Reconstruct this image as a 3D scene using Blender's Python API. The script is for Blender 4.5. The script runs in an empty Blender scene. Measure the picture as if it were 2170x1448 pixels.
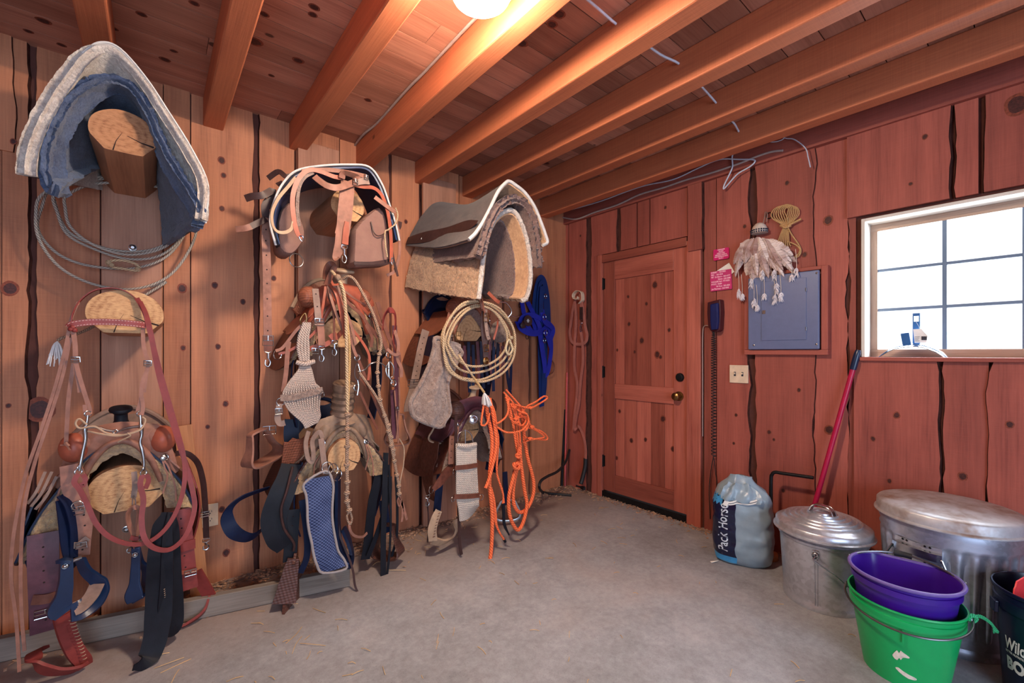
import bpy, math, random
from mathutils import Vector as V, Matrix, noise as mnoise
from bpy_extras.object_utils import world_to_camera_view
random.seed(7)
SC = bpy.context.scene
COL = SC.collection
PI = math.pi
# ------------------------------------------------------------------ camera
FPX, CX, CY = 920.0, 1085.0, 748.0          # focal length and horizon, in pixels of the 2170 x 1448 frame
PHI = math.radians(50.48)
CAM = V((0, 0, 1.2))
CP, SP = math.cos(PHI), math.sin(PHI)
XR, YL, ZC = 2.909, 2.746, 2.515            # right wall plane, left wall plane, ceiling height
cam_d = bpy.data.cameras.new('camera'); cam = bpy.data.objects.new('camera', cam_d); COL.objects.link(cam)
cam_d.sensor_width = 36; cam_d.lens = FPX/2170*36; cam_d.clip_start = .05
cam_d.shift_y = (CY-724)/2170
cam.location = CAM
cam.rotation_euler = (PI/2, 0, PHI-PI/2)
SC.camera = cam
# ------------------------------------------------------------------ light
SC.view_settings.view_transform = 'Standard'
SC.view_settings.look = 'None'
SC.view_settings.gamma = 1
SC.view_settings.use_curve_mapping = False
SC.view_settings.exposure = 0.85
world = bpy.data.worlds.new('daylight'); SC.world = world
world.use_nodes = True
_bg = world.node_tree.nodes['Background']
_bg.inputs[0].default_value = (.88, .94, 1.0, 1)
_bg.inputs[1].default_value = 1.15
def area(name, loc, aim, size, size_y, power, col):
    l = bpy.data.lights.new(name, 'AREA'); l.shape = 'RECTANGLE'; l.size = size; l.size_y = size_y
    l.energy = power; l.color = col
    o = bpy.data.objects.new(name, l); COL.objects.link(o); o.location = loc
    o.rotation_euler = (V(aim)-V(loc)).to_track_quat('-Z', 'Y').to_euler()
    return o
area('window_daylight', (XR+.55, .15, 1.75), (XR-2, .3, .9), 1.2, .9, 70, (.80, .90, 1))
area('doorway_daylight', (-.2, -2.55, 1.15), (1.2, 1.5, .7), 2.6, 2.0, 56, (.50, .70, 1))

# ------------------------------------------------------------------ photo measurements -> places in the room
def ray(px, py):
    u = (px-CX)/FPX
    return V((CP+u*SP, SP-u*CP, (CY-py)/FPX))
def W(px, py, d=0.0):                        # point at distance d off the left wall
    r = ray(px, py); return CAM + r*((YL-d)/r.y)
def E(px, py, d=0.0):                        # point at distance d off the right wall
    r = ray(px, py); return CAM + r*((XR-d)/r.x)
def G(px, py, z=0.0):                        # point at height z
    r = ray(px, py); return CAM + r*((z-CAM.z)/r.z)
def WP(*pts): return [W(*p) for p in pts]
def EP(*pts): return [E(*p) for p in pts]

# ------------------------------------------------------------------ materials
def srgb(r, g, b):
    f = lambda c: (c/255/12.92 if c <= 10 else ((c/255+.055)/1.055)**2.4)
    return (f(r), f(g), f(b), 1)
class NT:
    def __init__(s, name):
        s.m = bpy.data.materials.new(name); s.m.use_nodes = True
        s.t = s.m.node_tree; s.b = s.t.nodes['Principled BSDF']
    def n(s, kind, **kw):
        nd = s.t.nodes.new('ShaderNode'+kind)
        for k, v in kw.items():
            if k.startswith('i_'):
                key = k[2:]
                key = int(key) if key.isdigit() else key.replace('_', ' ')
                nd.inputs[key].default_value = v
            else: setattr(nd, k, v)
        return nd
    def l(s, a, b): s.t.links.new(a, b)
    def coord(s, kind='Object', scale=(1, 1, 1), rot=(0, 0, 0)):
        tc = s.n('TexCoord'); mp = s.n('Mapping'); mp.inputs['Scale'].default_value = scale; mp.inputs['Rotation'].default_value = rot
        s.l(tc.outputs[kind], mp.inputs[0]); return mp.outputs[0]
    def noise(s, vec, scale, detail=3, rough=.55, dist=0):
        n = s.n('TexNoise'); n.inputs['Scale'].default_value = scale; n.inputs['Detail'].default_value = detail
        n.inputs['Roughness'].default_value = rough; n.inputs['Distortion'].default_value = dist
        if vec is not None: s.l(vec, n.inputs['Vector'])
        return n.outputs[0]
    def ramp(s, fac, stops):
        r = s.n('ValToRGB'); e = r.color_ramp.elements
        while len(e) < len(stops): e.new(.5)
        for i, (p, c) in enumerate(stops): e[i].position = p; e[i].color = c if len(c) == 4 else (*c, 1)
        s.l(fac, r.inputs[0]); return r.outputs[0]
    def mix(s, fac, a, b, blend='MIX'):
        m = s.n('Mix', data_type='RGBA', blend_type=blend)
        for sock, v in ((m.inputs[0], fac), (m.inputs[6], a), (m.inputs[7], b)):
            if hasattr(v, 'is_linked') or hasattr(v, 'links'): s.l(v, sock)
            elif isinstance(v, (int, float)): sock.default_value = v
            else: sock.default_value = v
        return m.outputs[2]
    def math(s, op, a, b=0.0, c=0.0):
        m = s.n('Math', operation=op)
        for i, v in enumerate((a, b, c)):
            if hasattr(v, 'links'): s.l(v, m.inputs[i])
            else: m.inputs[i].default_value = v
        return m.outputs[0]
    def sep(s, vec):
        x = s.n('SeparateXYZ'); s.l(vec, x.inputs[0]); return x.outputs
    def comb(s, x, y, z=0.0):
        c = s.n('CombineXYZ')
        for i, v in enumerate((x, y, z)):
            if hasattr(v, 'links'): s.l(v, c.inputs[i])
            else: c.inputs[i].default_value = v
        return c.outputs[0]
    def bump(s, h, strength=.4, dist=.004):
        b = s.n('Bump'); b.inputs['Strength'].default_value = strength; b.inputs['Distance'].default_value = dist
        s.l(h, b.inputs['Height']); s.l(b.outputs[0], s.b.inputs['Normal']); return b
    def out(s, col=None, rough=None, metal=None, spec=None):
        for k, v in (('Base Color', col), ('Roughness', rough), ('Metallic', metal), ('Specular IOR Level', spec)):
            if v is None: continue
            if hasattr(v, 'links'): s.l(v, s.b.inputs[k])
            else: s.b.inputs[k].default_value = v
        return s.m

def scl(c, k): return (min(1, c[0]*k), min(1, c[1]*k), min(1, c[2]*k), 1)
def wood(name, base, dark, knot=1.0, grain=1.0, rough=.62, tone=.45, saw=0.0, stain=0.0):
    """Boards: UV.x runs across a board and UV.y along its grain, in metres, every board with its own offset."""
    t = NT(name); uv = t.coord('UV')
    x, y, _ = t.sep(uv)
    vor = t.n('TexVoronoi'); vor.inputs['Scale'].default_value = 1
    t.l(t.comb(t.math('MULTIPLY', x, 6.0), t.math('MULTIPLY', y, 4.0)), vor.inputs['Vector'])
    vor.inputs['Randomness'].default_value = 1.0
    kd = t.math('ADD', vor.outputs['Distance'], t.math('MULTIPLY', t.math('SUBTRACT', t.noise(uv, 60, 2), .5), .03))
    wob = t.noise(t.comb(t.math('MULTIPLY', x, 5), t.math('MULTIPLY', y, .55)), 1.0, 2)
    near = t.math('MULTIPLY', t.math('SMOOTH_MIN', t.math('SUBTRACT', kd, .28), 0.0, .1), -.35)   # rings bend round a knot
    rx = t.math('ADD', t.math('ADD', t.math('MULTIPLY', x, 7.0*grain), t.math('MULTIPLY', wob, 1.5)), near)
    ring = t.math('PINGPONG', t.math('MULTIPLY', rx, 2.5), 1.0)
    fib = t.noise(t.comb(t.math('MULTIPLY', x, 130), t.math('MULTIPLY', y, 5)), 1.0, 4)
    big = t.noise(t.comb(t.math('MULTIPLY', x, 4), t.math('MULTIPLY', y, 1.4)), 1.0, 3)
    streak = t.noise(t.comb(t.math('MULTIPLY', x, 45), t.math('MULTIPLY', y, .8)), 1.0, 3, .6)
    f = t.math('ADD', t.math('MULTIPLY', ring, .12), t.math('ADD', t.math('MULTIPLY', fib, .42), t.math('ADD', t.math('MULTIPLY', big, .42), t.math('MULTIPLY', streak, .26))))
    c = t.ramp(f, [(.34, dark), (.55, tuple(a*.55+b*.45 for a, b in zip(base, dark))), (.82, base)])
    at = t.n('Attribute', attribute_name='tone'); tv = at.outputs['Fac']
    c = t.mix(1.0, c, t.ramp(tv, [(0, (1-tone, 1-tone*1.1, 1-tone*1.16)), (.5, (1-.3*tone, 1-.36*tone, 1-.4*tone)), (1, (1, 1, 1))]), 'MULTIPLY')
    if knot > 0:
        sel = t.math('GREATER_THAN', t.sep(vor.outputs['Color'])[0], 1-.34*knot)
        sz = t.math('MULTIPLY_ADD', t.sep(vor.outputs['Color'])[1], .06, .03)
        kk = t.math('MULTIPLY', sel, t.math('SUBTRACT', 1.0, t.math('MINIMUM', t.math('MULTIPLY', t.math('MAXIMUM', t.math('SUBTRACT', kd, sz), 0.0), 34.0), 1.0)))
        c = t.mix(t.math('MULTIPLY', kk, .88), c, scl(dark, .22))
    if saw > 0:
        sw = t.noise(t.comb(t.math('MULTIPLY', x, 6), t.math('MULTIPLY', y, 260)), 1.0, 2)
        c = t.mix(t.math('MULTIPLY', sw, saw), c, scl(base, 1.35))
    if stain > 0:
        st = t.noise(t.coord('Object', (2.2, 2.2, 1.3)), 2.0, 4, .65)
        c = t.mix(t.math('MULTIPLY', t.math('SUBTRACT', st, .38), stain*2.2), c, scl(dark, .5))
    h = t.math('ADD', t.math('MULTIPLY', fib, .6), t.math('MULTIPLY', ring, .25))
    t.bump(h, .35, .003)
    return t.out(c, rough, 0, .35)
def bark(name, c0, c1):
    t = NT(name); o = t.coord('Object', (1, 1, .35)); n = t.noise(o, 55, 6, .7)
    t.bump(n, 1, .012); return t.out(t.ramp(n, [(.3, c1), (.7, c0)]), .9, 0, .2)
def leather(name, col, rough=.5, var=.45, tool=None, stitch=None, scale=38):
    t = NT(name); o = t.coord('Object'); n = t.noise(o, scale, 5, .6); n2 = t.noise(o, 9, 4, .6)
    f = t.math('ADD', t.math('MULTIPLY', n, .45), t.math('MULTIPLY', n2, .6))
    c = t.ramp(f, [(.3, scl(col, 1-var)), (.55, col), (.8, scl(col, 1+var*.9))])
    h = t.math('MULTIPLY', n, .4)
    uv = t.coord('UV'); x, y, _ = t.sep(uv)
    if tool == 'basket':
        k = 95.0
        ch = t.n('TexChecker'); ch.inputs['Scale'].default_value = 1
        ov = t.sep(o)
        a = t.math('ADD', t.math('ADD', ov[0], ov[1]), ov[2]); b_ = t.math('SUBTRACT', ov[2], t.math('ADD', ov[0], t.math('MULTIPLY', ov[1], .6)))
        s1 = t.math('SINE', t.math('MULTIPLY', a, 260.0)); s2 = t.math('SINE', t.math('MULTIPLY', b_, 260.0))
        w = t.math('MULTIPLY', s1, s2)
        h = t.math('ADD', h, t.math('MULTIPLY', w, .7))
        c = t.mix(t.math('MULTIPLY_ADD', w, -.28, .28), c, scl(col, .35))
    if tool == 'flower':
        vo = t.n('TexVoronoi', feature='SMOOTH_F1'); vo.inputs['Scale'].default_value = 55; t.l(o, vo.inputs['Vector'])
        h = t.math('ADD', h, t.math('MULTIPLY', vo.outputs['Distance'], 1.3))
        c = t.mix(t.math('MULTIPLY', vo.outputs['Distance'], .9), scl(col, .45), c)
    if stitch:
        d = t.math('ABSOLUTE', t.math('SUBTRACT', t.math('ABSOLUTE', t.math('SUBTRACT', y, .5)), .33))
        on = t.math('MULTIPLY', t.math('LESS_THAN', d, .035), t.math('GREATER_THAN', t.math('SINE', t.math('MULTIPLY', x, 700.0)), -.3))
        c = t.mix(t.math('MULTIPLY', on, .8), c, stitch)
    t.bump(h, .5, .0025)
    return t.out(c, rough, 0, .24)
def rope_mat(name, c0, c1, freq=70.0, rough=.8, braid=False):
    """UV.x is length in metres, UV.y goes once round the rope."""
    t = NT(name); x, y, _ = t.sep(t.coord('UV'))
    ph = t.math('ADD', t.math('MULTIPLY', x, freq), t.math('MULTIPLY', y, 3.0))
    s = t.math('ABSOLUTE', t.math('SINE', t.math('MULTIPLY', ph, PI)))
    if braid:
        ph2 = t.math('SUBTRACT', t.math('MULTIPLY', x, freq), t.math('MULTIPLY', y, 3.0))
        s = t.math('MULTIPLY', s, t.math('ABSOLUTE', t.math('SINE', t.math('MULTIPLY', ph2, PI))))
    n = t.noise(t.coord('Object'), 120, 3)
    f = t.math('ADD', t.math('MULTIPLY', s, .7), t.math('MULTIPLY', n, .3))
    t.bump(f, .8, .004)
    return t.out(t.ramp(f, [(.12, c1), (.6, c0)]), rough, 0, .3)
def fleece(name, c0, c1, scale=90, tint=None):
    t = NT(name); o = t.coord('Object'); n = t.noise(o, scale, 5, .7, .6); n2 = t.noise(o, 14, 4)
    f = t.math('ADD', t.math('MULTIPLY', n, .7), t.math('MULTIPLY', n2, .4))
    c = t.ramp(f, [(.36, c1), (.66, c0)])
    if tint: c = t.mix(t.ramp(n2, [(.45, (0, 0, 0)), (.7, (1, 1, 1))]), c, tint)
    t.bump(n, 1.0, .014)
    m = t.out(c, .95, 0, .1); t.b.inputs['Sheen Weight'].default_value = .35; t.b.inputs['Sheen Roughness'].default_value = .5
    return m
def felt(name, c0, c1, scale=160):
    t = NT(name); o = t.coord('Object'); n = t.noise(o, scale, 6, .75); n2 = t.noise(o, 11, 4, .65)
    f = t.math('ADD', t.math('MULTIPLY', n, .65), t.math('MULTIPLY', n2, .45))
    t.bump(n, .7, .005)
    m = t.out(t.ramp(f, [(.38, c1), (.7, c0)]), .97, 0, .08); t.b.inputs['Sheen Weight'].default_value = .25
    return m
def metal(name, col, rough=.35, var=.2, scale=40, metallic=1.0, rust=None):
    t = NT(name); o = t.coord('Object'); n = t.noise(o, scale, 4); n2 = t.noise(o, 6, 4, .65)
    c = t.ramp(n, [(.3, scl(col, 1-var)), (.7, col)])
    if rust: c = t.mix(t.ramp(n2, [(.5, (0, 0, 0)), (.72, (1, 1, 1))]), c, rust)
    return t.out(c, t.math('MULTIPLY_ADD', n2, .25, rough-.1), metallic)
def galv(name, col, rough=.34):
    t = NT(name); o = t.coord('Object'); vo = t.n('TexVoronoi'); vo.inputs['Scale'].default_value = 60; t.l(o, vo.inputs['Vector'])
    n2 = t.noise(o, 7, 5, .65); n3 = t.noise(t.coord('Object', (1, 1, .15)), 18, 4)
    sp = t.sep(vo.outputs['Color'])[0]
    f = t.math('ADD', t.math('MULTIPLY', sp, .22), t.math('MULTIPLY', n2, .6))
    c = t.ramp(f, [(.2, scl(col, .74)), (.45, col), (.75, scl(col, 1.12))])
    t.bump(n3, .06, .01)
    return t.out(c, t.math('MULTIPLY_ADD', n2, .2, rough-.12), .72)
def plain(name, col, rough=.5, spec=.5, metallic=0, var=.12, scale=25, bump=0):
    t = NT(name); n = t.noise(t.coord('Object'), scale, 4, .6)
    c = t.ramp(n, [(.3, scl(col, 1-var)), (.7, scl(col, 1+var))])
    if bump: t.bump(n, bump, .003)
    return t.out(c, rough, metallic, spec)
def weave(name, c0, c1, k=260.0, rough=.85):
    t = NT(name); x, y, z = t.sep(t.coord('Object'))
    a = t.math('SINE', t.math('MULTIPLY', z, k)); b_ = t.math('SINE', t.math('MULTIPLY', t.math('ADD', x, t.math('MULTIPLY', y, .7)), k))
    w = t.math('MULTIPLY_ADD', t.math('MULTIPLY', a, b_), .5, .5); n = t.noise(t.coord('Object'), 12, 4)
    f = t.math('ADD', t.math('MULTIPLY', w, .6), t.math('MULTIPLY', n, .45))
    t.bump(w, .5, .003)
    return t.out(t.ramp(f, [(.3, c1), (.75, c0)]), rough, 0, .3)

# ------------------------------------------------------------------ mesh builder
def cat(pts, res, closed=False):
    n = len(pts); P = [V(p) for p in pts]
    if n < 3 and not closed:
        k = max(1, res); return [P[0].lerp(P[-1], i/k) for i in range(k+1)]
    out = []
    segs = n if closed else n-1
    for i in range(segs):
        if closed: p0, p1, p2, p3 = P[(i-1) % n], P[i], P[(i+1) % n], P[(i+2) % n]
        else:
            p1, p2 = P[i], P[i+1]
            p0 = P[i-1] if i > 0 else p1*2-p2
            p3 = P[i+2] if i+2 < n else p2*2-p1
        for k in range(res):
            t = k/res; t2 = t*t; t3 = t2*t
            out.append(.5*((2*p1)+(p2-p0)*t+(2*p0-5*p1+4*p2-p3)*t2+(3*p1-p0-3*p2+p3)*t3))
    if not closed: out.append(P[-1])
    return out
def catf(vals, res):
    out = []
    for a, b in zip(vals, vals[1:]):
        for k in range(res): out.append(a+(b-a)*(.5-.5*math.cos(PI*k/res)))
    out.append(vals[-1]); return out
ROOT = {}
class MB:
    def __init__(s): s.v = []; s.f = []; s.uv = []; s.mi = []; s.tone = []; s.m = 0; s.tn = .5
    def face(s, idx, uv=None):
        s.f.append(idx); s.uv.append(uv); s.mi.append(s.m); s.tone.append(s.tn)
    def add(s, vs): b = len(s.v); s.v += [V(p) for p in vs]; return b
    def hexa(s, c, grain=2):
        """8 corners, order x0y0z0 x1y0z0 x1y1z0 x0y1z0 then z1; UVs run along the grain axis."""
        b = s.add(c); off = V((random.uniform(0, 40), random.uniform(0, 40)))
        ax = (V(c[1])-V(c[0])).normalized() if grain == 0 else (V(c[3])-V(c[0])).normalized() if grain == 1 else (V(c[4])-V(c[0])).normalized()
        for q in ((0, 3, 2, 1), (4, 5, 6, 7), (0, 1, 5, 4), (1, 2, 6, 5), (2, 3, 7, 6), (3, 0, 4, 7)):
            p = [V(c[i]) for i in q]; nn = (p[1]-p[0]).cross(p[2]-p[0])
            if nn.length < 1e-12: nn = V((0, 0, 1))
            nn.normalize()
            pr = nn.cross(ax); a2 = ax
            if pr.length < .3: pr = nn.orthogonal().normalized(); a2 = nn.cross(pr)
            s.face(tuple(b+i for i in q), [(pp.dot(pr)+off.x, pp.dot(a2)+off.y) for pp in p])
    def box(s, a, b_, grain=2):
        x0, x1 = sorted((a[0], b_[0])); y0, y1 = sorted((a[1], b_[1])); z0, z1 = sorted((a[2], b_[2]))
        s.hexa([(x0, y0, z0), (x1, y0, z0), (x1, y1, z0), (x0, y1, z0), (x0, y0, z1), (x1, y0, z1), (x1, y1, z1), (x0, y1, z1)], grain)
    def bar(s, p, q, w, h, up=(0, 0, 1)):
        p, q = V(p), V(q); d = (q-p).normalized(); r = d.cross(V(up))
        if r.length < 1e-4: r = d.orthogonal()
        r.normalize(); u = r.cross(d)
        c = []
        for e in (p, q):
            for a, b_ in ((-1, -1), (1, -1), (1, 1), (-1, 1)): c.append(e+r*a*w/2+u*b_*h/2)
        s.hexa(c, 2)
    def tube(s, pts, r, seg=8, res=5, closed=False, cap=True, flat=1.0):
        P = cat(pts, res, closed); n = len(P)
        if isinstance(r, (list, tuple)): R = catf(list(r), res); R = R[:n]+[R[-1]]*(n-len(R))
        else: R = [r]*n
        T = []
        for i in range(n):
            a, b_ = (P[(i-1) % n], P[(i+1) % n]) if closed else (P[max(0, i-1)], P[min(n-1, i+1)])
            d = b_-a; T.append(d.normalized() if d.length > 1e-9 else V((0, 0, 1)))
        nrm = T[0].orthogonal().normalized(); base = len(s.v); L = 0; Ls = []
        for i in range(n):
            if i: L += (P[i]-P[i-1]).length
            Ls.append(L)
            nrm = nrm-T[i]*nrm.dot(T[i]); nrm = nrm.normalized() if nrm.length > 1e-6 else T[i].orthogonal().normalized()
            bi = T[i].cross(nrm)
            for k in range(seg):
                an = 2*PI*k/seg; s.v.append(P[i]+nrm*math.cos(an)*R[i]+bi*math.sin(an)*R[i]*flat)
        for i in range(n if closed else n-1):
            j = (i+1) % n; l0 = Ls[i]; l1 = Ls[j] if j else L+(P[0]-P[-1]).length
            for k in range(seg):
                k2 = (k+1) % seg
                s.face((base+i*seg+k, base+i*seg+k2, base+j*seg+k2, base+j*seg+k), [(l0, k/seg), (l0, (k+1)/seg), (l1, (k+1)/seg), (l1, k/seg)])
        if cap and not closed:
            s.face(tuple(base+k for k in reversed(range(seg)))); s.face(tuple(base+(n-1)*seg+k for k in range(seg)))
    def strap(s, pts, w, th=.003, face=(0, -1, 0), res=5, closed=False, tip=False, side=None):
        """Flat band: broad side looks along `face` (one vector, or one per point); w may vary per point."""
        P = cat(pts, res, closed); n = len(P)
        Wd = (catf(list(w), res)+[w[-1]])[:n] if isinstance(w, (list, tuple)) else [w]*n
        if side is not None: fl = None
        elif isinstance(face[0], (list, tuple, V)): fl = [V(q) for q in cat(face, res, closed)]
        else: fl = [V(face)]*n
        base = len(s.v); L = 0; prev = None; Ls = []
        for i in range(n):
            a, b_ = (P[(i-1) % n], P[(i+1) % n]) if closed else (P[max(0, i-1)], P[min(n-1, i+1)])
            t = b_-a; t = t.normalized() if t.length > 1e-9 else V((0, 0, 1))
            if side is not None: sd = V(side); sd = sd-t*sd.dot(t)
            else: sd = t.cross(fl[i])
            if sd.length < .12: sd = prev if prev is not None else t.orthogonal()
            sd = sd.normalized()
            if prev is not None and sd.dot(prev) < 0: sd = -sd
            prev = sd; nn = sd.cross(t)
            if i: L += (P[i]-P[i-1]).length
            Ls.append(L)
            hw = Wd[i]/2
            if tip and i == n-1: hw *= .35
            for a_, b2 in ((-1, -1), (1, -1), (1, 1), (-1, 1)): s.v.append(P[i]+sd*a_*hw+nn*b2*th/2)
        vv = ((0, 1), (1, 1), (1, 0), (0, 0))
        for i in range(n if closed else n-1):
            j = (i+1) % n; l0 = Ls[i]; l1 = Ls[j] if j else L+.01
            for k in range(4):
                k2 = (k+1) % 4; a_, c_ = ((0, 1), (.02, .02), (1, 0), (.98, .98))[k]
                s.face((base+i*4+k, base+i*4+k2, base+j*4+k2, base+j*4+k), [(l0, a_), (l0, c_), (l1, c_), (l1, a_)])
        if not closed:
            s.face((base+3, base+2, base+1, base)); e = base+(n-1)*4; s.face((e, e+1, e+2, e+3))
    def loft(s, rings, cu=True, cv=False, cap0=False, cap1=False):
        """rings: list of equally long point lists. cu closes each ring, cv closes the run of rings."""
        n = len(rings); m = len(rings[0]); b = len(s.v)
        for r in rings: s.v += [V(p) for p in r]
        for i in range(n if cv else n-1):
            j = (i+1) % n
            for k in range(m if cu else m-1):
                k2 = (k+1) % m
                s.face((b+i*m+k, b+i*m+k2, b+j*m+k2, b+j*m+k), [(i*.02, k/m), (i*.02, (k+1)/m), ((i+1)*.02, (k+1)/m), ((i+1)*.02, k/m)])
        if cap0: s.face(tuple(b+k for k in reversed(range(m))))
        if cap1: s.face(tuple(b+(n-1)*m+k for k in range(m)))
    def sheet(s, rows, th, out=None):
        """rows of points -> a closed slab of thickness th, growing along -normal (out picks the side)."""
        n, m = len(rows), len(rows[0]); R = [[V(p) for p in r] for r in rows]
        N = []
        for i in range(n):
            row = []
            for j in range(m):
                a = R[min(n-1, i+1)][j]-R[max(0, i-1)][j]; c = R[i][min(m-1, j+1)]-R[i][max(0, j-1)]
                q = a.cross(c); row.append(q.normalized() if q.length > 1e-12 else V((0, 0, 1)))
            N.append(row)
        if out is not None and N[n//2][m//2].dot(V(out)) < 0: N = [[-q for q in r] for r in N]
        b = len(s.v)
        for i in range(n):
            for j in range(m): s.v.append(R[i][j])
        for i in range(n):
            for j in range(m): s.v.append(R[i][j]-N[i][j]*th)
        o = n*m
        for i in range(n-1):
            for j in range(m-1):
                q = (b+i*m+j, b+i*m+j+1, b+(i+1)*m+j+1, b+(i+1)*m+j)
                uv = [(j/m, i/n), ((j+1)/m, i/n), ((j+1)/m, (i+1)/n), (j/m, (i+1)/n)]
                s.face(q, uv); s.face(tuple(x+o for x in reversed(q)), uv[::-1])
        edge = [(0, j) for j in range(m)]+[(i, m-1) for i in range(1, n)]+[(n-1, j) for j in range(m-2, -1, -1)]+[(i, 0) for i in range(n-2, 0, -1)]
        for (i, j), (k, l) in zip(edge, edge[1:]+edge[:1]):
            s.face((b+i*m+j, b+k*m+l, b+o+k*m+l, b+o+i*m+j))
    def prism(s, poly, depth, off=None):
        """poly: 3D outline; depth: vector."""
        P = [V(p) for p in poly]; D = V(depth); n = len(P); b = s.add(P+[p+D for p in P])
        s.face(tuple(range(b, b+n))); s.face(tuple(reversed(range(b+n, b+2*n))))
        for i in range(n):
            j = (i+1) % n; s.face((b+j, b+i, b+n+i, b+n+j))
    def lathe(s, prof, c, seg=32, axis=None, sx=1.0, sy=1.0, rot=0.0, fn=None, cap=True):
        """prof: list of (radius, height); axis: a Matrix 3x3 whose columns are x, y, z."""
        M = axis or Matrix.Identity(3); c = V(c); rings = []
        for r, h in prof:
            ring = []
            for k in range(seg):
                a = 2*PI*k/seg+rot; rr = fn(r, h, a) if fn else r
                ring.append(c+M@V((rr*math.cos(a)*sx, rr*math.sin(a)*sy, h)))
            rings.append(ring)
        s.loft(rings, True, False, cap, cap)
    def ball(s, c, r, seg=14, axis=None):
        rx, ry, rz = r if isinstance(r, (tuple, list)) else (r, r, r); M = axis or Matrix.Identity(3); rings = []
        n = seg//2+1
        for i in range(1, n):
            p = PI*i/n
            rings.append([V(c)+M@V((rx*math.sin(p)*math.cos(2*PI*k/seg), ry*math.sin(p)*math.sin(2*PI*k/seg), -rz*math.cos(p))) for k in range(seg)])
        s.loft(rings, True, False, True, True)
    def ring(s, c, n, R, r, seg=8, rs=20, flat=(1, 1), a0=0, a1=2*PI):
        n = V(n).normalized(); a = n.cross(V((0, 0, 1))); a = a.normalized() if a.length > .05 else V((1, 0, 0)); b_ = a.cross(n)
        full = a1-a0 > 2*PI-.01
        pts = [V(c)+a*math.cos(a0+(a1-a0)*k/rs)*R*flat[0]+b_*math.sin(a0+(a1-a0)*k/rs)*R*flat[1] for k in range(rs if full else rs+1)]
        s.tube(pts, r, seg, 1, closed=full)
    def build(s, name, mats, parent=None, smooth=True, bevel=0, sub=0, loc=None, angle=40):
        mats = mats if isinstance(mats, (list, tuple)) else [mats]
        if parent is not None: loc = ROOT[parent]
        elif loc is None:
            xs = [p.x for p in s.v]; ys = [p.y for p in s.v]; zs = [p.z for p in s.v]
            loc = V(((min(xs)+max(xs))/2, (min(ys)+max(ys))/2, min(zs)))
        loc = V(loc)
        me = bpy.data.meshes.new(name); me.from_pydata([p-loc for p in s.v], [], s.f)
        ul = me.uv_layers.new(name='UVMap'); uvs = ul.data
        ta = me.attributes.new('tone', 'FLOAT', 'FACE')
        ta.data.foreach_set('value', s.tone)
        me.polygons.foreach_set('material_index', s.mi)
        for p, uv in zip(me.polygons, s.uv):
            if uv:
                for li, q in zip(p.loop_indices, uv): uvs[li].uv = q
        for m in mats: me.materials.append(m)
        if smooth:
            me.polygons.foreach_set('use_smooth', [True]*len(me.polygons))
            try: me.set_sharp_from_angle(angle=math.radians(angle))
            except Exception: pass
        o = bpy.data.objects.new(name, me); COL.objects.link(o)
        if parent is not None: o.parent = parent
        else: o.location = loc
        ROOT[o] = loc
        if bevel:
            b = o.modifiers.new('bevel', 'BEVEL'); b.width = bevel; b.segments = 2; b.limit_method = 'ANGLE'
        if sub:
            q = o.modifiers.new('sub', 'SUBSURF'); q.levels = sub; q.render_levels = sub
        return o
def tag(o, label, cat_, group=None):
    o['label'] = label; o['category'] = cat_
    if group: o['group'] = group
    return o
def thing(name, label, cat_, loc, group=None):
    o = bpy.data.objects.new(name, None); COL.objects.link(o); o.location = loc; o.empty_display_size = .05
    ROOT[o] = V(loc); return tag(o, label, cat_, group)
def struct(o): o['kind'] = 'structure'; return o
def nz(p, s=1.0): return mnoise.noise(V(p)*s)
# ------------------------------------------------------------------ materials of the room
M = {}
M['wall_wood'] = wood('rough_red_boards', srgb(206, 136, 98), srgb(118, 64, 48), knot=.3, tone=.42, saw=.2)
M['wall_red'] = wood('rough_red_stained_boards', srgb(186, 100, 84), srgb(112, 52, 46), knot=.3, tone=.4, saw=.16, stain=.22)
M['ceil_wood'] = wood('knotty_ceiling_boards', srgb(212, 148, 122), srgb(142, 82, 64), knot=.9, tone=.5)
M['joist_wood'] = wood('sawn_joist', srgb(208, 122, 82), srgb(146, 74, 52), knot=.5, tone=.3, saw=.3)
M['door_wood'] = wood('varnished_pine_door', srgb(204, 116, 96), srgb(122, 54, 46), knot=.6, tone=.5, rough=.45)
M['pale_wood'] = wood('pale_pine', srgb(214, 150, 104), srgb(160, 100, 66), knot=.2, tone=.2)
M['grey_wood'] = wood('weathered_grey_board', srgb(150, 138, 128), srgb(88, 76, 68), knot=.2, tone=.2, rough=.85)
M['post_wood'] = wood('rough_post', srgb(190, 138, 112), srgb(120, 74, 56), knot=.3, tone=.3, saw=.1)
M['bark'] = bark('bark_edge', srgb(96, 52, 42), srgb(34, 16, 14))
M['gap'] = plain('dark_board_gap', srgb(84, 44, 36), .9)
M['sash'] = wood('window_sash_wood', srgb(196, 170, 150), srgb(150, 116, 96), knot=.1, tone=.2)
M['white_trim'] = wood('pale_window_lining', srgb(236, 228, 216), srgb(206, 190, 172), knot=.1, tone=.1)
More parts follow.
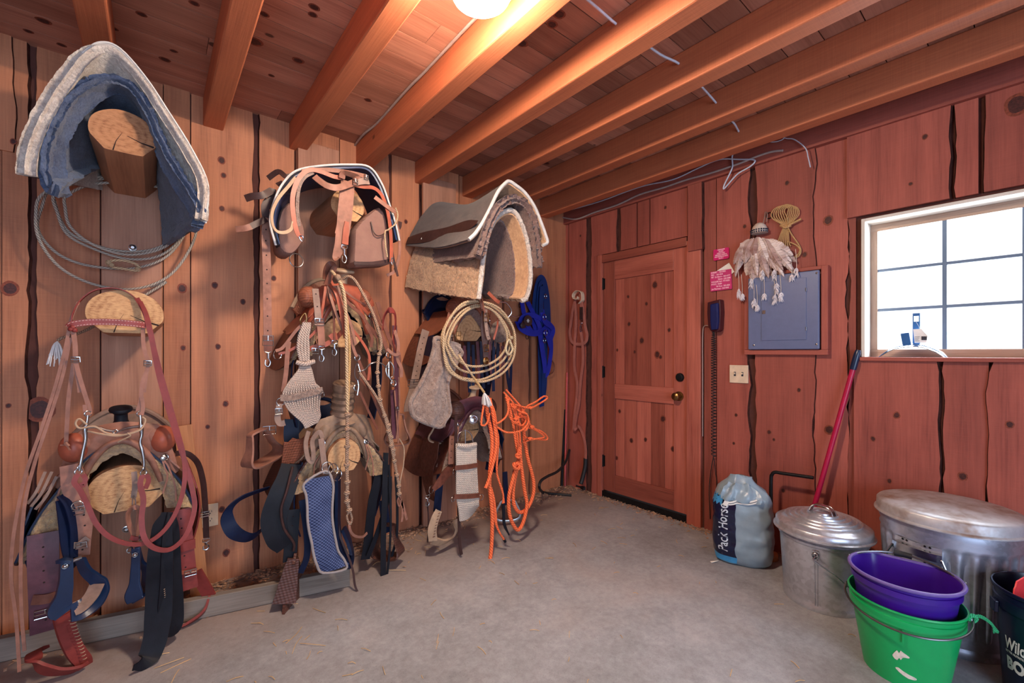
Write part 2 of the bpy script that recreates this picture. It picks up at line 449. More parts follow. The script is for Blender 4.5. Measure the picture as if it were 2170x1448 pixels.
def concrete():
    t = NT('stained_concrete'); o = t.coord('Object'); a = t.noise(o, 1.1, 6, .6, .4); b_ = t.noise(o, 38, 6, .75); d = t.noise(o, 5, 6, .7); e = t.noise(o, 170, 3, .7)
    f = t.math('ADD', t.math('MULTIPLY', a, .45), t.math('ADD', t.math('MULTIPLY', b_, .3), t.math('MULTIPLY', d, .3)))
    c = t.ramp(f, [(.36, srgb(118, 116, 118)), (.52, srgb(154, 153, 157)), (.7, srgb(186, 185, 190))])
    sp = t.ramp(e, [(.30, (1, 1, 1)), (.36, (0, 0, 0))]); c = t.mix(t.math('MULTIPLY', sp, .55), c, srgb(60, 50, 46))
    wv = t.n('TexVoronoi', feature='DISTANCE_TO_EDGE'); wv.inputs['Scale'].default_value = .8
    ov = t.n('VectorMath', operation='ADD'); t.l(o, ov.inputs[0]); nn = t.n('TexNoise'); nn.inputs['Scale'].default_value = 3; t.l(o, nn.inputs['Vector']); t.l(nn.outputs['Color'], ov.inputs[1]); t.l(ov.outputs[0], wv.inputs['Vector'])
    dirt = t.math('MULTIPLY', t.ramp(a, [(.5, (0, 0, 0)), (.68, (1, 1, 1))]), .35); c = t.mix(dirt, c, srgb(150, 124, 106))
    # trodden dirt along the foot of the two walls
    x, y, z = t.sep(t.coord('Object')); wl = t.math('ADD', y, t.math('MULTIPLY', d, .35)); c = t.mix(t.math('MULTIPLY', t.ramp(t.math('SUBTRACT', wl, YL-1.0), [(.45, (0, 0, 0)), (1.0, (1, 1, 1))]), .6), c, srgb(140, 106, 84))
    t.bump(t.math('ADD', t.math('MULTIPLY', b_, .6), t.math('MULTIPLY', e, .4)), .35, .004)
    return t.out(c, .62, 0, .4)
M['concrete'] = concrete()
M['knot'] = plain('dark_knot', srgb(70, 30, 26), .6, .4, 0, .5, 120); M['knot_ring'] = plain('brown_knot_ring', srgb(128, 64, 46), .65, .3, 0, .35, 90)
BOARDS = []
def face_of(along, a, z):
    ds = [b[5] for b in BOARDS if b[0] == along and b[1] <= a <= b[2] and b[3] <= z <= b[4]]
    return max(ds) if ds else None
def knot(mb, c, n, r, m0, squash=1.25, along=(0, 0, 1), lift=.0):
    """An oval knot with its darker heart, lying in the face of a board."""
    n = V(n).normalized(); u = V(along); u = (u-n*u.dot(n)).normalized(); s = n.cross(u); c = V(c)+n*lift
    for k, mi, o in ((1.45, m0+1, .0006), (1.0, m0, .0011)):
        mb.m = mi; N = 18; pts = []
        for i in range(N):
            a = 2*PI*i/N; q = r*k*(1+.16*nz((c.x*37+math.cos(a), c.y*41+math.sin(a), c.z*43+k)))
            pts.append(c+s*math.cos(a)*q+u*math.sin(a)*q*squash+n*o)
        b = mb.add(pts+[c+n*(o+.0004)])
        for i in range(N): mb.face((b+i, b+(i+1) % N, b+N), [(0, 0), (.01, 0), (0, .01)])
    mb.m = 0

# ------------------------------------------------------------------ boards with live edges
def board(mb, along, plane, a0, a1, z0, z1, d, la=False, ra=False, th=.022, amp=.012):
    """A vertical wall board. along: 'x' on the left wall, 'y' on the right wall; d: how far its face stands off the wall plane."""
    n = max(3, int((z1-z0)/.045)); sd = random.uniform(0, 99); off = V((random.uniform(0, 40), random.uniform(0, 40)))
    mb.tn = random.random(); BOARDS.append((along, a0, a1, z0, z1, d))
    def P(a, dd, z): return V((a, YL-dd, z)) if along == 'x' else V((XR-dd, a, z))
    L, R = [], []
    for i in range(n+1):
        z = z0+(z1-z0)*i/n
        l = a0+(abs(nz((sd, 0, z*3)))*1.6+.5*nz((sd, 5, z*16)))*amp*(1 if la else 0)
        r = a1-(abs(nz((sd, 9, z*3)))*1.6+.5*nz((sd, 15, z*16)))*amp*(1 if ra else 0)
        L.append((l, z)); R.append((r, z))
    for i in range(n):
        (l0, za), (l1, zb), (r0, _), (r1, _) = L[i], L[i+1], R[i], R[i+1]
        b = mb.add([P(l0, d, za), P(r0, d, za), P(r1, d, zb), P(l1, d, zb), P(l0+(-.006 if la else 0), d-th, za), P(r0+(.006 if ra else 0), d-th, za), P(r1+(.006 if ra else 0), d-th, zb), P(l1+(-.006 if la else 0), d-th, zb)])
        mb.m = 0; mb.face((b, b+1, b+2, b+3), [(l0+off.x, za+off.y), (r0+off.x, za+off.y), (r1+off.x, zb+off.y), (l1+off.x, zb+off.y)])
        mb.m = 1 if la else 0; mb.face((b+4, b, b+3, b+7), [(off.x, za), (off.x+th, za), (off.x+th, zb), (off.x, zb)])
        mb.m = 1 if ra else 0; mb.face((b+1, b+5, b+6, b+2), [(off.x, za), (off.x+th, za), (off.x+th, zb), (off.x, zb)])
        mb.m = 0
    for i in (0, n):
        (l, z), (r, _) = L[i], R[i]
        b = mb.add([P(l, d, z), P(r, d, z), P(r, d-th, z), P(l, d-th, z)]); mb.face((b, b+1, b+2, b+3), [(l, z), (r, z), (r, z+th), (l, z+th)])
def wx(px): return W(px, 748).x
def ey(px): return E(px, 748).y
def ez(px, py): return E(px, py).z
def wz(px, py): return W(px, py).z

# left wall: wide boards, bark on some edges
mb = MB(); mb.m = 2; mb.box((-2.8, YL, 0), (XR, YL+.05, ZC+.15)); mb.m = 0
bl = [(-2.7, -2.4), (-2.396, -2.1), (-2.096, -1.8), (-1.796, -1.5), (-1.496, -1.104), (-1.1, -.85), (-.85, -.62), (-.62, wx(6)), (wx(8), wx(64)), (wx(78), wx(212)), (wx(216), wx(345)), (wx(347), wx(402)), (wx(405), wx(538)), (wx(548), wx(622)), (wx(625), wx(716)), (wx(719), wx(824)),
      (wx(828), wx(885)), (wx(890), wx(968)), (wx(972), wx(1062)), (wx(1066), wx(1118)), (wx(1122), wx(1172)), (wx(1174), XR-.005)]
for i, (a, b_) in enumerate(bl):
    board(mb, 'x', 0, a, b_, .0, ZC, .012+.012*((i*7) % 3)/2, la=(i in (9, 13, 17)), ra=(i in (8, 12, 15, 19)))
board(mb, 'x', 0, wx(-20), wx(40), wz(20, 326), ZC, .034, ra=True)
for px, py, r in ((22, 612, .018), (86, 868, .030), (455, 605, .010), (462, 735, .009), (478, 856, .010), (470, 1080, .010), (479, 1172, .012), (280, 836, .011), (386, 612, .014), (388, 738, .008), (470, 340, .012), (474, 372, .009), (470, 442, .009), (28, 300, .007), (580, 590, .009), (860, 470, .009), (1100, 860, .010), (1088, 1000, .009), (440, 905, .007), (515, 640, .009), (18, 860, .006)):
    c = W(px, py); dd = face_of('x', c.x, c.z)
    if dd is not None: knot(mb, W(px, py, dd), (0, -1, 0), r, 3)
struct(mb.build('wall_left', [M['wall_wood'], M['bark'], M['gap'], M['knot'], M['knot_ring']], smooth=False))

# right wall, around the door and the window
DY1, DY0 = ey(1279), ey(1459); DZ = 1.965                              # door opening
WY1, WZ0, WZ1 = ey(1828), 1.178, 1.905                               # window opening: left edge, sill, head
WY0 = -.42
mb = MB(); mb.m = 2
def backing(y0, y1, z0, z1): mb.box((XR, y0, z0), (XR+.05, y1, z1))
backing(-2.8, WY0, 0, ZC+.1); backing(WY0, WY1, 0, WZ0); backing(WY0, WY1, WZ1, ZC+.1); backing(WY1, DY0, 0, ZC+.1); backing(DY0, DY1, DZ+.01, ZC+.1); backing(DY1, YL, 0, ZC+.1)
mb.m = 0
LZ = 2.36
br = [(1190, 1206, 0, LZ, 0, 0), (1209, 1246, 0, LZ, 0, 1), (1256, 1276, 0, LZ, 1, 0)]
for a, b_, z0, z1, la, ra in br: board(mb, 'y', 0, ey(b_), ey(a), z0, z1, .02, la=ra, ra=la)
for a, b_, la, ra in ((1262, 1312, 0, 1), (1318, 1352, 1, 0), (1355, 1379, 0, 0), (1382, 1460, 0, 0)):
    board(mb, 'y', 0, ey(b_), ey(a), DZ+.055, LZ, .022, la=ra, ra=la)
board(mb, 'y', 0, ey(1497), ey(1464), DZ-.06, LZ, .045, la=1, ra=1)
RB = [(1495, 1520, 0, 0, .016), (1522, 1594, 0, 1, .020), (1604, 1732, 1, 1, .024), (1722, 1800, 1, 1, .012), (1797, 1815, 1, 0, .012)]
for a, b_, la, ra, d in RB: board(mb, 'y', 0, ey(b_), ey(a), 0, LZ, d, la=ra, ra=la, amp=.018)
for a, b_, la, ra, d in ((1798, 2016, 0, 1, .030), (2024, 2074, 1, 0, .02), (2084, 2190, 1, 0, .024), (2192, 2600, 0, 0, .02)):
    board(mb, 'y', 0, ey(b_), ey(a), WZ1+.02, LZ, d, la=ra, ra=la)
for a, b_, la, ra, d in ((1812, 1994, 0, 1, .024), (1998, 2096, 1, 1, .015), (2090, 2300, 1, 0, .026), (2302, 2600, 0, 0, .02), (2602, 4400, 0, 0, .02)):
    board(mb, 'y', 0, ey(b_), ey(a), 0, WZ0-.02, d, la=ra, ra=la, amp=.018)
for px, py, r in ((1755, 467, .017), (1578, 480, .008), (1693, 827, .008), (1630, 916, .009), (1757, 911, .016), (1668, 388, .009), (1640, 932, .006), (2156, 222, .028), (1900, 880, .010), (1850, 930, .008), (2040, 1010, .012), (2140, 900, .010), (1930, 390, .006), (1705, 540, .010), (1410, 440, .008), (1230, 500, .007), (1236, 780, .006), (1660, 1040, .008), (1560, 880, .007), (1555, 940, .006), (1885, 1020, .008), (2090, 420, .010), (1960, 290, .008)):
    c = E(px, py); dd = face_of('y', c.y, c.z)
    if dd is not None: knot(mb, E(px, py, dd), (-1, 0, 0), r, 3)
struct(mb.build('wall_right', [M['wall_red'], M['bark'], M['gap'], M['knot'], M['knot_ring']], smooth=False))

# floor
mb = MB(); mb.box((-3.2, -3.0, -.06), (XR+.05, YL+.05, 0)); struct(mb.build('floor', M['concrete'], smooth=False))

# ceiling boards run along the left wall, joists across them
mb = MB(); y = YL
while y > -2.7:
    w_ = .136; x = -3.0-random.uniform(0, 1.5)
    while x < XR:
        L = random.uniform(1.6, 3.0); mb.tn = random.random(); x1 = min(XR, x+L-.002)
        mb.box((max(-3, x), y-w_+.004, ZC), (x1, y, ZC+.02), 0)
        # the chamfered tongue
        x += L
    y -= w_
for px, py, r in ((92, 44, .013), (350, 126, .012), (412, 7, .010), (540, 88, .019), (666, 15, .012), (663, 31, .010), (813, 65, .012), (807, 90, .010), (632, 128, .014), (482, 163, .011), (493, 107, .008), (912, 245, .014), (1185, 30, .016), (1170, 52, .014), (1106, 91, .016), (368, 108, .008), (130, 95, .009), (60, 66, .009), (1045, 290, .014), (1158, 346, .013), (885, 254, .008), (700, 330, .010), (1340, 100, .014), (1480, 120, .014), (1055, 100, .009), (780, 212, .011), (700, 220, .009), (575, 160, .008), (240, 60, .009), (300, 30, .010), (1567, 140, .012), (1452, 184, .012), (990, 175, .010), (560, 30, .010)):
    knot(mb, G(px, py, ZC), (0, 0, -1), r, 2, along=(1, 0, 0))
mb.m = 1; mb.box((-3, -2.8, ZC+.014), (XR, YL, ZC+.05))
struct(mb.build('ceiling', [M['ceil_wood'], M['gap'], M['knot'], M['knot_ring']], smooth=False))
for k, x in enumerate((-1.02, -.615, -.21, .195, .597, .982, 1.385, 1.775, 2.17, 2.555)):
    mb = MB(); n = 24; y0, y1 = -2.69, YL; mb.tn = random.random()
    jw = .088; base = None
    for i in range(n):
        ya, yb = y1+(y0-y1)*i/n, y1+(y0-y1)*(i+1)/n
        za, zb = ZC-.146+.003*nz((k*3, ya*3, 0)), ZC-.146+.003*nz((k*3, yb*3, 0))
    mb.box((x, y0, ZC-.146), (x+jw, y1, ZC), 1)
    struct(mb.build('ceiling_beam', M['joist_wood'], smooth=False, bevel=.006))
mb = MB(); mb.tn = .2; mb.box((XR-.05, -2.69, LZ), (XR, YL, ZC), 1); struct(mb.build('trim_1', M['wall_red'], smooth=False, bevel=.004))

# ------------------------------------------------------------------ door
dx = XR-.004                                     # face of the door slab
mb = MB()
dr = struct(bpy.data.objects.new('door_1', None)); COL.objects.link(dr); dr.location = (dx, (DY0+DY1)/2, 0); ROOT[dr] = V(dr.location)
PY1, PY0 = ey(1303), ey(1428)
zt = ez(1365, 583); zm1 = E(1365, 818).z; zm0 = E(1365, 851).z; zb = E(1365, 1024).z; ztop = DZ-.012
def dbox(y0, y1, z0, z1, x0, g=2):
    mb.tn = random.random(); mb.box((x0, y0, z0), (XR+.045, y1, z1), g)
dbox(PY1, DY1-.004, .055, ztop, dx); dbox(DY0+.004, PY0, .055, ztop, dx)
dbox(PY0, PY1, zt, ztop, dx, 1); dbox(PY0, PY1, zm0, zm1, dx, 1); dbox(PY0, PY1, .055, zb, dx, 1)
mb.build('door_frame', M['door_wood'], dr, smooth=False, bevel=.003)
mb = MB()
for z0, z1 in ((zm1, zt), (zb, zm0)):
    cuts = [PY1, ey(1322), ey(1348), ey(1378), ey(1407), PY0]
    for a, b_ in zip(cuts, cuts[1:]):
        mb.tn = random.random(); mb.box((dx+.014, b_+.0012, z0), (XR+.04, a-.0012, z1), 2)
for px, py, r in ((1388, 604, .017), (1370, 644, .010), (1331, 629, .009), (1360, 722, .016), (1393, 752, .017), (1400, 757, .010), (1345, 746, .009), (1308, 742, .008), (1405, 888, .016), (1368, 932, .010), (1338, 934, .012), (1313, 872, .010), (1426, 952, .012), (1333, 687, .011), (1418, 700, .010)):
    knot(mb, E(px, py, -.010), (-1, 0, 0), r, 1)
mb.build('door_panel', [M['door_wood'], M['knot'], M['knot_ring']], dr, smooth=False)
M['brass'] = metal('aged_brass', srgb(150, 112, 70), .3, .35)
M['dark_iron'] = metal('dark_iron', srgb(46, 44, 46), .5, .3, metallic=.8)
kx = ey(1440)
AX = Matrix(((0, 0, -1), (1, 0, 0), (0, 1, 0)))     # lathe axis pointing off the right wall
mb = MB(); c = E(1440, 840, .004); mb.lathe([(.034, 0), (.034, .006), (.014, .010), (.012, .03), (.024, .036), (.029, .048), (.027, .06), (.015, .068), (.004, .07)], (dx, kx, c.z), 24, AX); mb.build('door_knob', M['brass'], dr)
mb = MB(); c = E(1442, 800, .004); mb.lathe([(.031, 0), (.031, .008), (.026, .016), (.018, .018), (.017, .022), (.004, .022)], (dx, ey(1442), c.z), 24, AX); mb.box((dx-.026, ey(1442)-.003, c.z-.011), (dx-.02, ey(1442)+.003, c.z+.011)); mb.build('deadbolt', M['dark_iron'], dr)
for py in (603, 788, 975):
    mb = MB(); c = E(1275, py); mb.tube([(dx-.006, DY1, c.z-.05), (dx-.006, DY1, c.z+.05)], .007, 8, 1); mb.box((dx-.002, DY1-.02, c.z-.045), (dx+.001, DY1, c.z+.045)); mb.build('hinge', M['dark_iron'], dr)
# door casing
mb = MB(); mb.tn = .35
mb.box((XR-.03, DY1, 0), (XR+.04, DY1+.045, DZ+.055)); mb.tn = .75
mb.box((XR-.03, ey(1489), 0), (XR+.04, DY0, DZ+.02)); mb.tn = .1
mb.box((XR-.026, DY0, DZ-.013), (XR+.05, DY1+.05, DZ+.05), 1)
struct(mb.build('trim_2', M['door_wood'], smooth=False, bevel=.004))
mb = MB(); mb.box((XR-.02, DY0, 0), (XR+.05, DY1, .05), 1); struct(mb.build('trim_3', M['dark_iron'], smooth=False))

# ------------------------------------------------------------------ window
wr = struct(bpy.data.objects.new('window_1', None)); COL.objects.link(wr); wr.location = (XR, (WY0+WY1)/2, WZ0); ROOT[wr] = V(wr.location)
xw = XR+.085
mb = MB(); th = .016
mb.box((XR-.032, WY1-th, WZ0), (xw+.04, WY1, WZ1)); mb.box((XR-.032, WY0, WZ0), (xw+.04, WY0+th, WZ1)); mb.box((XR-.032, WY0+th, WZ1-th), (xw+.04, WY1-th, WZ1), 1)
mb.build('window_lining', M['white_trim'], wr, smooth=False, bevel=.002)
mb = MB(); mb.tn = .5; mb.box((XR-.045, WY0-.02, WZ0-.02), (xw+.05, WY1+.004, WZ0), 1); mb.build('window_sill', M['wall_red'], wr, smooth=False, bevel=.003)
# sash
sy1 = WY1-th; sy0 = WY0+th; sb = .05; st = .035
mb = MB()
gy = [ (E(1861, 600, -.085)).y ]
mb.box((xw, sy1-.030, WZ0+.04), (xw+.03, sy1, WZ1-th-.038)); mb.box((xw, sy0, WZ0+.04), (xw+.03, sy0+.03, WZ1-th-.038))
mb.box((xw, sy0, WZ1-th-.038), (xw+.03, sy1, WZ1-th), 1); mb.box((xw, sy0, WZ0), (xw+.03, sy1, WZ0+.040), 1)
mb.build('sash', M['sash'], wr, smooth=False, bevel=.002)
M['muntin'] = wood('grey_blue_muntin', srgb(118, 138, 160), srgb(80, 96, 120), knot=0, tone=.1)
mb = MB(); zz0, zz1 = WZ0+.040, WZ1-th-.038; my = E(2002, 600, -.095).y
yv = [my]; step = sy1-.03-my
while yv[-1]-step > sy0+.03: yv.append(yv[-1]-step)
for y in yv: mb.box((xw+.006, y-.008, zz0), (xw+.026, y+.008, zz1))
for k in (1, 2): mb.box((xw+.007, sy0+.03, zz0+(zz1-zz0)*k/3-.007), (xw+.025, sy1-.03, zz0+(zz1-zz0)*k/3+.007), 1)
mb.build('muntin', M['muntin'], wr, smooth=False)
def glass():
    t = NT('window_glass'); t.t.nodes.remove(t.b)
    tr = t.n('BsdfTransparent'); gl = t.n('BsdfGlossy'); gl.inputs['Roughness'].default_value = .02; mx = t.n('MixShader'); mx.inputs[0].default_value = .06
    t.l(tr.outputs[0], mx.inputs[1]); t.l(gl.outputs[0], mx.inputs[2]); t.l(mx.outputs[0], t.t.nodes['Material Output'].inputs[0]); return t.m
M['glass'] = glass()
mb = MB(); mb.box((xw+.014, sy0+.02, zz0-.01), (xw+.018, sy1-.02, zz1+.01)); mb.build('pane', M['glass'], wr, smooth=False)

# ------------------------------------------------------------------ ceiling lamp
M['steel'] = metal('bright_steel', srgb(196, 198, 202), .22, .25)
M['white_enamel'] = plain('white_enamel', srgb(232, 226, 214), .3)
def emit(name, col, k):
    t = NT(name); t.b.inputs['Base Color'].default_value = (.9, .9, .9, 1); t.b.inputs['Emission Color'].default_value = col; t.b.inputs['Emission Strength'].default_value = k; return t.m
M['lamp'] = emit('lit_lamp_glass', (1, .81, .62, 1), 225)
LX, LY, LZC = .79, 1.11, 2.292
lt = thing('ceiling_lamp', 'round glowing lamp hanging between two ceiling beams', 'lamp', (LX, LY, LZC))
mb = MB(); mb.lathe([(.001, ZC-LZC), (.055, ZC-LZC), (.055, ZC-LZC-.02), (.03, ZC-LZC-.04), (.03, .12), (.060, .105), (.104, .075), (.106, .068), (.098, .07), (.001, .11)], (LX, LY, LZC), 40); mb.build('lamp_base', M['white_enamel'], lt)
mb = MB(); mb.lathe([(.096, .074), (.101, .06), (.100, .045), (.088, .022), (.066, .008), (.035, .001), (.004, 0)], (LX, LY, LZC), 40); mb.build('lamp_shade', M['lamp'], lt)

# the far walls behind the camera, with the wide doorway daylight comes in by
mb = MB(); mb.tn = .5
for k in range(26):
    x0 = -2.7+k*.216; mb.tn = random.random()
    zz = 2.2 if -1.6 < x0 < 1.1 else 0
    mb.box((x0, -2.72, zz), (x0+.212, -2.69, ZC))
struct(mb.build('wall_back', M['wall_wood'], smooth=False))
mb = MB()
for k in range(25):
    y0 = -2.69+k*.2175; mb.tn = random.random(); mb.box((-2.73, y0, 0), (-2.70, y0+.2135, ZC))
struct(mb.build('wall_side', M['wall_wood'], smooth=False))
# ------------------------------------------------------------------ tack materials
M['log'] = wood('peeled_log', srgb(196, 140, 104), srgb(132, 84, 60), knot=.6, tone=.2, saw=.05)
def endgrain(name, base, dark):
    t = NT(name); uv = t.coord('UV'); n = t.noise(uv, 9, 4); x, y, _ = t.sep(uv)
    r = t.math('SQRT', t.math('ADD', t.math('MULTIPLY', x, x), t.math('MULTIPLY', y, y)))
    ring = t.math('PINGPONG', t.math('ADD', t.math('MULTIPLY', r, 90.0), t.math('MULTIPLY', n, 3.0)), 1.0)
    f = t.noise(t.coord('Object', (1, 1, 3)), 60, 5, .7); b_ = t.noise(t.coord('Object'), 9, 4)
    q = t.math('ADD', t.math('MULTIPLY', ring, .10), t.math('ADD', t.math('MULTIPLY', f, .6), t.math('MULTIPLY', b_, .35)))
    t.bump(f, .5, .004)
    return t.out(t.ramp(q, [(.36, dark), (.52, tuple(a*.6+b*.4 for a, b in zip(base, dark))), (.74, base)]), .85, 0, .2)
M['end'] = endgrain('sawn_log_end', srgb(216, 172, 126), srgb(146, 98, 68))
M['end_brown'] = endgrain('old_log_end', srgb(186, 134, 96), srgb(120, 76, 54))
M['crack'] = plain('dark_crack', srgb(36, 20, 18), .95)
M['fleece_white'] = fleece('white_fleece', srgb(236, 222, 210), srgb(168, 146, 134))
M['fleece_tan'] = fleece('tan_fleece', srgb(222, 178, 138), srgb(150, 108, 84))
M['fleece_gold'] = fleece('golden_sheepskin', srgb(208, 170, 124), srgb(140, 102, 72), 60)
M['fleece_brown'] = fleece('brown_fleece', srgb(150, 114, 104), srgb(88, 62, 60))
M['fleece_grey'] = fleece('grey_brown_fleece', srgb(168, 142, 128), srgb(108, 84, 76), 60)
M['felt_navy'] = felt('navy_wool_felt', srgb(86, 100, 130), srgb(20, 32, 62))
M['felt_brown'] = felt('dark_brown_felt', srgb(100, 80, 74), srgb(52, 38, 38))
M['canvas_grey'] = weave('grey_canvas', srgb(120, 110, 108), srgb(66, 58, 60))
M['piping'] = plain('pale_piping', srgb(206, 200, 196), .7); M['piping_grey'] = plain('worn_grey_binding', srgb(150, 138, 134), .7)
L_ = M
L_['tan'] = leather('tan_leather', srgb(144, 98, 82), .5)
L_['russet'] = leather('russet_leather', srgb(156, 80, 60), .38, .35)
L_['red'] = leather('oxblood_leather', srgb(128, 52, 48), .45, .3)
L_['red_stitched'] = leather('stitched_oxblood_leather', srgb(136, 60, 56), .42, .3, stitch=srgb(214, 190, 176))
L_['brown'] = leather('brown_leather', srgb(112, 66, 52), .45)
L_['dark'] = leather('dark_brown_leather', srgb(66, 44, 42), .42)
L_['black'] = leather('black_leather', srgb(18, 19, 28), .55, .4)
L_['navy'] = leather('shade_blue_leather', srgb(17, 28, 56), .45, .4)  # dark leather with the blue of its shadows put into the colour
L_['grey'] = leather('weathered_grey_leather', srgb(142, 116, 104), .6, .4)
L_['basket'] = leather('basket_stamped_leather', srgb(150, 88, 66), .42, .35, tool='basket')
L_['basket_dark'] = leather('dark_basket_stamped_leather', srgb(92, 58, 50), .42, .35, tool='basket')
L_['flower'] = leather('flower_tooled_leather', srgb(122, 70, 56), .42, .35, tool='flower')
L_['worn'] = leather('worn_rawhide', srgb(140, 112, 92), .5, .45)
L_['raw'] = leather('pale_rawhide', srgb(176, 146, 120), .55, .3)
L_['purple'] = leather('plum_brown_leather', srgb(88, 50, 60), .42, .4)
M['rope_grey'] = rope_mat('silver_grey_rope', srgb(176, 164, 152), srgb(96, 86, 80))
M['rope_tan'] = rope_mat('tan_rope', srgb(196, 168, 134), srgb(120, 92, 70))
M['rope_cream'] = rope_mat('cream_cord', srgb(214, 194, 160), srgb(150, 122, 90), 120)
M['rope_orange'] = rope_mat('bright_orange_rope', srgb(246, 118, 70), srgb(206, 66, 34), 60)
M['rope_yellow'] = rope_mat('yellow_cord', srgb(212, 170, 116), srgb(156, 112, 70), 110)
M['braid'] = rope_mat('braided_rawhide', srgb(190, 158, 132), srgb(98, 66, 54), 110, .6, True)
M['string'] = rope_mat('cotton_string', srgb(206, 190, 176), srgb(124, 108, 100), 90)
M['mohair'] = rope_mat('grey_mohair_string', srgb(188, 168, 156), srgb(116, 96, 90), 90, .95)
M['hair'] = plain('pale_tassel_yarn', srgb(216, 210, 208), .9, .2)
M['plastic_black'] = plain('black_plastic', srgb(26, 28, 34), .3, .5)
M['plastic_blue'] = plain('blue_black_plastic', srgb(22, 40, 70), .28, .5)

def oval(n, rx, rz, flat=.0, a0=0.0):
    out = []
    for k in range(n):
        a = 2*PI*k/n; x, z = math.cos(a)*rx, math.sin(a)*rz
        out.append((x, z))
    return out
def log(parent, x, z, d0, d1, rx, rz, facets=True, end='end', sd=1, tilt=0.0, crack=True, name='log'):
    """A stub of trunk standing out of the left wall, hewn flat underneath, its sawn end towards the room."""
    mb = MB(); n = 40; mb.tn = .6; rings = []
    def shp(k, s):
        a = 2*PI*k/n; q = 1+.03*nz((sd*7, math.cos(a)*1.6, math.sin(a)*1.6+s))
        X, Z = math.cos(a)*rx*q, math.sin(a)*rz*q
        if facets:                                     # three hewn flats below
            for an, lim in ((-90, .80), (-38, .93), (-142, .93)):
                ux, uz = math.cos(math.radians(an)), math.sin(math.radians(an)); dd = X/rx*ux+Z/rz*uz
                if dd > lim: X -= (dd-lim)*ux*rx; Z -= (dd-lim)*uz*rz
        return X, Z
    N = 10
    for i in range(N+1):
        d = d0+(d1-d0)*i/N; k_ = 1-.03*(i == N)
        rings.append([V((x+shp(k, i*.15)[0]*k_, YL-d, z+tilt*(d-d0)+shp(k, i*.15)[1]*k_)) for k in range(n)])
    m = n; b = len(mb.v)
    for r in rings: mb.v += r
    off = random.uniform(0, 30)
    for i in range(N):
        for k in range(n):
            k2 = (k+1) % n; dd0, dd1 = d0+(d1-d0)*i/N, d0+(d1-d0)*(i+1)/N
            s0, s1 = k/n*2*PI*rx, (k+1)/n*2*PI*rx
            mb.face((b+i*m+k, b+i*m+k2, b+(i+1)*m+k2, b+(i+1)*m+k), [(s0+off, dd0), (s1+off, dd0), (s1+off, dd1), (s0+off, dd1)])
    mb.m = 1; e = b+N*m
    mb.face(tuple(e+k for k in range(n)), [(rings[-1][k].x-x+.01, rings[-1][k].z-z-tilt*(d1-d0)) for k in range(n)])
    zz = z+tilt*(d1-d0); y = YL-d1-.0012
    if crack:
        mb.m = 2; a = random.uniform(-.5, .1)
        def wedge(p, q, w):
            p, q = V((p[0], 0, p[1])), V((q[0], 0, q[1])); nn = V(((q-p).z, 0, -(q-p).x)).normalized()
            mid = p.lerp(q, .5)+nn*.004
            c = V((x, y, zz)); pl = [p-nn*w*.15, mid-nn*w*.5, q-nn*w, q+nn*w, mid+nn*w*.4, p+nn*w*.15]
            mb.prism([c+s_ for s_ in pl], (0, .002, 0))
        wedge((rx*.1, -rz*.05), (rx*.93*math.cos(a), rz*.93*math.sin(a)), .0035)
        wedge((-rx*.05, rz*.02), (-rx*.3, -rz*.76), .0018)
    return mb.build(name, [M['log'], M[end], M['crack']], parent, angle=30)

RX = (-.085, .772, 1.565)
def rack(x, label, px0, px1, ztop, logs, bolts=()):
    r = thing('saddle_rack', label, 'saddle rack', (x, YL-.05, 0))
    mb = MB(); mb.tn = .5; mb.box((wx(px0), YL-.062, .0), (wx(px1), YL-.037, ztop)); mb.build('post', M['post_wood'], r, smooth=False, bevel=.003)
    for px, py in bolts:
        mb = MB(); c = W(px, py, .061); mb.lathe([(.015, 0), (.015, .003), (.009, .004), (.006, .007), (.001, .007)], c, 18, Matrix(((1, 0, 0), (0, 0, -1), (0, 1, 0))).transposed() if False else Matrix(((1, 0, 0), (0, 0, -1), (0, 1, 0)))); mb.build('bolt_head', M['steel'], r)
    for i, lg in enumerate(logs): log(r, x+lg.get('dx', 0), lg['z'], .05, lg['d'], lg['rx'], lg['rz'], end=lg.get('e', 'end'), sd=i+x*3, tilt=lg.get('t', 0))
    return r
rack(RX[0], 'plank with three log arms at the left end of the board wall', 217, 343, 2.30,
     [dict(z=2.0, d=.62, rx=.096, rz=.088, e='end_brown'), dict(z=1.355, d=.43, rx=.122, rz=.098), dict(z=.635, d=.37, rx=.128, rz=.105)], bolts=((281, 525), (268, 1122)))
rack(RX[1], 'plank with three log arms behind the saddlebags, middle of the three racks', 626, 712, 2.42,
     [dict(z=1.965, d=.45, rx=.088, rz=.092, dx=.01), dict(z=1.30, d=.40, rx=.11, rz=.09), dict(z=.66, d=.46, rx=.085, rz=.095, dx=-.01)])
rack(RX[2], 'plank with three log arms holding the fleece pads, the rack nearest the door', 888, 957, 2.42,
     [dict(z=1.99, d=.42, rx=.10, rz=.09), dict(z=1.355, d=.40, rx=.125, rz=.10), dict(z=.70, d=.36, rx=.12, rz=.10)])

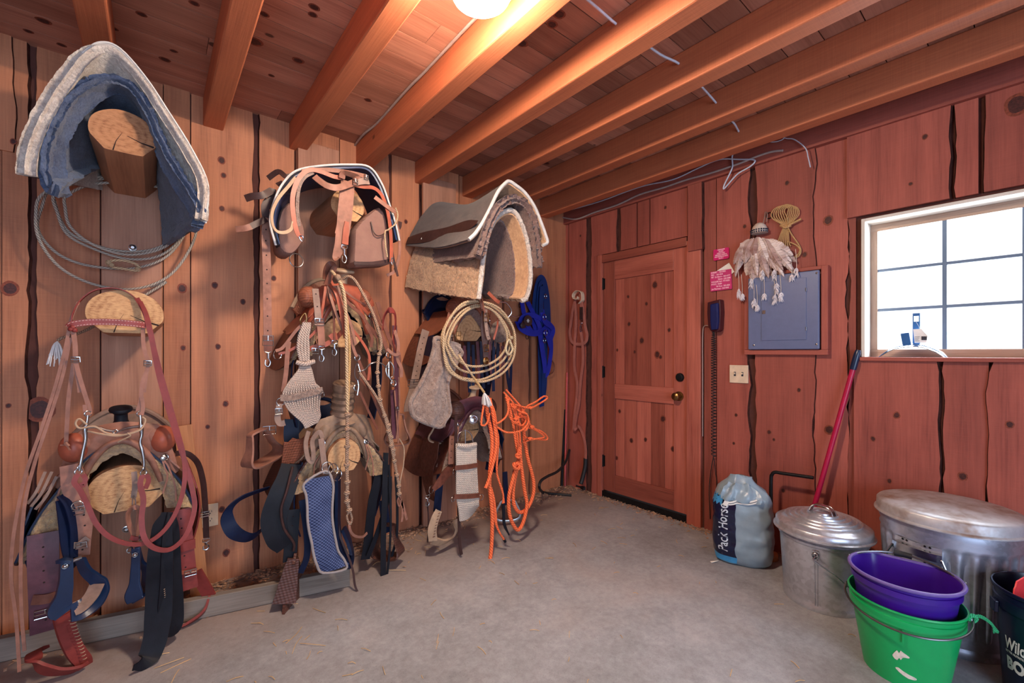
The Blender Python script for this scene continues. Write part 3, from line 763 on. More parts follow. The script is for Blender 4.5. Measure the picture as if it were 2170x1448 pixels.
def resample(pts, n):
    P = cat(pts, 12); L = [0]
    for a, b in zip(P, P[1:]): L.append(L[-1]+(b-a).length)
    out = []; j = 0
    for i in range(n):
        s = L[-1]*i/(n-1)
        while j < len(L)-2 and L[j+1] < s: j += 1
        f = (s-L[j])/max(1e-9, L[j+1]-L[j]); out.append(P[j].lerp(P[j+1], min(1, max(0, f))))
    return out
def drape(front, back, th, rows=12, cols=70, fluff=0.0, fs=60, out=(0, 0, 1), mid=None, sag=0.0, mb=None, curl=0.0):
    """A cloth hung from its front outline to its back outline (lists of points), th thick."""
    F, B = resample(front, cols), resample(back, cols); Mi = resample(mid, cols) if mid else None
    R = []
    for i in range(rows):
        t = i/(rows-1)
        row = []
        for a, b, k in zip(F, B, range(cols)):
            if Mi: p = a*(1-t)*(1-2*t)+Mi[k]*4*t*(1-t)+b*t*(2*t-1)
            else: p = a.lerp(b, t)
            p = p+V((0, 0, -sag*4*t*(1-t)))
            if fluff: p = p+V((nz(p, fs), nz(p+V((7, 0, 0)), fs), nz(p+V((0, 9, 0)), fs)))*fluff
            row.append(p)
        R.append(row)
    mb = mb or MB(); mb.sheet(R, th, out); return mb
def offs(pts, k, c):       # push an outline away from a centre
    return [p+(p-V(c)).normalized()*k for p in pts]

# hardware ----------------------------------------------------------
def buckle(mb, c, w, h, face=(0, -1, 0), up=(0, 0, 1), r=.0025):
    c = V(c); u = V(up).normalized(); f = V(face).normalized(); s = u.cross(f).normalized()
    mb.tube([c+s*w/2+u*h/2, c-s*w/2+u*h/2, c-s*w/2-u*h/2, c+s*w/2-u*h/2], r, 6, 1, closed=True)
    mb.tube([c-s*w/2, c+s*w/2], r*.8, 6, 1); mb.tube([c+f*.003, c+f*.004+u*h*.5], r*.8, 6, 1)
def snap(mb, top, L=.07, face=(0, -1, 0), up=(0, 0, 1), w=.026):
    c = V(top); u = V(up).normalized(); f = V(face).normalized(); s = u.cross(f).normalized()
    mb.tube([c+s*w/2, c-s*w/2, c-s*w/2-u*.012, c-u*.018, c+s*w/2-u*.012], .0024, 6, 1, closed=True)
    mb.tube([c-u*.018, c-u*L*.55], [.005, .0042], 8, 2)
    mb.tube([c-u*L*.5, c-u*L*.75+s*.010, c-u*L+s*.002, c-u*L*.9-s*.011, c-u*L*.62-s*.010], .0028, 6, 4)
def dring(mb, c, R, n=(0, -1, 0), r=.0026, flat=(1, 1)): mb.ring(c, n, R, r, 7, 20, flat)
def concho(mb, c, R, n=(0, -1, 0)):
    n = V(n).normalized(); a = n.orthogonal().normalized(); A = Matrix((a, n.cross(a), n)).transposed()
    mb.lathe([(R, 0), (R, .002), (R*.8, .005), (R*.75, .0045), (R*.4, .008), (.001, .009)], c, 20, A)

# stirrup -----------------------------------------------------------
def stirrup(parent, top, yaw, mat, style='bell', h=.15, w=.13, depth=.055, name='stirrup', tread=None, roll=0.0, lace=False, lean=0.0):
    """top: where the leather hangs it; yaw: direction (degrees) the foot would go, 0 = along +x."""
    y = math.radians(yaw); ax = V((math.cos(y), math.sin(y), 0)); s = V((-ax.y, ax.x, 0)); u = V((0, 0, 1))
    Rm = Matrix.Rotation(math.radians(lean), 3, ax); s = Rm@s; u = Rm@u
    T = V(top)
    q = lambda a, b: T+s*a*w-u*b*h
    if style == 'bell': prof = [(-.20, 0), (.20, 0), (.25, .10), (.36, .50), (.52, .80), (.47, .95), (.2, 1.0), (-.2, 1.0), (-.47, .95), (-.52, .80), (-.36, .50), (-.25, .10)]; wd = [.55, .55, .6, .75, 1.15, 1.4, 1.5, 1.5, 1.4, 1.15, .75, .6]
    else: prof = [(-.22, 0), (.22, 0), (.34, .2), (.46, .5), (.50, .8), (.36, .97), (0, 1.02), (-.36, .97), (-.50, .8), (-.46, .5), (-.34, .2)]; wd = [.7]*11
    mb = MB(); pts = [q(a, b) for a, b in prof]
    P = cat(pts, 5, True); n = len(P); W_ = []
    for i in range(len(prof)):
        a, b = wd[i], wd[(i+1) % len(wd)]
        W_ += [a+(b-a)*k/5 for k in range(5)]
    base = len(mb.v)
    c0 = T-u*h*.55; th = .008 if style == 'bell' else .012
    for i in range(n):
        t = (P[(i+1) % n]-P[i-1]).normalized(); nn = ax.cross(t)
        if nn.dot(P[i]-c0) < 0: nn = -nn
        hw = W_[i]*depth/2
        for a, b in ((-1, 0), (-.92, 1), (.92, 1), (1, 0), (.92, -.2), (-.92, -.2)): mb.v.append(P[i]+ax*a*hw+nn*b*th)
    L = 0
    for i in range(n):
        j = (i+1) % n; dl = (P[j]-P[i]).length
        for k in range(6):
            k2 = (k+1) % 6
            mb.face((base+i*6+k, base+i*6+k2, base+j*6+k2, base+j*6+k), [(L, k/6), (L, (k+1)/6), (L+dl, (k+1)/6), (L+dl, k/6)])
        L += dl
    o = mb.build(name, mat, parent, angle=50)
    if tread:
        mb = MB(); k0 = int(n*5.2/len(prof)); k1 = int(n*7.6/len(prof))
        mb.strap([P[k]+u*.004 for k in range(k0, k1+1)], depth*1.3, .005, res=1, side=ax); mb.build('tread', tread, o)
    if lace:
        mb = MB()
        i0, i1 = int(n*2.0/len(prof)), int(n*5.0/len(prof))
        for i in range(i0, i1):
            t = (P[(i+1) % n]-P[i-1]).normalized(); nn = ax.cross(t)
            if nn.dot(P[i]-c0) < 0: nn = -nn
            c = P[i]+nn*(th+.001); mb.tube([c-ax*.008-t*.003, c+nn*.002, c+ax*.008+t*.003], .0016, 5, 1)
        mb.build('lacing', M['raw'], o)
    return o

# western saddle ------------------------------------------------------
def saddle(label, cx, zg, df, mats, horn=(.036, .065, .022), horn_wrap=False, skirt=(.225, .345, .215, .30), fl='fleece_gold', cant=.15, strings=True, swell=.172, k=1.0, fend=(True, True), hornmat=None, back=.05, cantz=.115, corner=0.0):
    """cx: centre line on the wall, zg: top of the gullet, df: how far the front of the fork stands off the wall."""
    lea, dk, seat_m = mats
    r = thing('western_saddle', label, 'saddle', (cx, YL-df*.5, zg-.1))
    P = lambda x, d, z: V((cx+x*k, YL-d, zg+z*k))
    lw, ld, rw, rd = skirt
    def outline(d, grow=0, drop=0, spread=0):
        pts = [(-lw-spread, -ld-drop), (-lw*.84-spread*.8, -ld*.68-drop*.6), (-lw*.62-spread*.6, -ld*.40-drop*.3), (-lw*.33, -.04), (0, 0), (rw*.33, -.04), (rw*.62+spread*.6, -rd*.40-drop*.3), (rw*.84+spread*.8, -rd*.68-drop*.6), (rw+spread, -rd-drop)]
        return [P(x*(1+grow*2), d, z+grow) for x, z in pts]
    # fleece-lined skirts
    fr, mid, bk = outline(df-.02), outline(df*.5, 0, .06, .02), outline(back, 0, .03, .03)
    inn = [q+(P(0, df-.045, -.28)-q)*(.16+.22*abs(i-4)/4) for i, q in enumerate(outline(df-.045))]
    drape_multi([inn, fr, mid, bk], .022, 7, 90, .006, 55, f2=.003).build('fleece_lining', M[fl], r)
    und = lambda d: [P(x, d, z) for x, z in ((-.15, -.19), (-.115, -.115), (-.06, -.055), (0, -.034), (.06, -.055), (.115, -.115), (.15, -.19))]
    drape(und(df-.05), und(back+.03), .006, 8, 40).build('gullet_shade', L_['navy'], r)  # added navy sheet, colours the inside of the arch like blue shade
    o2 = lambda d, dr, sp: offs(outline(d, 0, dr, sp), .006, P(0, d, -.3))
    drape(o2(df-.012, .004, .004), o2(back-.015, .04, .035), .007, 14, 64, mid=o2(df*.5, .066, .028)).build('skirt', dk, r)
    # jockeys lie over the skirt
    for sg, w_, dd in ((-1, lw, ld), (1, rw, rd)):
        rows = []
        for i in range(9):
            t = i/8; d = (df-.03)*(1-t)+(back+.02)*t; row = []
            bulge = math.sin(PI*min(1, t*1.15))**.6 if t < .87 else .55
            for j in range(9):
                s = j/8; x = w_*(.30+.62*s*(.70+.25*bulge)); z = -.035-(dd*.62)*s**1.1*(.62+.30*bulge)+.012
                row.append(P(sg*(x+.018), d, z+.012))
            rows.append(row)
        mb = MB(); mb.sheet(rows, .006, (sg, 0, .6)); mb.build('jockey', lea, r)
    # fork with its two swells
    mb = MB(); rings = []; n = 26; m = 18
    for i in range(n+1):
        s = -1+2*i/n; a = abs(s); x = s*swell
        bul = math.exp(-((a-.74)/.24)**2)
        zc = .045-.05*a**1.6-.02*bul; hz = (.034+.036*bul)*(math.sqrt(max(0, 1-a**6))*.96+.04); hd = (.036+.020*bul)*(math.sqrt(max(0, 1-a**6))*.95+.05)
        rings.append([P(x, df-.05+hd*math.cos(2*PI*q/m), zc+hz*math.sin(2*PI*q/m)) for q in range(m)])
    mb.loft(rings, True, False, True, True); mb.build('fork', lea, r, sub=1)
    rows = []
    for t in range(7):
        t /= 6; row = []
        for s in range(25):
            s = -1+s/12; a = abs(s)
            ix, iz = math.copysign(.128*a**1.15, s), .004-.185*a**2.0
            ox, oz = math.copysign(.062+.125*a**.8 if a > .02 else .0, s) if a > .02 else 0, .088-.02*a-.215*a**2.4
            if a <= .33: ox = s*.30
            x_, z_ = ix+(ox-ix)*t, iz+(oz-iz)*t
            row.append(P(x_, df-.022+.020*math.sin(PI*t)-.03*a*a, z_))
        rows.append(row)
    mb = MB(); mb.sheet(rows, .03, (0, -1, 0)); mb.build('fork_cover', lea, r)
    mb = MB()                                                   # gullet roll down to the bars
    mb.tube([P(-.128, df-.035, -.175), P(-.098, df-.02, -.085), P(-.05, df-.012, -.012), P(0, df-.010, .012), P(.05, df-.012, -.012), P(.098, df-.02, -.085), P(.128, df-.035, -.175)], [.012, .014, .013, .012, .013, .014, .012], 10, 6); mb.build('gullet', lea, r)
    # horn
    hR, hh, hn = horn; mb = MB(); lean = Matrix.Rotation(math.radians(14), 3, 'X')
    c = P(0, df-.055, .068)
    A = Matrix(((1, 0, 0), (0, math.cos(.26), -math.sin(.26)), (0, math.sin(.26), math.cos(.26))))
    prof = [(hn*1.9, -.02), (hn*1.35, .005), (hn, hh*.35), (hn*.95, hh*.8), (hn*1.3, hh*.92), (hR, hh), (hR*1.04, hh+.006), (hR*.98, hh+.012), (hR*.6, hh+.016), (.002, hh+.017)]
    if horn_wrap: prof = [(hn*1.6, -.02)]+[(hn*(1.18 if i % 2 else 1.05), .0+hh*.9*i/9) for i in range(10)]+[(hR, hh), (hR*1.03, hh+.008), (hR*.95, hh+.014), (.002, hh+.016)]
    mb.lathe(prof, c, 28, A); mb.build('horn', hornmat or dk, r)
    # seat and cantle
    rows = []
    for i in range(13):
        t = i/12; d = (df-.09)*(1-t)+(back+.01)*t
        hw = .075+.085*t; dip = .05*(1-t)**2+.0-.055*math.sin(PI*min(1, t*1.0))*.75+.10*max(0, t-.7)**1.4*2.2
        rows.append([P(hw*s, d, dip-.055*abs(s)**2.2*(1-.35*t)) for s in (-1, -.8, -.6, -.4, -.2, 0, .2, .4, .6, .8, 1)])
    mb = MB(); mb.sheet(rows, .02, (0, 0, 1)); mb.build('seat', seat_m, r)
    rows = []; rim = []
    for i in range(6):
        t = i/5; row = []
        for j in range(23):
            s = -1+2*j/22; a = s*cant*(.86+.14*t); top = cantz*(1-abs(s)**2.4)
            row.append(P(a, back+.035-.03*t+.055*abs(s)**2, -.035-.03*abs(s)+t*(top+.035)))
        rows.append(row); rim = row
    mb = MB(); mb.sheet(rows, .018, (0, -1, .3)); co = mb.build('cantle', seat_m, r)
    mb = MB(); mb.tube([p+V((0, -.006, .002)) for p in rim], .011, 8, 2); mb.build('cantle_binding', M['raw'] if seat_m is L_['basket'] else seat_m, co)
    # conchos and saddle strings
    if strings:
        for sg in (-1, 1):
            c = P(sg*(swell*.62), df-.0, -.045); c = P(sg*swell*.75, df-.018, -.075)
            mb = MB(); concho(mb, c+V((sg*.008, -.006, 0)), .016, (sg*.5, -1, .2)); q = mb.build('concho', M['steel'], r)
            mb = MB()
            for e in (-1, 1): mb.strap([c+V((0, -.008, 0)), c+V((sg*.015+e*.006, -.016, -.04)), c+V((sg*.03+e*.012, -.014, -.10-.02*e)), c+V((sg*.025+e*.022, -.01, -.17-.02*e))], .006, .0025, (0, -1, 0))
            mb.build('saddle_string', L_['tan'], r)
    return r, P

def fender(parent, P, sg, x, d, z0, z1, w0, w1, mat, slant=0.0, fy=0.0, thick=.006):
    """The wide leather below the seat; narrows to the stirrup leather."""
    rows = []
    n = 9
    for i in range(n):
        t = i/(n-1); w = w0+(w1-w0)*(t**.8) if t > .25 else w0*(.82+.72*t)
        c = P(x+slant*t, d, z0+(z1-z0)*t)
        out = V((sg*.035*math.sin(PI*t), 0, 0))
        ax = V((math.sin(math.radians(fy)), -math.cos(math.radians(fy)), 0)) if fy is not None else V((0, -1, 0))
        rows.append([c+out+ax*w*(s/4-.5) for s in range(5)])
    mb = MB(); mb.sheet(rows, thick, (sg, 0, 0)); return mb.build('fender', mat, parent)
def leather_strap(parent, pts, w, mat, name='strap', th=.004, face=(0, -1, 0), holes=0, hw=None, tip=False, bk=None, res=6):
    mb = MB(); mb.strap(pts, w, th, face, res, tip=tip)
    if holes:
        mb.m = 1; P = cat(pts, 10); f = V(face).normalized()
        for i in range(holes):
            p = P[int((len(P)-1)*(.15+.7*i/max(1, holes-1)))]
            mb.tube([p+f*th*.4, p+f*(th*.5+.0006)], .0034, 8, 1)
    return mb.build(name, [mat, M['crack']], parent)
def buckles(parent, specs, mat=None):
    for s_ in specs:
        mb = MB(); buckle(mb, *s_[:3], **(s_[3] if len(s_) > 3 else {})); mb.build('buckle', mat or M['steel'], parent)
def snaps(parent, specs, mat=None):
    for c, L in specs:
        mb = MB(); snap(mb, c, L); mb.build('snap', mat or M['steel'], parent)
def rings_(parent, specs, mat=None, name='ring'):
    for c, R, n in specs:
        mb = MB(); dring(mb, c, R, n); mb.build(name, mat or M['steel'], parent)
def straps(parent, name, mat, *runs, face=(0, -1, 0), res=6, tip=False):
    for w, pts in runs:
        mb = MB(); mb.strap(WP(*pts), w, .0038, face, res, tip=tip); mb.build(name, mat, parent)
def drape_multi(outs, th, per=7, cols=90, fluff=0.0, fs=60, out=(0, 0, 1), f2=0.0):
    R0 = [resample(o, cols) for o in outs]; cols_ = [cat([r[k] for r in R0], per) for k in range(cols)]
    R = [[cols_[k][i] for k in range(cols)] for i in range(len(cols_[0]))]
    for row in R:
        for k, q in enumerate(row):
            if fluff: row[k] = q+V((nz(q, fs), nz(q+V((7, 0, 0)), fs), nz(q+V((0, 9, 0)), fs)))*fluff+V((nz(q, fs*3.1), nz(q+V((7, 0, 0)), fs*3.1), nz(q+V((0, 9, 0)), fs*3.1)))*f2
    mb = MB(); mb.sheet(R, th, out); return mb
# ================================================================== LEFT RACK
# fleece-lined pad and the navy blanket under it
fd = .66
fr = WP((58, 372, fd), (64, 318, fd), (92, 250, fd), (140, 172, fd), (182, 118, fd), (216, 98, fd), (256, 112, fd), (308, 172, fd), (352, 240, fd), (400, 318, fd), (434, 392, fd), (430, 470, fd))
bk = WP((200, 400, .06), (205, 360, .06), (222, 320, .06), (250, 270, .06), (275, 248, .06), (292, 240, .06), (312, 250, .06), (334, 290, .06), (352, 335, .06), (370, 400, .06), (380, 450, .06), (384, 500, .06))
pad = thing('fleece_saddle_pad', 'white fleece-lined saddle pad, the outer layer draped over the top left log', 'saddle pad', W(245, 330, .4))
cpt = W(250, 340, fd)
drape(offs(fr, .008, cpt), offs(bk, .008, W(290, 400, .06)), .007, 12, 60).build('shell', M['canvas_grey'], pad)
drape_multi([offs(WP((92,372,.60),(98,330,.60),(122,262,.60),(164,196,.60),(196,168,.60),(218,160,.60),(244,166,.60),(288,210,.60),(326,270,.60),(368,336,.60),(400,400,.60),(404,456,.60)), 0, cpt), fr, bk], .026, 22, 200, .002, 30, f2=.0006).build('fleece_lining', M['fleece_white'], pad)
mb = MB()
for q, z in ((.010, -.004), (.004, .0)): mb.tube([p+V((0, z-.003, 0)) for p in offs(fr, q, cpt)], .0035, 6, 5)
mb.build('edge_piping', M['piping'], pad)
fb = .655
fr2 = WP((134, 402, fb), (96, 380, fb), (92, 320, fb), (118, 250, fb), (158, 196, fb), (214, 172, fb), (262, 176, fb), (300, 205, fb), (330, 262, fb), (366, 340, fb), (406, 402, fb), (428, 452, fb), (414, 482, fb-.02))
bk2 = WP((222, 352, .10), (215, 340, .10), (222, 322, .10), (238, 300, .10), (258, 275, .10), (280, 262, .10), (298, 262, .10), (314, 280, .10), (330, 320, .10), (342, 380, .10), (350, 440, .10), (354, 500, .10), (355, 524, .10))
in2 = WP((152, 412, .60), (146, 392, .60), (140, 330, .60), (162, 272, .60), (196, 232, .60), (230, 206, .60), (262, 202, .60), (290, 226, .60), (312, 280, .60), (338, 348, .60), (374, 410, .60), (402, 455, .60), (402, 490, .58))
bl = drape_multi([offs(in2, .0, cpt), offs(fr2, .0, cpt), offs(fr2, .012, cpt+V((0, .2, 0))), bk2][:2]+[bk2], .02, 16, 150, .004, 40, f2=.003); ob = bl.build('wool_blanket', M['felt_navy'])
tag(ob, 'navy wool felt saddle blanket folded under the white fleece-lined pad', 'blanket')

# silver-grey lariat hung behind the blanket
lar = thing('lariat', 'silver-grey lariat rope coiled and hung under the navy blanket', 'rope', W(250, 560, .1))
mb = MB()
loops = [
 [(110, 398), (88, 440), (80, 486), (112, 530), (160, 556), (222, 568), (290, 568), (350, 546), (388, 502), (400, 452), (372, 400), (300, 372), (190, 372)],
 [(120, 404), (118, 436), (140, 486), (186, 514), (252, 532), (318, 530), (364, 508), (388, 470), (380, 410), (310, 380), (190, 380)],
 [(116, 410), (122, 452), (142, 496), (190, 524), (262, 548), (326, 546), (370, 520), (396, 470), (384, 410), (310, 376), (180, 384)],
 [(92, 410), (76, 456), (84, 510), (126, 566), (190, 600), (258, 613), (316, 606), (364, 580), (398, 536), (416, 490), (410, 440), (330, 390), (180, 376)],
 [(142, 414), (138, 440), (150, 482), (200, 520), (270, 540), (340, 528), (380, 494), (396, 450), (370, 408), (290, 390), (200, 390)]]
for i, lp in enumerate(loops): mb.tube([W(x, y, .095+.012*i) for x, y in lp], .0056, 8, 5, closed=True)
mb.tube(WP((318, 608, .11), (330, 604, .10), (352, 598, .1), (300, 630, .1), (285, 640, .08)), .0056, 8, 5)
mb.build('coil', M['rope_grey'], lar)
mb = MB(); mb.tube(WP((226, 556, .16), (244, 552, .165), (266, 553, .165), (288, 560, .165), (296, 570, .165), (288, 574, .165), (262, 570, .165), (238, 566, .16)), .0058, 8, 5, closed=True)
for x, y in ((230, 556), (236, 562), (292, 570)): mb.ball(W(x, y, .165), .011, 10)
mb.build('honda', M['rope_tan'], lar)

# saddle 1
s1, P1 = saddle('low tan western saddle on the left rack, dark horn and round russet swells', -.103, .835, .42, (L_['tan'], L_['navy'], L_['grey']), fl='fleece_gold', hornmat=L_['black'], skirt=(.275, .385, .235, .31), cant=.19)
for sg, sl in ((-1, 0), (1, 0)):
    mb = MB(); mb.ball(P1(sg*.132, .385, .0), (.046, .05, .058), 18); mb.build('swell', L_['russet'], s1)
fender(s1, P1, -1, -.235, .30, -.17, -.52, .24, .10, L_['navy'], -.0)
fender(s1, P1, 1, .225, .28, -.14, -.50, .22, .10, L_['red'], .01)
# stirrup leathers, broad and punched
leather_strap(s1, WP((92, 1130, .42), (92, 1180, .43), (94, 1240, .435), (97, 1300, .435), (98, 1338, .43)), .082, L_['purple'], 'stirrup_leather', .006, holes=7)
mb = MB(); mb.strap(WP((68, 1272, .441), (96, 1270, .446), (124, 1262, .441)), .034, .006); mb.build('keeper', L_['brown'], s1)
mb = MB(); buckle(mb, W(96, 1300, .447), .055, .028); mb.build('buckle', M['steel'], s1)
leather_strap(s1, WP((382, 1080, .40), (386, 1130, .41), (392, 1190, .415), (398, 1250, .415)), .072, L_['red'], 'stirrup_leather', .006, holes=7)
mb = MB(); mb.strap(WP((366, 1216, .425), (394, 1213, .428), (418, 1208, .424)), .016, .005); mb.build('keeper', L_['russet'], s1)
mb = MB(); buckle(mb, W(404, 1214, .432), .04, .024); mb.build('buckle', M['steel'], s1)
mb = MB(); mb.strap(WP((382, 1162, .422), (393, 1158, .424), (414, 1152, .42)), .04, .005); mb.build('keeper', L_['red'], s1)
# stirrups covered in laced red leather
mb = MB(); d = .44
mb.strap(WP((134, 1304, d), (142, 1340, d), (158, 1378, d), (176, 1402, d-.01), (180, 1416, d-.02)), [.058, .054, .052, .05, .046], .012, (.55, -.8, .1)); 
mb.strap(WP((180, 1408, d+.0), (158, 1420, d+.02), (118, 1424, d+.03), (86, 1414, d+.03), (72, 1396, d+.01), (74, 1382, d-.03), (92, 1376, d-.06)), [.04, .05, .055, .05, .045, .04, .04], .010, (.15, -.55, -.75))
st = mb.build('stirrup', L_['red'], s1)
mb = MB()
for i in range(13):
    t = i/12; c = W(146+t*30, 1316+t*82, d+.012); c2 = W(160+t*24, 1312+t*82, d+.012)
    mb.tube([c, (c+c2)*.5+V((0, -.004, 0)), c2], .0017, 5, 1)
mb.build('lacing', L_['raw'], st)
mb = MB(); d = .33
mb.strap(WP((414, 1212, d), (424, 1228, d), (440, 1256, d), (446, 1268, d)), .05, .010, (-.4, -.8, .1)); mb.strap(WP((444, 1264, d), (432, 1296, d+.03), (398, 1322, d+.04), (376, 1330, d+.04), (372, 1316, d+.02)), .04, .010, (.2, -.5, -.7))
mb.build('stirrup', L_['red'], s1)
# rigging: latigo, front dee and back billet
mb = MB(); mb.strap(WP((150, 985, .435), (158, 1030, .44), (168, 1060, .44), (176, 1085, .44)), [.06, .07, .06, .045], .006); mb.build('rigging_plate', L_['tan'], s1)
buckles(s1, [(W(166, 1082, .452), .035, .03)]); rings_(s1, [(W(164, 1072, .45), .016, (0, -1, 0))])
leather_strap(s1, WP((176, 1080, .446), (180, 1110, .45), (176, 1150, .45), (174, 1178, .45)), .044, L_['tan'], 'billet', holes=4)
mb = MB(); mb.strap(WP((142, 1152, .458), (164, 1156, .464), (186, 1140, .458)), .022, .005); mb.build('billet_keeper', L_['grey'], s1); buckles(s1, [(W(172, 1156, .47), .03, .022)])
leather_strap(s1, WP((130, 1060, .44), (136, 1110, .46), (142, 1160, .47), (152, 1190, .47), (158, 1184, .46), (160, 1120, .455), (148, 1070, .45), (132, 1048, .44)), .04, L_['navy'], 'latigo', face=(.75, -.6, 0))
mb = MB()
for p, q in (((96, 1000), (58, 1068)), ((110, 1000), (66, 1074)), ((120, 1010), (75, 1080))):
    mb.strap(WP((p[0], p[1], .40), ((p[0]+q[0])/2, (p[1]+q[1])/2+8, .42), (q[0], q[1], .41)), .009, .003)
mb.build('saddle_string', L_['grey'], s1)
mb = MB(); mb.strap(WP((284, 1000, .44), (286, 1030, .45), (283, 1055, .45)), .018, .004); mb.tube(WP((283, 1052, .455), (281, 1062, .455), (281, 1080, .455), (286, 1080, .455), (287, 1062, .455)), .0028, 6, 2, closed=True); mb.build('front_billet', L_['grey'], s1)

# bridle over the second log
br = thing('bridle', 'leather bridle with steel shank bit hung over the second left log', 'bridle', W(235, 690, .48))
d = .455
crown = WP((152, 694, d), (154, 668, d), (170, 638, d-.02), (198, 617, d-.02), (232, 611, d-.02), (262, 616, d-.02), (288, 634, d-.02), (304, 662, d), (310, 694, d))
mb = MB(); mb.strap(crown, .024, .0035, res=6, side=(0, -1, 0)); mb.build('crown', L_['red'], br)
mb = MB(); mb.strap(WP((146, 694, d+.01), (154, 688, d+.016), (190, 683, d+.018), (240, 683, d+.018), (290, 687, d+.018), (310, 690, d+.01)), .024, .004); mb.build('browband', L_['red_stitched'], br)
mb = MB()
for q in ((154, 694), (150, 698), (158, 700)): mb.ball(W(q[0], q[1], d+.014), .009, 8)
mb.build('knot', L_['red'], br)
mb = MB()
mb.strap(WP((155, 700, d+.004), (159, 730, d+.008), (160, 758, d+.01)), .014, .003); mb.strap(WP((160, 764, d+.012), (166, 790, d+.014), (178, 830, d+.015), (190, 868, d+.016), (189, 876, d+.02), (182, 874, d+.022), (180, 858, d+.02)), .013, .003)
mb.strap(WP((160, 762, d+.012), (163, 790, d+.01), (168, 820, d+.01), (169, 832, d+.01)), .012, .003)
mb.strap(WP((303, 692, d+.004), (304, 730, d+.008), (310, 756, d+.01), (314, 766, d+.012), (312, 784, d+.012), (302, 810, d+.014), (298, 850, d+.016), (292, 872, d+.018), (300, 878, d+.022), (303, 862, d+.02), (300, 842, d+.018)), .013, .003)
mb.strap(WP((314, 770, d+.012), (309, 800, d+.01), (305, 832, d+.01)), .012, .003)
mb.build('cheek_strap', L_['tan'], br)
buckles(br, [(W(160, 762, d+.018), .024, .018), (W(313, 770, d+.018), .024, .02)])
# the bit
db = d+.022; bit = MB()
bit.tube(WP((186, 880, db), (184, 896, db), (180, 908, db), (181, 930, db), (176, 955, db), (170, 985, db), (168, 998, db)), [.0045, .005, .0085, .0065, .0055, .006, .0045], 10, 5)
bit.tube(WP((297, 880, db), (298, 892, db), (299, 906, db), (300, 922, db), (297, 938, db), (302, 958, db), (305, 980, db), (304, 996, db)), [.0045, .005, .0085, .006, .0055, .006, .005, .0045], 10, 5)
bit.tube(WP((186, 906, db), (205, 906, db), (226, 912, db), (243, 914, db)), [.0055, .0055, .0045, .0035], 8, 5); bit.tube(WP((298, 904, db), (280, 906, db), (262, 910, db), (246, 917, db)), [.0055, .0055, .0045, .0035], 8, 5)
dring(bit, W(244, 915, db), .007)
for c in ((186, 877), (296, 877)): dring(bit, W(c[0], c[1], db), .010, (.6, -1, 0))
for c in ((166, 1000), (304, 1002)): dring(bit, W(c[0], c[1], db), .011, (.6, -1, 0)); dring(bit, W(c[0]+1, c[1]-9, db), .007, (1, -.4, 0))
bit.build('bit', M['steel'], br)
mb = MB(); mb.tube(WP((184, 900, db+.01), (168, 888, db+.015), (160, 898, db+.015), (170, 908, db+.015), (200, 904, db+.02), (226, 918, db+.02), (262, 922, db+.02), (296, 912, db+.02), (308, 892, db+.01), (302, 884, db)), .0036, 6, 5)
mb.tube(WP((186, 914, db+.006), (214, 920, db+.02), (250, 924, db+.022), (284, 916, db+.02), (300, 908, db+.006)), .0036, 6, 5); mb.tube(WP((270, 918, db+.024), (276, 924, db+.026), (256, 934, db+.02), (250, 938, db+.015)), .003, 6, 4); mb.build('curb_strap', L_['raw'], br)
# reins
mb = MB(); d2 = db+.004
mb.strap(WP((166, 1004, d2), (160, 1014, d2+.004), (158, 1024, d2+.006), (170, 1040, d2+.008), (186, 1072, d2+.01), (204, 1110, d2+.02), (232, 1138, d2+.03), (272, 1153, d2+.03), (312, 1150, d2+.03), (350, 1122, d2+.02), (378, 1074, d2+.01), (391, 1020, d2), (388, 960, d2-.02), (366, 880, d2-.02), (340, 790, d2-.02), (318, 706, d2-.01), (308, 664, d2-.02), (290, 632, d2-.035)), .016, .0035)
mb.strap(WP((176, 1006, d2), (181, 1016, d2+.004), (176, 1030, d2+.006), (170, 1024, d2+.004)), .014, .0035)
mb.strap(WP((303, 1006, d2), (298, 1020, d2+.004), (298, 1032, d2+.006), (304, 1060, d2+.01), (300, 1100, d2+.02), (306, 1140, d2+.035), (328, 1162, d2+.04), (362, 1164, d2+.04), (394, 1134, d2+.03), (412, 1080, d2+.01), (408, 1040, d2), (392, 980, d2-.02), (364, 890, d2-.02), (338, 800, d2-.02), (322, 720, d2-.01), (310, 670, d2-.02), (296, 640, d2-.035)), .018, .0035)
mb.strap(WP((310, 1006, d2), (315, 1018, d2), (308, 1036, d2)), .016, .0035)
mb.build('rein', L_['red'], br)
mb = MB()
mb.strap(WP((166, 640, d-.01), (150, 680, d), (138, 740, d), (114, 830, d), (84, 920, d), (56, 1000, d), (38, 1080, d-.01), (26, 1160, d-.01), (24, 1230, d-.01), (34, 1310, d-.01), (40, 1400, d), (41, 1424, d)), .0095, .0035)
mb.strap(WP((150, 716, d), (132, 800, d), (104, 890, d), (74, 980, d), (54, 1060, d-.01), (46, 1140, d-.01), (44, 1220, d-.01), (46, 1300, d-.01), (52, 1380, d)), .0095, .0035)
mb.strap(WP((156, 770, d-.01), (146, 840, d-.01), (142, 900, d-.01), (140, 940, d-.01)), .012, .003)
mb.tube(WP((128, 944, d-.005), (140, 944, d), (148, 954, d-.005)), .003, 6, 3); mb.tube(WP((138, 938, d), (145, 946, d)), .006, 6, 2)
mb.build('rein', L_['tan'], br)

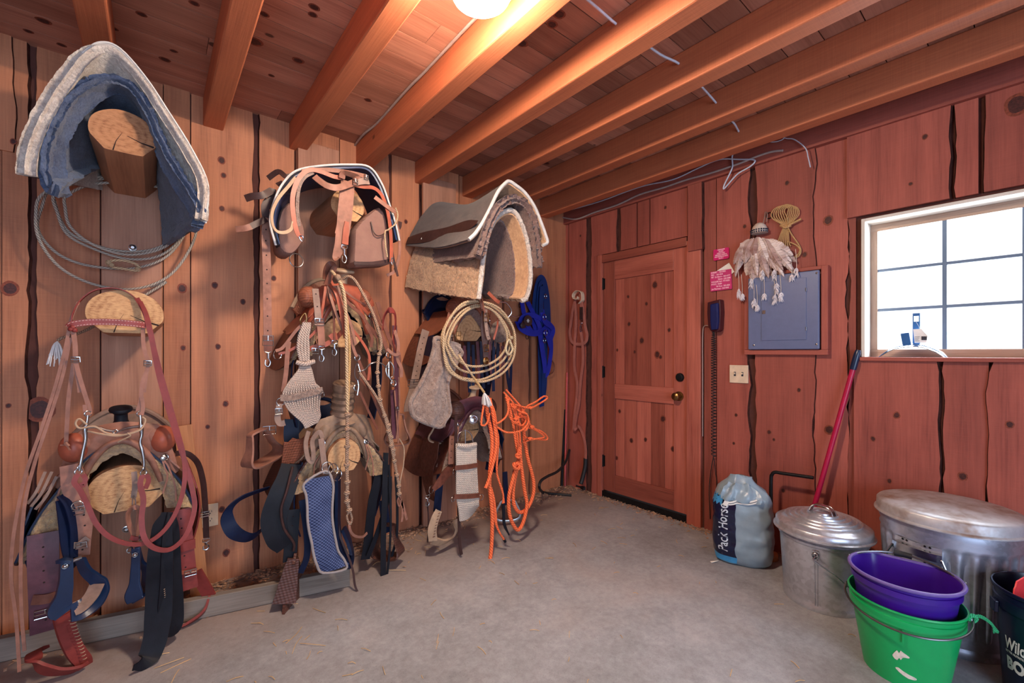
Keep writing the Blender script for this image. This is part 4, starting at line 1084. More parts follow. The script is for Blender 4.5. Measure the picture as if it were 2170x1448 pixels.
# tassel on its cord
ts = thing('tassel', 'pale yarn tassel on a short striped cord beside the second left log', 'tassel', W(118, 755, .25))
mb = MB(); mb.tube(WP((206, 688, .16), (178, 702, .2), (150, 712, .24), (132, 716, .26), (122, 722, .26)), .006, 8, 4); mb.build('cord', M['braid'], ts)
mb = MB()
for i in range(46):
    a = random.uniform(-1, 1); b_ = random.uniform(-1, 1); c = W(121, 724, .26)
    mb.tube([c, c+V((a*.012, b_*.01, -.02)), c+V((a*.026+random.uniform(-.004, .004), b_*.02, -.055-random.uniform(0, .05)))], .0022, 4, 3)
mb.build('yarn', M['hair'], ts)

# a pair of small dark stirrups on short straps
def hung_stirrup(label, pts_strap, top, rows, mat, ring):
    r = thing('stirrup', label, 'stirrup', W(top[0], top[1], .45), 'dark stirrups on the left rack')
    mb = MB(); mb.strap(*pts_strap, .0045, res=6, face=(.5, -.8, 0)); mb.build('strap', L_['dark'], r)
    return r
st = thing('stirrup', 'blue-black stirrup turned open towards the room, left of its pair', 'stirrup', W(170, 1240, .5), 'small stirrups under the hanging bit')
d = .52
mb = MB(); mb.strap(WP((128, 1188, d), (136, 1188, d+.01), (150, 1190, d+.01)), .03, .012, (0, 0, 1))
mb.strap(WP((140, 1188, d), (140, 1220, d), (136, 1256, d), (126, 1290, d), (134, 1302, d)), [.034, .036, .044, .066, .05], .012, (.45, -.9, 0))
mb.strap(WP((170, 1184, d-.03), (182, 1210, d-.05), (200, 1226, d-.06), (212, 1238, d-.06), (211, 1256, d-.05), (196, 1276, d-.03), (172, 1292, d-.01), (150, 1300, d)), [.03, .036, .04, .05, .06, .07, .07, .06], .012, (-.5, -.8, .25))
mb.build('stirrup_frame', M['plastic_blue'], st, bevel=.004)
mb = MB(); mb.strap(WP((206, 1238, d-.055), (194, 1262, d-.035), (176, 1282, d-.012), (156, 1292, d-.004)), .05, .004, (-.5, -.8, .5)); mb.build('tread', L_['grey'], st)
mb = MB(); concho(mb, W(138, 1200, d+.008), .011); mb.build('bolt', M['steel'], st)
mb = MB(); mb.tube(WP((142, 1196, d-.005), (156, 1188, d-.02), (172, 1182, d-.03)), .007, 8, 2); mb.build('top_bar', M['steel'], st)
st = thing('stirrup', 'blue-black stirrup seen from its side, right of its pair', 'stirrup', W(290, 1240, .45), 'small stirrups under the hanging bit')
d = .47
mb = MB(); mb.strap(WP((288, 1160, d), (288, 1190, d), (286, 1230, d), (284, 1262, d), (288, 1274, d)), [.028, .03, .034, .06, .055], .012, (-.3, -1, 0))
mb.strap(WP((290, 1160, d-.02), (298, 1190, d-.05), (310, 1206, d-.06), (312, 1236, d-.06), (306, 1258, d-.03), (290, 1272, d)), [.028, .03, .04, .05, .055, .055], .012, (-.7, -.7, .1))
mb.build('stirrup_frame', M['plastic_blue'], st, bevel=.004)
mb = MB(); concho(mb, W(286, 1176, d+.008), .011); mb.build('bolt', M['steel'], st)
mb = MB(); mb.strap(WP((288, 1162, d-.004), (284, 1140, d), (272, 1106, d), (272, 1088, d), (282, 1076, d), (294, 1080, d), (293, 1104, d-.01), (290, 1134, d-.01), (290, 1160, d-.01)), .02, .004, (.8, -.6, 0)); mb.build('hanger', L_['tan'], st)
mb = MB(); mb.strap(WP((276, 1140, d+.012), (290, 1142, d+.016), (304, 1136, d+.012)), .016, .005); mb.build('keeper', L_['red'], st)
buckles(st, [(W(302, 1139, d+.02), .02, .018)]); rings_(st, [(W(275, 1166, d), .01, (.5, -1, 0))])

# black cinch strap looped over itself
cs = thing('cinch_strap', 'long black leather strap with a stitched pad loop, tail on the floor', 'strap', W(350, 1300, .5))
d = .5
mb = MB(); mb.strap(WP((352, 1086, d-.05), (344, 1120, d-.03), (340, 1180, d), (338, 1240, d), (336, 1300, d+.02), (330, 1350, d+.05), (318, 1388, d+.07), (304, 1406, d+.09), (282, 1416, d+.11)), [.03, .07, .085, .09, .09, .08, .075, .05, .02], .004, (-.3, -1, .1)); mb.build('tail', L_['black'], cs)
mb = MB(); mb.strap(WP((360, 1086, d-.04), (352, 1140, d-.01), (350, 1220, d+.005), (348, 1290, d+.01), (352, 1324, d+.01), (364, 1336, d), (374, 1324, d-.02), (376, 1280, d-.03), (372, 1200, d-.03), (370, 1130, d-.03), (366, 1088, d-.04)), [.02, .03, .034, .045, .05, .05, .05, .045, .04, .035, .02], .005, (.45, -.9, 0)); mb.build('loop', L_['black'], cs)
mb = MB()
for i in range(18): c = W(347+i*.4, 1250+i*4.2, d+.014); mb.tube([c, c+V((.004, 0, .002))], .0016, 4, 1)
mb.build('stitching', L_['raw'], cs)
# strap with a snap on the right of the rack
ss = thing('tie_strap', 'brown buckled strap with a snap, in front of the wall outlet beside the left saddle', 'strap', W(425, 1060, .3))
d = .30
mb = MB(); mb.strap(WP((372, 962, d), (388, 960, d+.01), (404, 966, d+.01), (420, 984, d), (430, 1020, d), (434, 1060, d), (436, 1100, d), (437, 1140, d)), .024, .004, (-.5, -.9, .1)); mb.build('strap', L_['dark'], ss)
buckles(ss, [(W(434, 1090, d+.008), .034, .022)]); snaps(ss, [(W(437, 1142, d+.004), .05)])

# leaning pale board and the long board on the floor
mb = MB(); mb.tn = .7; a, b_ = W(428, 1262, .10), W(388, 900, .016)
mb.bar(G(424, 1268)+V((0, 0, .004)), W(388, 902, .045), .072, .018, (0, -1, 0)); o = mb.build('leaning_board', M['pale_wood'], smooth=False, bevel=.002); tag(o, 'pale pine board leaning on the wall beside the left saddle', 'board')
mb = MB(); p, q = G(-40, 1385, .044), G(741, 1222, .044); p.z = q.z = .0465
mb.bar(p, q, .038, .089); o = mb.build('floor_board', M['grey_wood'], smooth=False, bevel=.003); tag(o, 'weathered grey board lying on edge along the foot of the left racks', 'board')
# ================================================================== MIDDLE RACK
M['bag_tan'] = weave('tan_grey_canvas', srgb(160, 122, 108), srgb(112, 80, 74), 1500)
M['bag_black'] = weave('black_canvas', srgb(52, 50, 58), srgb(24, 26, 36), 1500)
M['lining_blue'] = plain('blue_black_lining', srgb(26, 50, 92), .4)
# saddlebags over the top log
sbg = thing('saddlebags', 'dark canvas saddlebags with tan pouches over the top middle log', 'saddlebags', W(710, 450, .3))
f_ = .56
fo = WP((584, 520, f_-.02), (572, 470, f_), (582, 424, f_), (600, 388, f_), (628, 362, f_), (676, 352, f_), (736, 349, f_), (782, 354, f_), (808, 388, f_), (824, 430, f_), (838, 474, f_), (846, 510, f_-.02))
fi = WP((606, 520, f_-.05), (596, 470, f_-.04), (604, 430, f_-.04), (620, 398, f_-.04), (644, 374, f_-.04), (684, 366, f_-.04), (736, 364, f_-.04), (772, 368, f_-.04), (794, 396, f_-.04), (808, 434, f_-.04), (822, 474, f_-.04), (830, 508, f_-.05))
bo = WP((590, 540, .10), (590, 500, .10), (600, 450, .10), (612, 420, .10), (632, 402, .10), (668, 392, .10), (710, 390, .10), (750, 394, .10), (770, 420, .10), (784, 450, .10), (796, 490, .10), (800, 530, .10))
drape_multi([fo, bo], .014, 12, 60, .002, 20).build('flap', M['bag_black'], sbg)
drape_multi([offs(fo, -.012, W(710, 450, f_)), offs(bo, -.012, W(700, 470, .1))], .008, 12, 60).build('lining', M['lining_blue'], sbg)
mb = MB(); mb.tube([p+V((0, -.002, 0)) for p in fo], .005, 6, 5); mb.build('piping', M['piping'], sbg)
def pouch(px, d, dep, name, mat, th=.03):
    rows = []
    f = WP(*[(x, y, d) for x, y in px]); 
    mb = MB(); c = sum(f, V())/len(f); n = len(f)
    rg = []
    for s, dd in ((.0, d+.004), (.55, d+.004), (.93, d), (1, d-.012), (1.0, d-dep*.5), (1, d-dep+.01), (.94, d-dep), (0.0, d-dep)):
        rg.append([V((c.x+(p.x-c.x)*max(.02, s), YL-dd, c.z+(p.z-c.z)*max(.02, s))) for p in resample(f+[f[0]], 33)[:-1]])
    mb.loft(rg, True, False, True, True); return mb.build(name, mat, sbg)
pouch([(752, 486), (768, 466), (800, 440), (816, 452), (824, 500), (830, 552), (824, 560), (790, 562), (752, 562), (750, 530)], .55, .12, 'pouch', M['bag_tan'])
pouch([(590, 470), (600, 440), (622, 430), (640, 470), (646, 500), (630, 530), (612, 540), (592, 524)], .48, .14, 'pouch', M['bag_tan'])
mb = MB(); mb.strap(WP((750, 558, .558), (790, 558, .562), (828, 552, .558)), .016, .006); mb.build('pouch_base', L_['dark'], sbg)
mb = MB(); mb.tube(WP((786, 470, .562), (792, 492, .57), (802, 500, .57), (816, 494, .57), (828, 482, .565)), .003, 6, 5); mb.build('pouch_loop', L_['dark'], sbg)
# rolled corner flaps and tie straps on the left of the bag
straps(sbg, 'tie_strap', L_['dark'], (.030, [(520, 421, .50), (536, 416, .52), (556, 414, .53), (576, 404, .52)]), (.024, [(568, 378, .40), (590, 364, .44), (606, 374, .46), (622, 372, .46)]), (.03, [(590, 386, .5), (604, 400, .52), (610, 412, .52)]))
straps(sbg, 'tie_strap', L_['tan'], (.026, [(500, 486, .52), (520, 484, .54), (532, 480, .54)]), (.016, [(838, 468, .52), (846, 500, .54), (846, 540, .54), (836, 574, .53), (820, 584, .52)]))
straps(sbg, 'tie_strap', L_['dark'], (.026, [(530, 481, .54), (548, 472, .53), (564, 464, .52)]), (.012, [(826, 500, .54), (832, 540, .545), (843, 586, .54)]), (.03, [(566, 440, .5), (574, 424, .5), (578, 400, .5)]), (.02, [(836, 492, .5), (846, 482, .5), (848, 470, .5)]))

# leather breast collar hung over the same log
bc = thing('breast_collar', 'tan leather breast collar whose broad centre strap ends in a snap', 'breast collar', W(720, 420, .58))
d = .60
straps(bc, 'centre_strap', L_['tan'], ([.066, .07, .072, .06, .05, .03][0], [(737, 386, d-.01), (736, 405, d), (733, 440, d), (728, 480, d), (724, 500, d)]))
mb = MB(); mb.strap(WP((735, 384, d-.012), (734, 410, d), (731, 450, d), (726, 490, d), (718, 526, d), (712, 546, d), (716, 550, d+.01)), [.056, .066, .07, .062, .046, .036, .02], .005); mb.build('drop', L_['tan'], bc)
mb = MB(); mb.strap(WP((735, 470, d+.008), (733, 490, d+.01), (731, 518, d+.01)), [.02, .028, .03], .005); mb.build('drop_end', L_['russet'], bc)
snaps(bc, [(W(730, 520, d+.01), .085)])
straps(bc, 'collar_arm', L_['russet'], (.020, [(722, 377, d), (706, 374, d), (680, 364, d), (660, 360, d), (642, 368, d), (628, 388, d), (620, 420, d), (622, 460, d), (630, 494, d), (640, 504, d)]),
       (.018, [(745, 390, d), (768, 396, d), (790, 398, d), (806, 410, d), (818, 436, d), (826, 476, d), (829, 520, d), (829, 556, d)]))
straps(bc, 'collar_lining', M['fleece_grey'], (.014, [(664, 366, d-.006), (646, 376, d-.006), (634, 398, d-.006), (630, 440, d-.006), (634, 480, d-.006)]))
straps(bc, 'cross_strap', L_['tan'], (.030, [(666, 374, d), (678, 384, d+.01), (694, 394, d+.02), (714, 398, d+.025), (736, 392, d+.02), (752, 386, d+.01)]), (.02, [(640, 364, d-.02), (690, 360, d-.02), (740, 366, d-.02), (776, 374, d-.02)]))
mb = MB(); mb.strap(WP((724, 378, d+.01), (728, 366, d+.02), (745, 370, d+.02), (758, 376, d+.015), (752, 384, d+.012)), .03, .005, (0, -.5, -1)); mb.build('keeper', L_['tan'], bc)
straps(bc, 'end_plate', L_['grey'], (.032, [(754, 386, d+.012), (768, 384, d+.014), (782, 384, d+.012)]))
buckles(bc, [(W(753, 386, d+.022), .024, .03), (W(776, 376, d+.02), .02, .022)])
straps(bc, 'loop_strap', L_['raw'], (.014, [(626, 376, d), (610, 396, d), (590, 420, d+.01), (577, 448, d+.015), (577, 474, d+.015), (586, 490, d+.015), (602, 493, d+.01), (616, 486, d), (621, 470, d)]), face=(.5, -.9, .2))
straps(bc, 'side_strap', L_['tan'], (.022, [(794, 418, d), (810, 430, d+.005), (826, 442, d+.008), (838, 450, d+.005)]))
mb = MB()
mb.tube(WP((838, 440, d), (843, 456, d), (838, 474, d+.005), (824, 486, d+.008), (816, 492, d+.008), (817, 520, d+.005), (821, 545, d)), .004, 6, 5); mb.build('cord', M['rope_tan'], bc)
mb = MB(); mb.tube(WP((634, 502, d+.004), (640, 512, d+.004), (643, 505, d+.004), (640, 500, d+.004)), .0026, 6, 3, closed=True); mb.build('hook', M['steel'], bc)
mb = MB(); mb.tube(WP((829, 554, d+.004), (831, 562, d+.004), (833, 552, d+.004), (831, 546, d+.004)), .0026, 6, 3, closed=True); mb.build('hook', M['steel'], bc)
mb = MB(); dring(mb, W(628, 552, .3), .035, (.2, -1, 0), .003); mb.build('large_ring', M['steel'], bc)

# long punched strap on the left
ls = thing('breeching_strap', 'long punched tan strap ending in a buckle and a snap, leftmost of the middle rack', 'strap', W(566, 650, .45))
d = .50
leather_strap(ls, WP((566, 462, d), (563, 500, d), (565, 560, d), (566, 620, d), (567, 690, d), (568, 738, d)), .034, L_['tan'], 'strap', .005, holes=8)
straps(ls, 'upper_strap', L_['dark'], (.034, [(570, 424, d), (562, 440, d), (566, 468, d-.004)]))
buckles(ls, [(W(568, 722, d+.008), .042, .045)]); snaps(ls, [(W(568, 740, d+.004), .08)])
straps(ls, 'keeper', L_['brown'], (.034, [(568, 716, d+.006), (568, 728, d+.007), (568, 744, d+.006)]))

# saddle 2, basket stamped, and the gear slung on its horn
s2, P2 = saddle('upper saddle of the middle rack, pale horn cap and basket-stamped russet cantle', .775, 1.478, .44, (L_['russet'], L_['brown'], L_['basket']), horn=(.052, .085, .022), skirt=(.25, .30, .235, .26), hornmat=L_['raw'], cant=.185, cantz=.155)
mb = MB(); mb.ball(W(653, 630, .40), (.05, .05, .055), 18); mb.build('swell', L_['basket'], s2)
mb = MB(); mb.ball(W(770, 634, .40), (.04, .05, .055), 18); mb.build('swell', L_['basket'], s2)
fender(s2, P2, -1, -.215, .30, -.16, -.66, .22, .10, L_['navy'])
fender(s2, P2, 1, .20, .28, -.16, -.66, .20, .10, L_['navy'])
leather_strap(s2, [P2(-.225, .30, -.62), P2(-.23, .30, -.70), P2(-.225, .31, -.76)], .07, L_['navy'], 'stirrup_leather', face=(-.3, -1, 0))
buckles(s2, [(W(571, 912, .35), .055, .04)])
stirrup(s2, W(546, 916, .36), 118, L_['tan'], 'bell', .15, .16, .07, lean=-14)
stirrup(s2, W(842, 880, .30), 70, L_['tan'], 'bell', .17, .13, .06)
leather_strap(s2, WP((836, 690, .3), (840, 780, .3), (842, 880, .3)), .03, L_['purple'], 'stirrup_leather')

# headstalls and reins
hs = thing('bridle', 'russet bridle with many thin reins hung from the upper middle saddle horn', 'bridle', W(700, 640, .5))
d = .50
mb = MB(); mb.strap(WP((690, 592, d), (692, 572, d+.01), (700, 560, d+.02), (708, 566, d+.02), (700, 584, d+.02), (692, 604, d+.01)), .03, .005, (.3, -1, .1)); mb.build('crown', L_['brown'], hs)
leather_strap(hs, WP((668, 612, d+.02), (672, 650, d+.025), (676, 690, d+.025)), .030, L_['grey'], 'cheek_strap', holes=3)
leather_strap(hs, WP((678, 676, d+.028), (680, 705, d+.03), (682, 732, d+.03)), .032, L_['tan'], 'cheek_strap')
buckles(hs, [(W(677, 682, d+.036), .042, .03), (W(668, 744, d), .03, .026)], M['steel']); snaps(hs, [(W(682, 734, d+.03), .075), (W(709, 722, d+.02), .075)])
straps(hs, 'noseband', L_['russet'], (.024, [(640, 748, d-.04), (660, 738, d-.02), (690, 730, d), (712, 716, d), (728, 700, d-.02)]))
mb = MB(); mb.strap(WP((700, 718, d+.01), (706, 714, d+.012), (714, 712, d+.012)), .036, .01); mb.build('keeper', L_['russet'], hs)
reins = [(L_['tan'], .014, [(694, 600, d), (704, 640, d+.03), (722, 690, d+.04), (738, 720, d+.04), (748, 740, d+.04)]),
 (L_['tan'], .015, [(696, 596, d), (716, 640, d+.04), (734, 680, d+.05), (744, 720, d+.05), (752, 748, d+.05), (757, 756, d+.05)]),
 (L_['russet'], .013, [(700, 592, d), (718, 630, d+.05), (742, 690, d+.05), (764, 720, d+.05), (781, 750, d+.05), (783, 780, d+.05), (780, 806, d+.05)]),
 (L_['russet'], .018, [(696, 600, d), (712, 620, d+.05), (720, 650, d+.06), (728, 690, d+.06), (732, 716, d+.05)]),
 (L_['brown'], .016, [(712, 606, d+.03), (736, 640, d+.05), (766, 668, d+.05), (780, 690, d+.05), (800, 716, d+.05)]),
 (L_['brown'], .010, [(716, 606, d+.02), (750, 632, d+.04), (786, 656, d+.04), (810, 690, d+.04)]),
 (L_['tan'], .014, [(708, 606, d+.03), (728, 650, d+.055), (744, 690, d+.06), (754, 730, d+.06)]),
 (L_['russet'], .012, [(690, 606, d), (684, 650, d+.02), (676, 690, d+.01), (650, 720, d), (612, 744, d-.02), (590, 750, d-.03)]),
 (L_['brown'], .010, [(690, 612, d), (706, 660, d+.02), (708, 700, d+.02), (709, 724, d+.02)]),
 (L_['brown'], .016, [(800, 716, d+.05), (790, 700, d+.05), (776, 690, d+.055), (788, 714, d+.06), (786, 736, d+.06)])]
for m_, w, pts in reins: straps(hs, 'rein', m_, (w, pts), res=7)
rings_(hs, [(W(588, 752, d-.03), .022, (.6, -1, 0))])
# snaffle bits hanging right
def snaffle(label, r1, r2, mid, group=None):
    t = thing('bit', label, 'bit', mid, group); return t
bt = thing('snaffle_bridle', 'steel shank bit on brown bridle leather, right side of the middle rack', 'bridle', W(800, 720, .5))
d = .54
mb = MB()
mb.ring(W(757, 758, d), (.4, -1, 0), .016, .0032); mb.tube(WP((757, 770, d), (752, 782, d), (752, 796, d), (758, 806, d), (763, 796, d), (761, 782, d)), .0034, 7, 4, closed=True); mb.tube(WP((758, 806, d), (760, 820, d), (757, 838, d)), .0036, 7, 3); mb.ring(W(755, 820+2, d), (.4, -1, 0), .015, .0034)
mb.build('shank', M['steel'], bt)
mb = MB(); mb.ring(W(823, 753, d), (.4, -1, 0), .016, .0032); mb.tube(WP((824, 768, d), (818, 782, d), (822, 798, d), (832, 798, d), (834, 780, d), (828, 768, d)), .0034, 7, 4, closed=True); mb.tube(WP((824, 768, d), (824, 796, d), (828, 804, d), (833, 812, d)), .004, 7, 3); mb.ring(W(834, 812, d), (.4, -1, 0), .018, .0036)
mb.build('shank', M['steel'], bt)
mb = MB(); mb.tube(WP((758, 788, d), (772, 784, d), (784, 772, d+.02), (802, 768, d+.02), (816, 776, d+.01), (824, 782, d)), .004, 8, 5); mb.build('mouthpiece', M['steel'], bt)
straps(bt, 'cheek_strap', L_['brown'], (.022, [(788, 650, d-.06), (800, 690, d-.03), (814, 724, d-.01), (823, 748, d)]), (.022, [(800, 640, d-.06), (812, 680, d-.04), (826, 720, d-.03), (844, 750, d-.02), (846, 780, d-.02)]))
mb = MB(); mb.strap(WP((812, 700, d-.04), (814, 672, d-.03), (824, 658, d-.02), (836, 664, d-.02), (838, 690, d-.03), (834, 720, d-.03), (840, 744, d-.03)), .034, .004, (.8, -.6, 0)); mb.build('crown', L_['red'], bt)
straps(bt, 'cheek_strap', L_['tan'], (.018, [(836, 700, d-.02), (844, 730, d-.01), (842, 760, d), (850, 780, d), (850, 800, d)]), (.016, [(820, 740, d), (836, 752, d+.01), (848, 748, d+.01)]))
straps(bt, 'rein', L_['brown'], (.014, [(760, 764, d), (776, 804, d), (794, 850, d), (812, 890, d), (828, 920, d)]), (.012, [(762, 830, d-.01), (780, 870, d-.01), (800, 910, d-.02)]), (.014, [(762, 800, d-.01), (790, 836, d-.01), (812, 880, d-.01)]))
straps(bt, 'rein', L_['purple'], (.04, [(834, 826, d-.04), (836, 870, d-.04), (838, 930, d-.04)]))
straps(bt, 'rein', L_['tan'], (.008, [(836, 828, d-.02), (840, 880, d-.02), (844, 940, d-.03)]), (.008, [(845, 800, d-.02), (846, 860, d-.03), (840, 930, d-.03)]))
buckles(bt, [(W(842, 866, d-.01), .016, .02)])

# braided romal reins
rm = thing('romal_reins', 'braided rawhide romal reins with knots, draped down the right of the middle rack', 'reins', W(820, 880, .55))
d = .57
def braided(parent, pts, r, knots, name='rein', mat=None):
    mb = MB(); mb.tube(pts, r, 8, 6); o = mb.build(name, mat or M['braid'], parent)
    P = cat(pts, 24); n = len(P)
    mb = MB(); k_ = 0
    for k in knots:
        i = min(n-2, max(1, int(k*(n-1)))); t = (P[i+1]-P[i-1]).normalized()
        mb.tube([P[i]-t*.009, P[i]-t*.005, P[i], P[i]+t*.005, P[i]+t*.009], [r*1.0, r*1.7, r*1.8, r*1.7, r*1.0], 8, 1)
    if knots: mb.build('knots', M['braid'], o)
    return o
braided(rm, WP((726, 592, d-.06), (740, 586, d-.03), (754, 597, d-.02), (772, 628, d), (790, 664, d), (802, 700, d), (808, 730, d), (802, 760, d), (800, 790, d), (802, 820, d), (806, 850, d), (816, 886, d), (824, 920, d), (832, 960, d), (840, 1000, d), (845, 1030, d), (846, 1052, d)), .0075, [.42, .5, .56, .62, .68, .74, .79, .84, .89, .94, .985])
braided(rm, WP((762, 790, d), (776, 810, d), (794, 836, d), (810, 866, d), (822, 896, d), (830, 930, d), (836, 966, d)), .007, [.7, .82, .95])
mb = MB(); mb.tube(WP((846, 1052, d), (842, 1062, d), (846, 1074, d), (850, 1062, d), (847, 1050, d)), .0035, 6, 4); mb.build('button_loop', L_['tan'], rm)
straps(rm, 'popper', L_['tan'], (.014, [(846, 1052, d), (850, 1062, d), (854, 1072, d), (858, 1088, d), (862, 1102, d)]), (.012, [(847, 1050, d), (852, 1070, d), (853, 1090, d), (851, 1106, d)]))
mb = MB(); mb.tube(WP((846, 930, d-.02), (856, 950, d-.02), (855, 985, d-.02), (850, 1010, d-.02), (846, 1040, d-.01)), .003, 6, 5); mb.build('thong', L_['raw'], rm)
# braided rein hanging straight down the middle
br2 = thing('braided_rein', 'knotted braided rein hanging straight down in front of the lower middle log', 'reins', W(735, 900, .6))
d = .60
mb = MB(); mb.tube(WP((702, 574, d-.06), (712, 586, d-.02), (726, 610, d), (732, 650, d), (734, 720, d), (735, 800, d), (736, 876, d)), .0075, 8, 6); mb.build('cord', M['rope_tan'], br2)
mb = MB(); mb.ball(W(716, 588, d-.005), .016, 10); mb.build('knot', M['braid'], br2)
mb = MB(); mb.tube(WP((718, 592, d-.03), (730, 640, d-.01), (738, 700, d-.01), (741, 760, d-.02), (737, 870, d-.01)), .006, 8, 6); mb.build('cord', M['rope_yellow'], br2)
braided(br2, WP((736, 874, d), (736, 930, d), (735, 985, d), (736, 1030, d), (735, 1058, d), (741, 1086, d)), .0088, [.02, .13, .26, .40, .56, .70, .84, .97])
mb = MB(); mb.tube(WP((741, 1084, d), (735, 1094, d), (738, 1106, d), (742, 1112, d), (746, 1100, d), (742, 1084, d)), .005, 6, 4); mb.build('loop', M['braid'], br2)
straps(br2, 'popper', L_['tan'], (.012, [(740, 1106, d), (742, 1124, d), (752, 1136, d-.02), (768, 1138, d-.06), (778, 1130, d-.08)]))

# mohair cinch
ci = thing('mohair_cinch', 'grey string cinch spread like a fan on the left of the middle rack', 'cinch', W(640, 800, .48))
d = .50
top, n = (648, 764), 15
mb = MB(); 
for i in range(n):
    s = i/(n-1); a = s*2-1
    x1, y1 = 600+s*(678-600), 838-s*12
    x2, y2 = 652+s*(676-652), 908-s*12
    mb.tube(WP((638+s*16, 770, d), (632+s*28, 786, d), (612+s*55, 812, d+.004), (x1, y1, d+.006), (612+s*64, 868-s*4, d+.006), (x2-12+s*14, y2-14, d+.004), (x2-4, y2, d)), .0046+.0006*(i % 2), 6, 5)
mb.build('strings', M['mohair'], ci)
mb = MB(); mb.strap(WP((594, 844, d+.012), (620, 842, d+.016), (654, 834, d+.016), (684, 827, d+.012)), .030, .006); mb.build('centre_band', M['fleece_grey'], ci)
mb = MB()
for k in range(4): mb.tube(WP((638+k*5, 766, d+.004), (632+k*7, 740, d+.006), (634+k*6, 715, d+.008), (640+k*5, 698, d+.008), (644+k*4, 684, d+.006)), .0075, 7, 5)
mb.build('gathered_neck', M['mohair'], ci)
mb = MB(); mb.tube(WP((628, 768, d+.004), (646, 772, d+.016), (666, 766, d+.004)), .011, 8, 4); mb.build('binding', M['mohair'], ci)
mb = MB(); mb.tube(WP((640, 690, d), (636, 678, d+.01), (646, 664, d+.01), (650, 676, d+.01), (646, 690, d+.005)), .0036, 6, 4); mb.build('cinch_ring', M['brass'], ci)
rings_(ci, [(W(594, 852, d+.01), .018, (.3, -1, 0)), (W(683, 836, d+.014), .014, (.8, -1, 0))])
straps(ci, 'billet', L_['grey'], (.026, [(592, 856, d+.012), (590, 872, d+.012), (588, 888, d+.012), (594, 898, d+.012), (604, 896, d+.016)]))
buckles(ci, [(W(591, 872, d+.02), .03, .026)])
straps(ci, 'latigo', L_['tan'], (.02, [(612, 724, d-.02), (609, 750, d-.02), (606, 790, d-.02), (600, 830, d-.02)]), (.014, [(650, 680, d), (628, 700, d-.01), (600, 736, d-.02), (584, 744, d-.02)]))

# saddle 3, slick fork with a wrapped post horn
s3, P3 = saddle('lower saddle of the middle rack with a thick wrapped post horn', .762, .80, .47, (L_['worn'], L_['basket_dark'], L_['navy']), horn=(.056, .17, .050), horn_wrap=True, skirt=(.26, .29, .24, .27), fl='fleece_gold', swell=.14, hornmat=L_['worn'], cant=.175, cantz=.13)  # seat and cantle coloured navy for the shade they lie in
fender(s3, P3, -1, -.20, .34, -.14, -.52, .24, .12, L_['navy'])
fender(s3, P3, 1, .20, .32, -.14, -.52, .22, .11, L_['navy'])
leather_strap(s3, WP((622, 1080, .44), (618, 1130, .46), (614, 1190, .47)), .06, L_['black'], 'stirrup_leather', .006, holes=4)
leather_strap(s3, WP((812, 1060, .40), (816, 1100, .40), (818, 1130, .40)), .05, L_['navy'], 'stirrup_leather', .006)
mb = MB(); d = .50
mb.strap(WP((622, 1184, d), (616, 1210, d), (608, 1250, d+.01), (602, 1280, d+.02)), [.05, .066, .085, .10], .012, (-.25, -1, .1)); mb.strap(WP((602, 1280, d+.02), (622, 1282, d-.03), (632, 1276, d-.06), (634, 1240, d-.07), (628, 1200, d-.05), (624, 1184, d)), [.10, .10, .09, .07, .06, .05], .012, (.8, -.6, .2)); mb.build('stirrup', L_['basket_dark'], s3)
stirrup(s3, W(822, 1114, .42), 40, L_['basket_dark'], 'bell', .17, .14, .075)
straps(s3, 'latigo', L_['black'], (.05, [(806, 985, .42), (800, 1020, .44), (790, 1060, .44), (784, 1110, .43), (780, 1150, .42), (774, 1186, .42)]), (.026, [(826, 1010, .44), (824, 1050, .46), (806, 1110, .46), (792, 1150, .45), (780, 1180, .44)]), (.03, [(818, 960, .44), (816, 1010, .48), (814, 1080, .5), (812, 1160, .5), (812, 1230, .5), (808, 1252, .5)]), (.012, [(824, 985, .46), (828, 1080, .5), (826, 1160, .5), (820, 1220, .5), (813, 1256, .5)]), (.014, [(838, 1000, .44), (842, 1080, .46), (840, 1140, .46), (830, 1180, .46)]))
leather_strap(s3, WP((654, 914, .48), (648, 940, .5), (652, 970, .51), (662, 978, .51), (664, 960, .51), (662, 934, .5), (676, 916, .49), (684, 930, .485)), .024, L_['grey'], 'billet', face=(.4, -.9, 0))
rings_(s3, [(W(682, 940, .50), .02, (.5, -1, .2))])
leather_strap(s3, WP((680, 930, .51), (684, 960, .525), (688, 990, .53), (690, 1004, .53)), .026, L_['grey'], 'billet')
# flat corrugated leather flap left of the fork
rows = []
for i in range(6):
    t = i/5; rows.append([W(596+(690-596)*s/10+t*6, 990-24*s/10-t*52+ (4*math.sin(s*2.2)), .40+.05*t) for s in range(11)])
mb = MB(); mb.sheet(rows, .006, (0, -1, .3)); mb.build('side_flap', L_['basket'], s3)

# blue mesh girth
gi = thing('mesh_girth', 'blue woven girth pad with pale binding hanging low on the middle rack', 'girth', W(690, 1110, .55))
d = .56
ce = [(690, 1010, d, 34), (690, 1040, d+.005, 34), (690, 1080, d+.01, 30), (692, 1120, d+.012, 30), (700, 1160, d+.01, 34), (716, 1190, d+.0, 36), (732, 1206, d-.02, 30)]
ctr = [(674, 1004, 26), (676, 1030, 32), (680, 1070, 32), (682, 1110, 29), (688, 1150, 29), (700, 1184, 32), (716, 1204, 34)]
def girth_edge(sg):
    L = [(648, 1016), (644, 1030), (650, 1060), (652, 1110), (660, 1150), (668, 1190), (684, 1214)]
    R = [(700, 1008), (706, 1030), (704, 1064), (704, 1100), (710, 1140), (720, 1176), (740, 1196)]
    return L if sg < 0 else R
Lp, Rp = resample(WP(*[(x, y, d) for x, y in girth_edge(-1)]), 26), resample(WP(*[(x, y, d+.01) for x, y in girth_edge(1)]), 26)
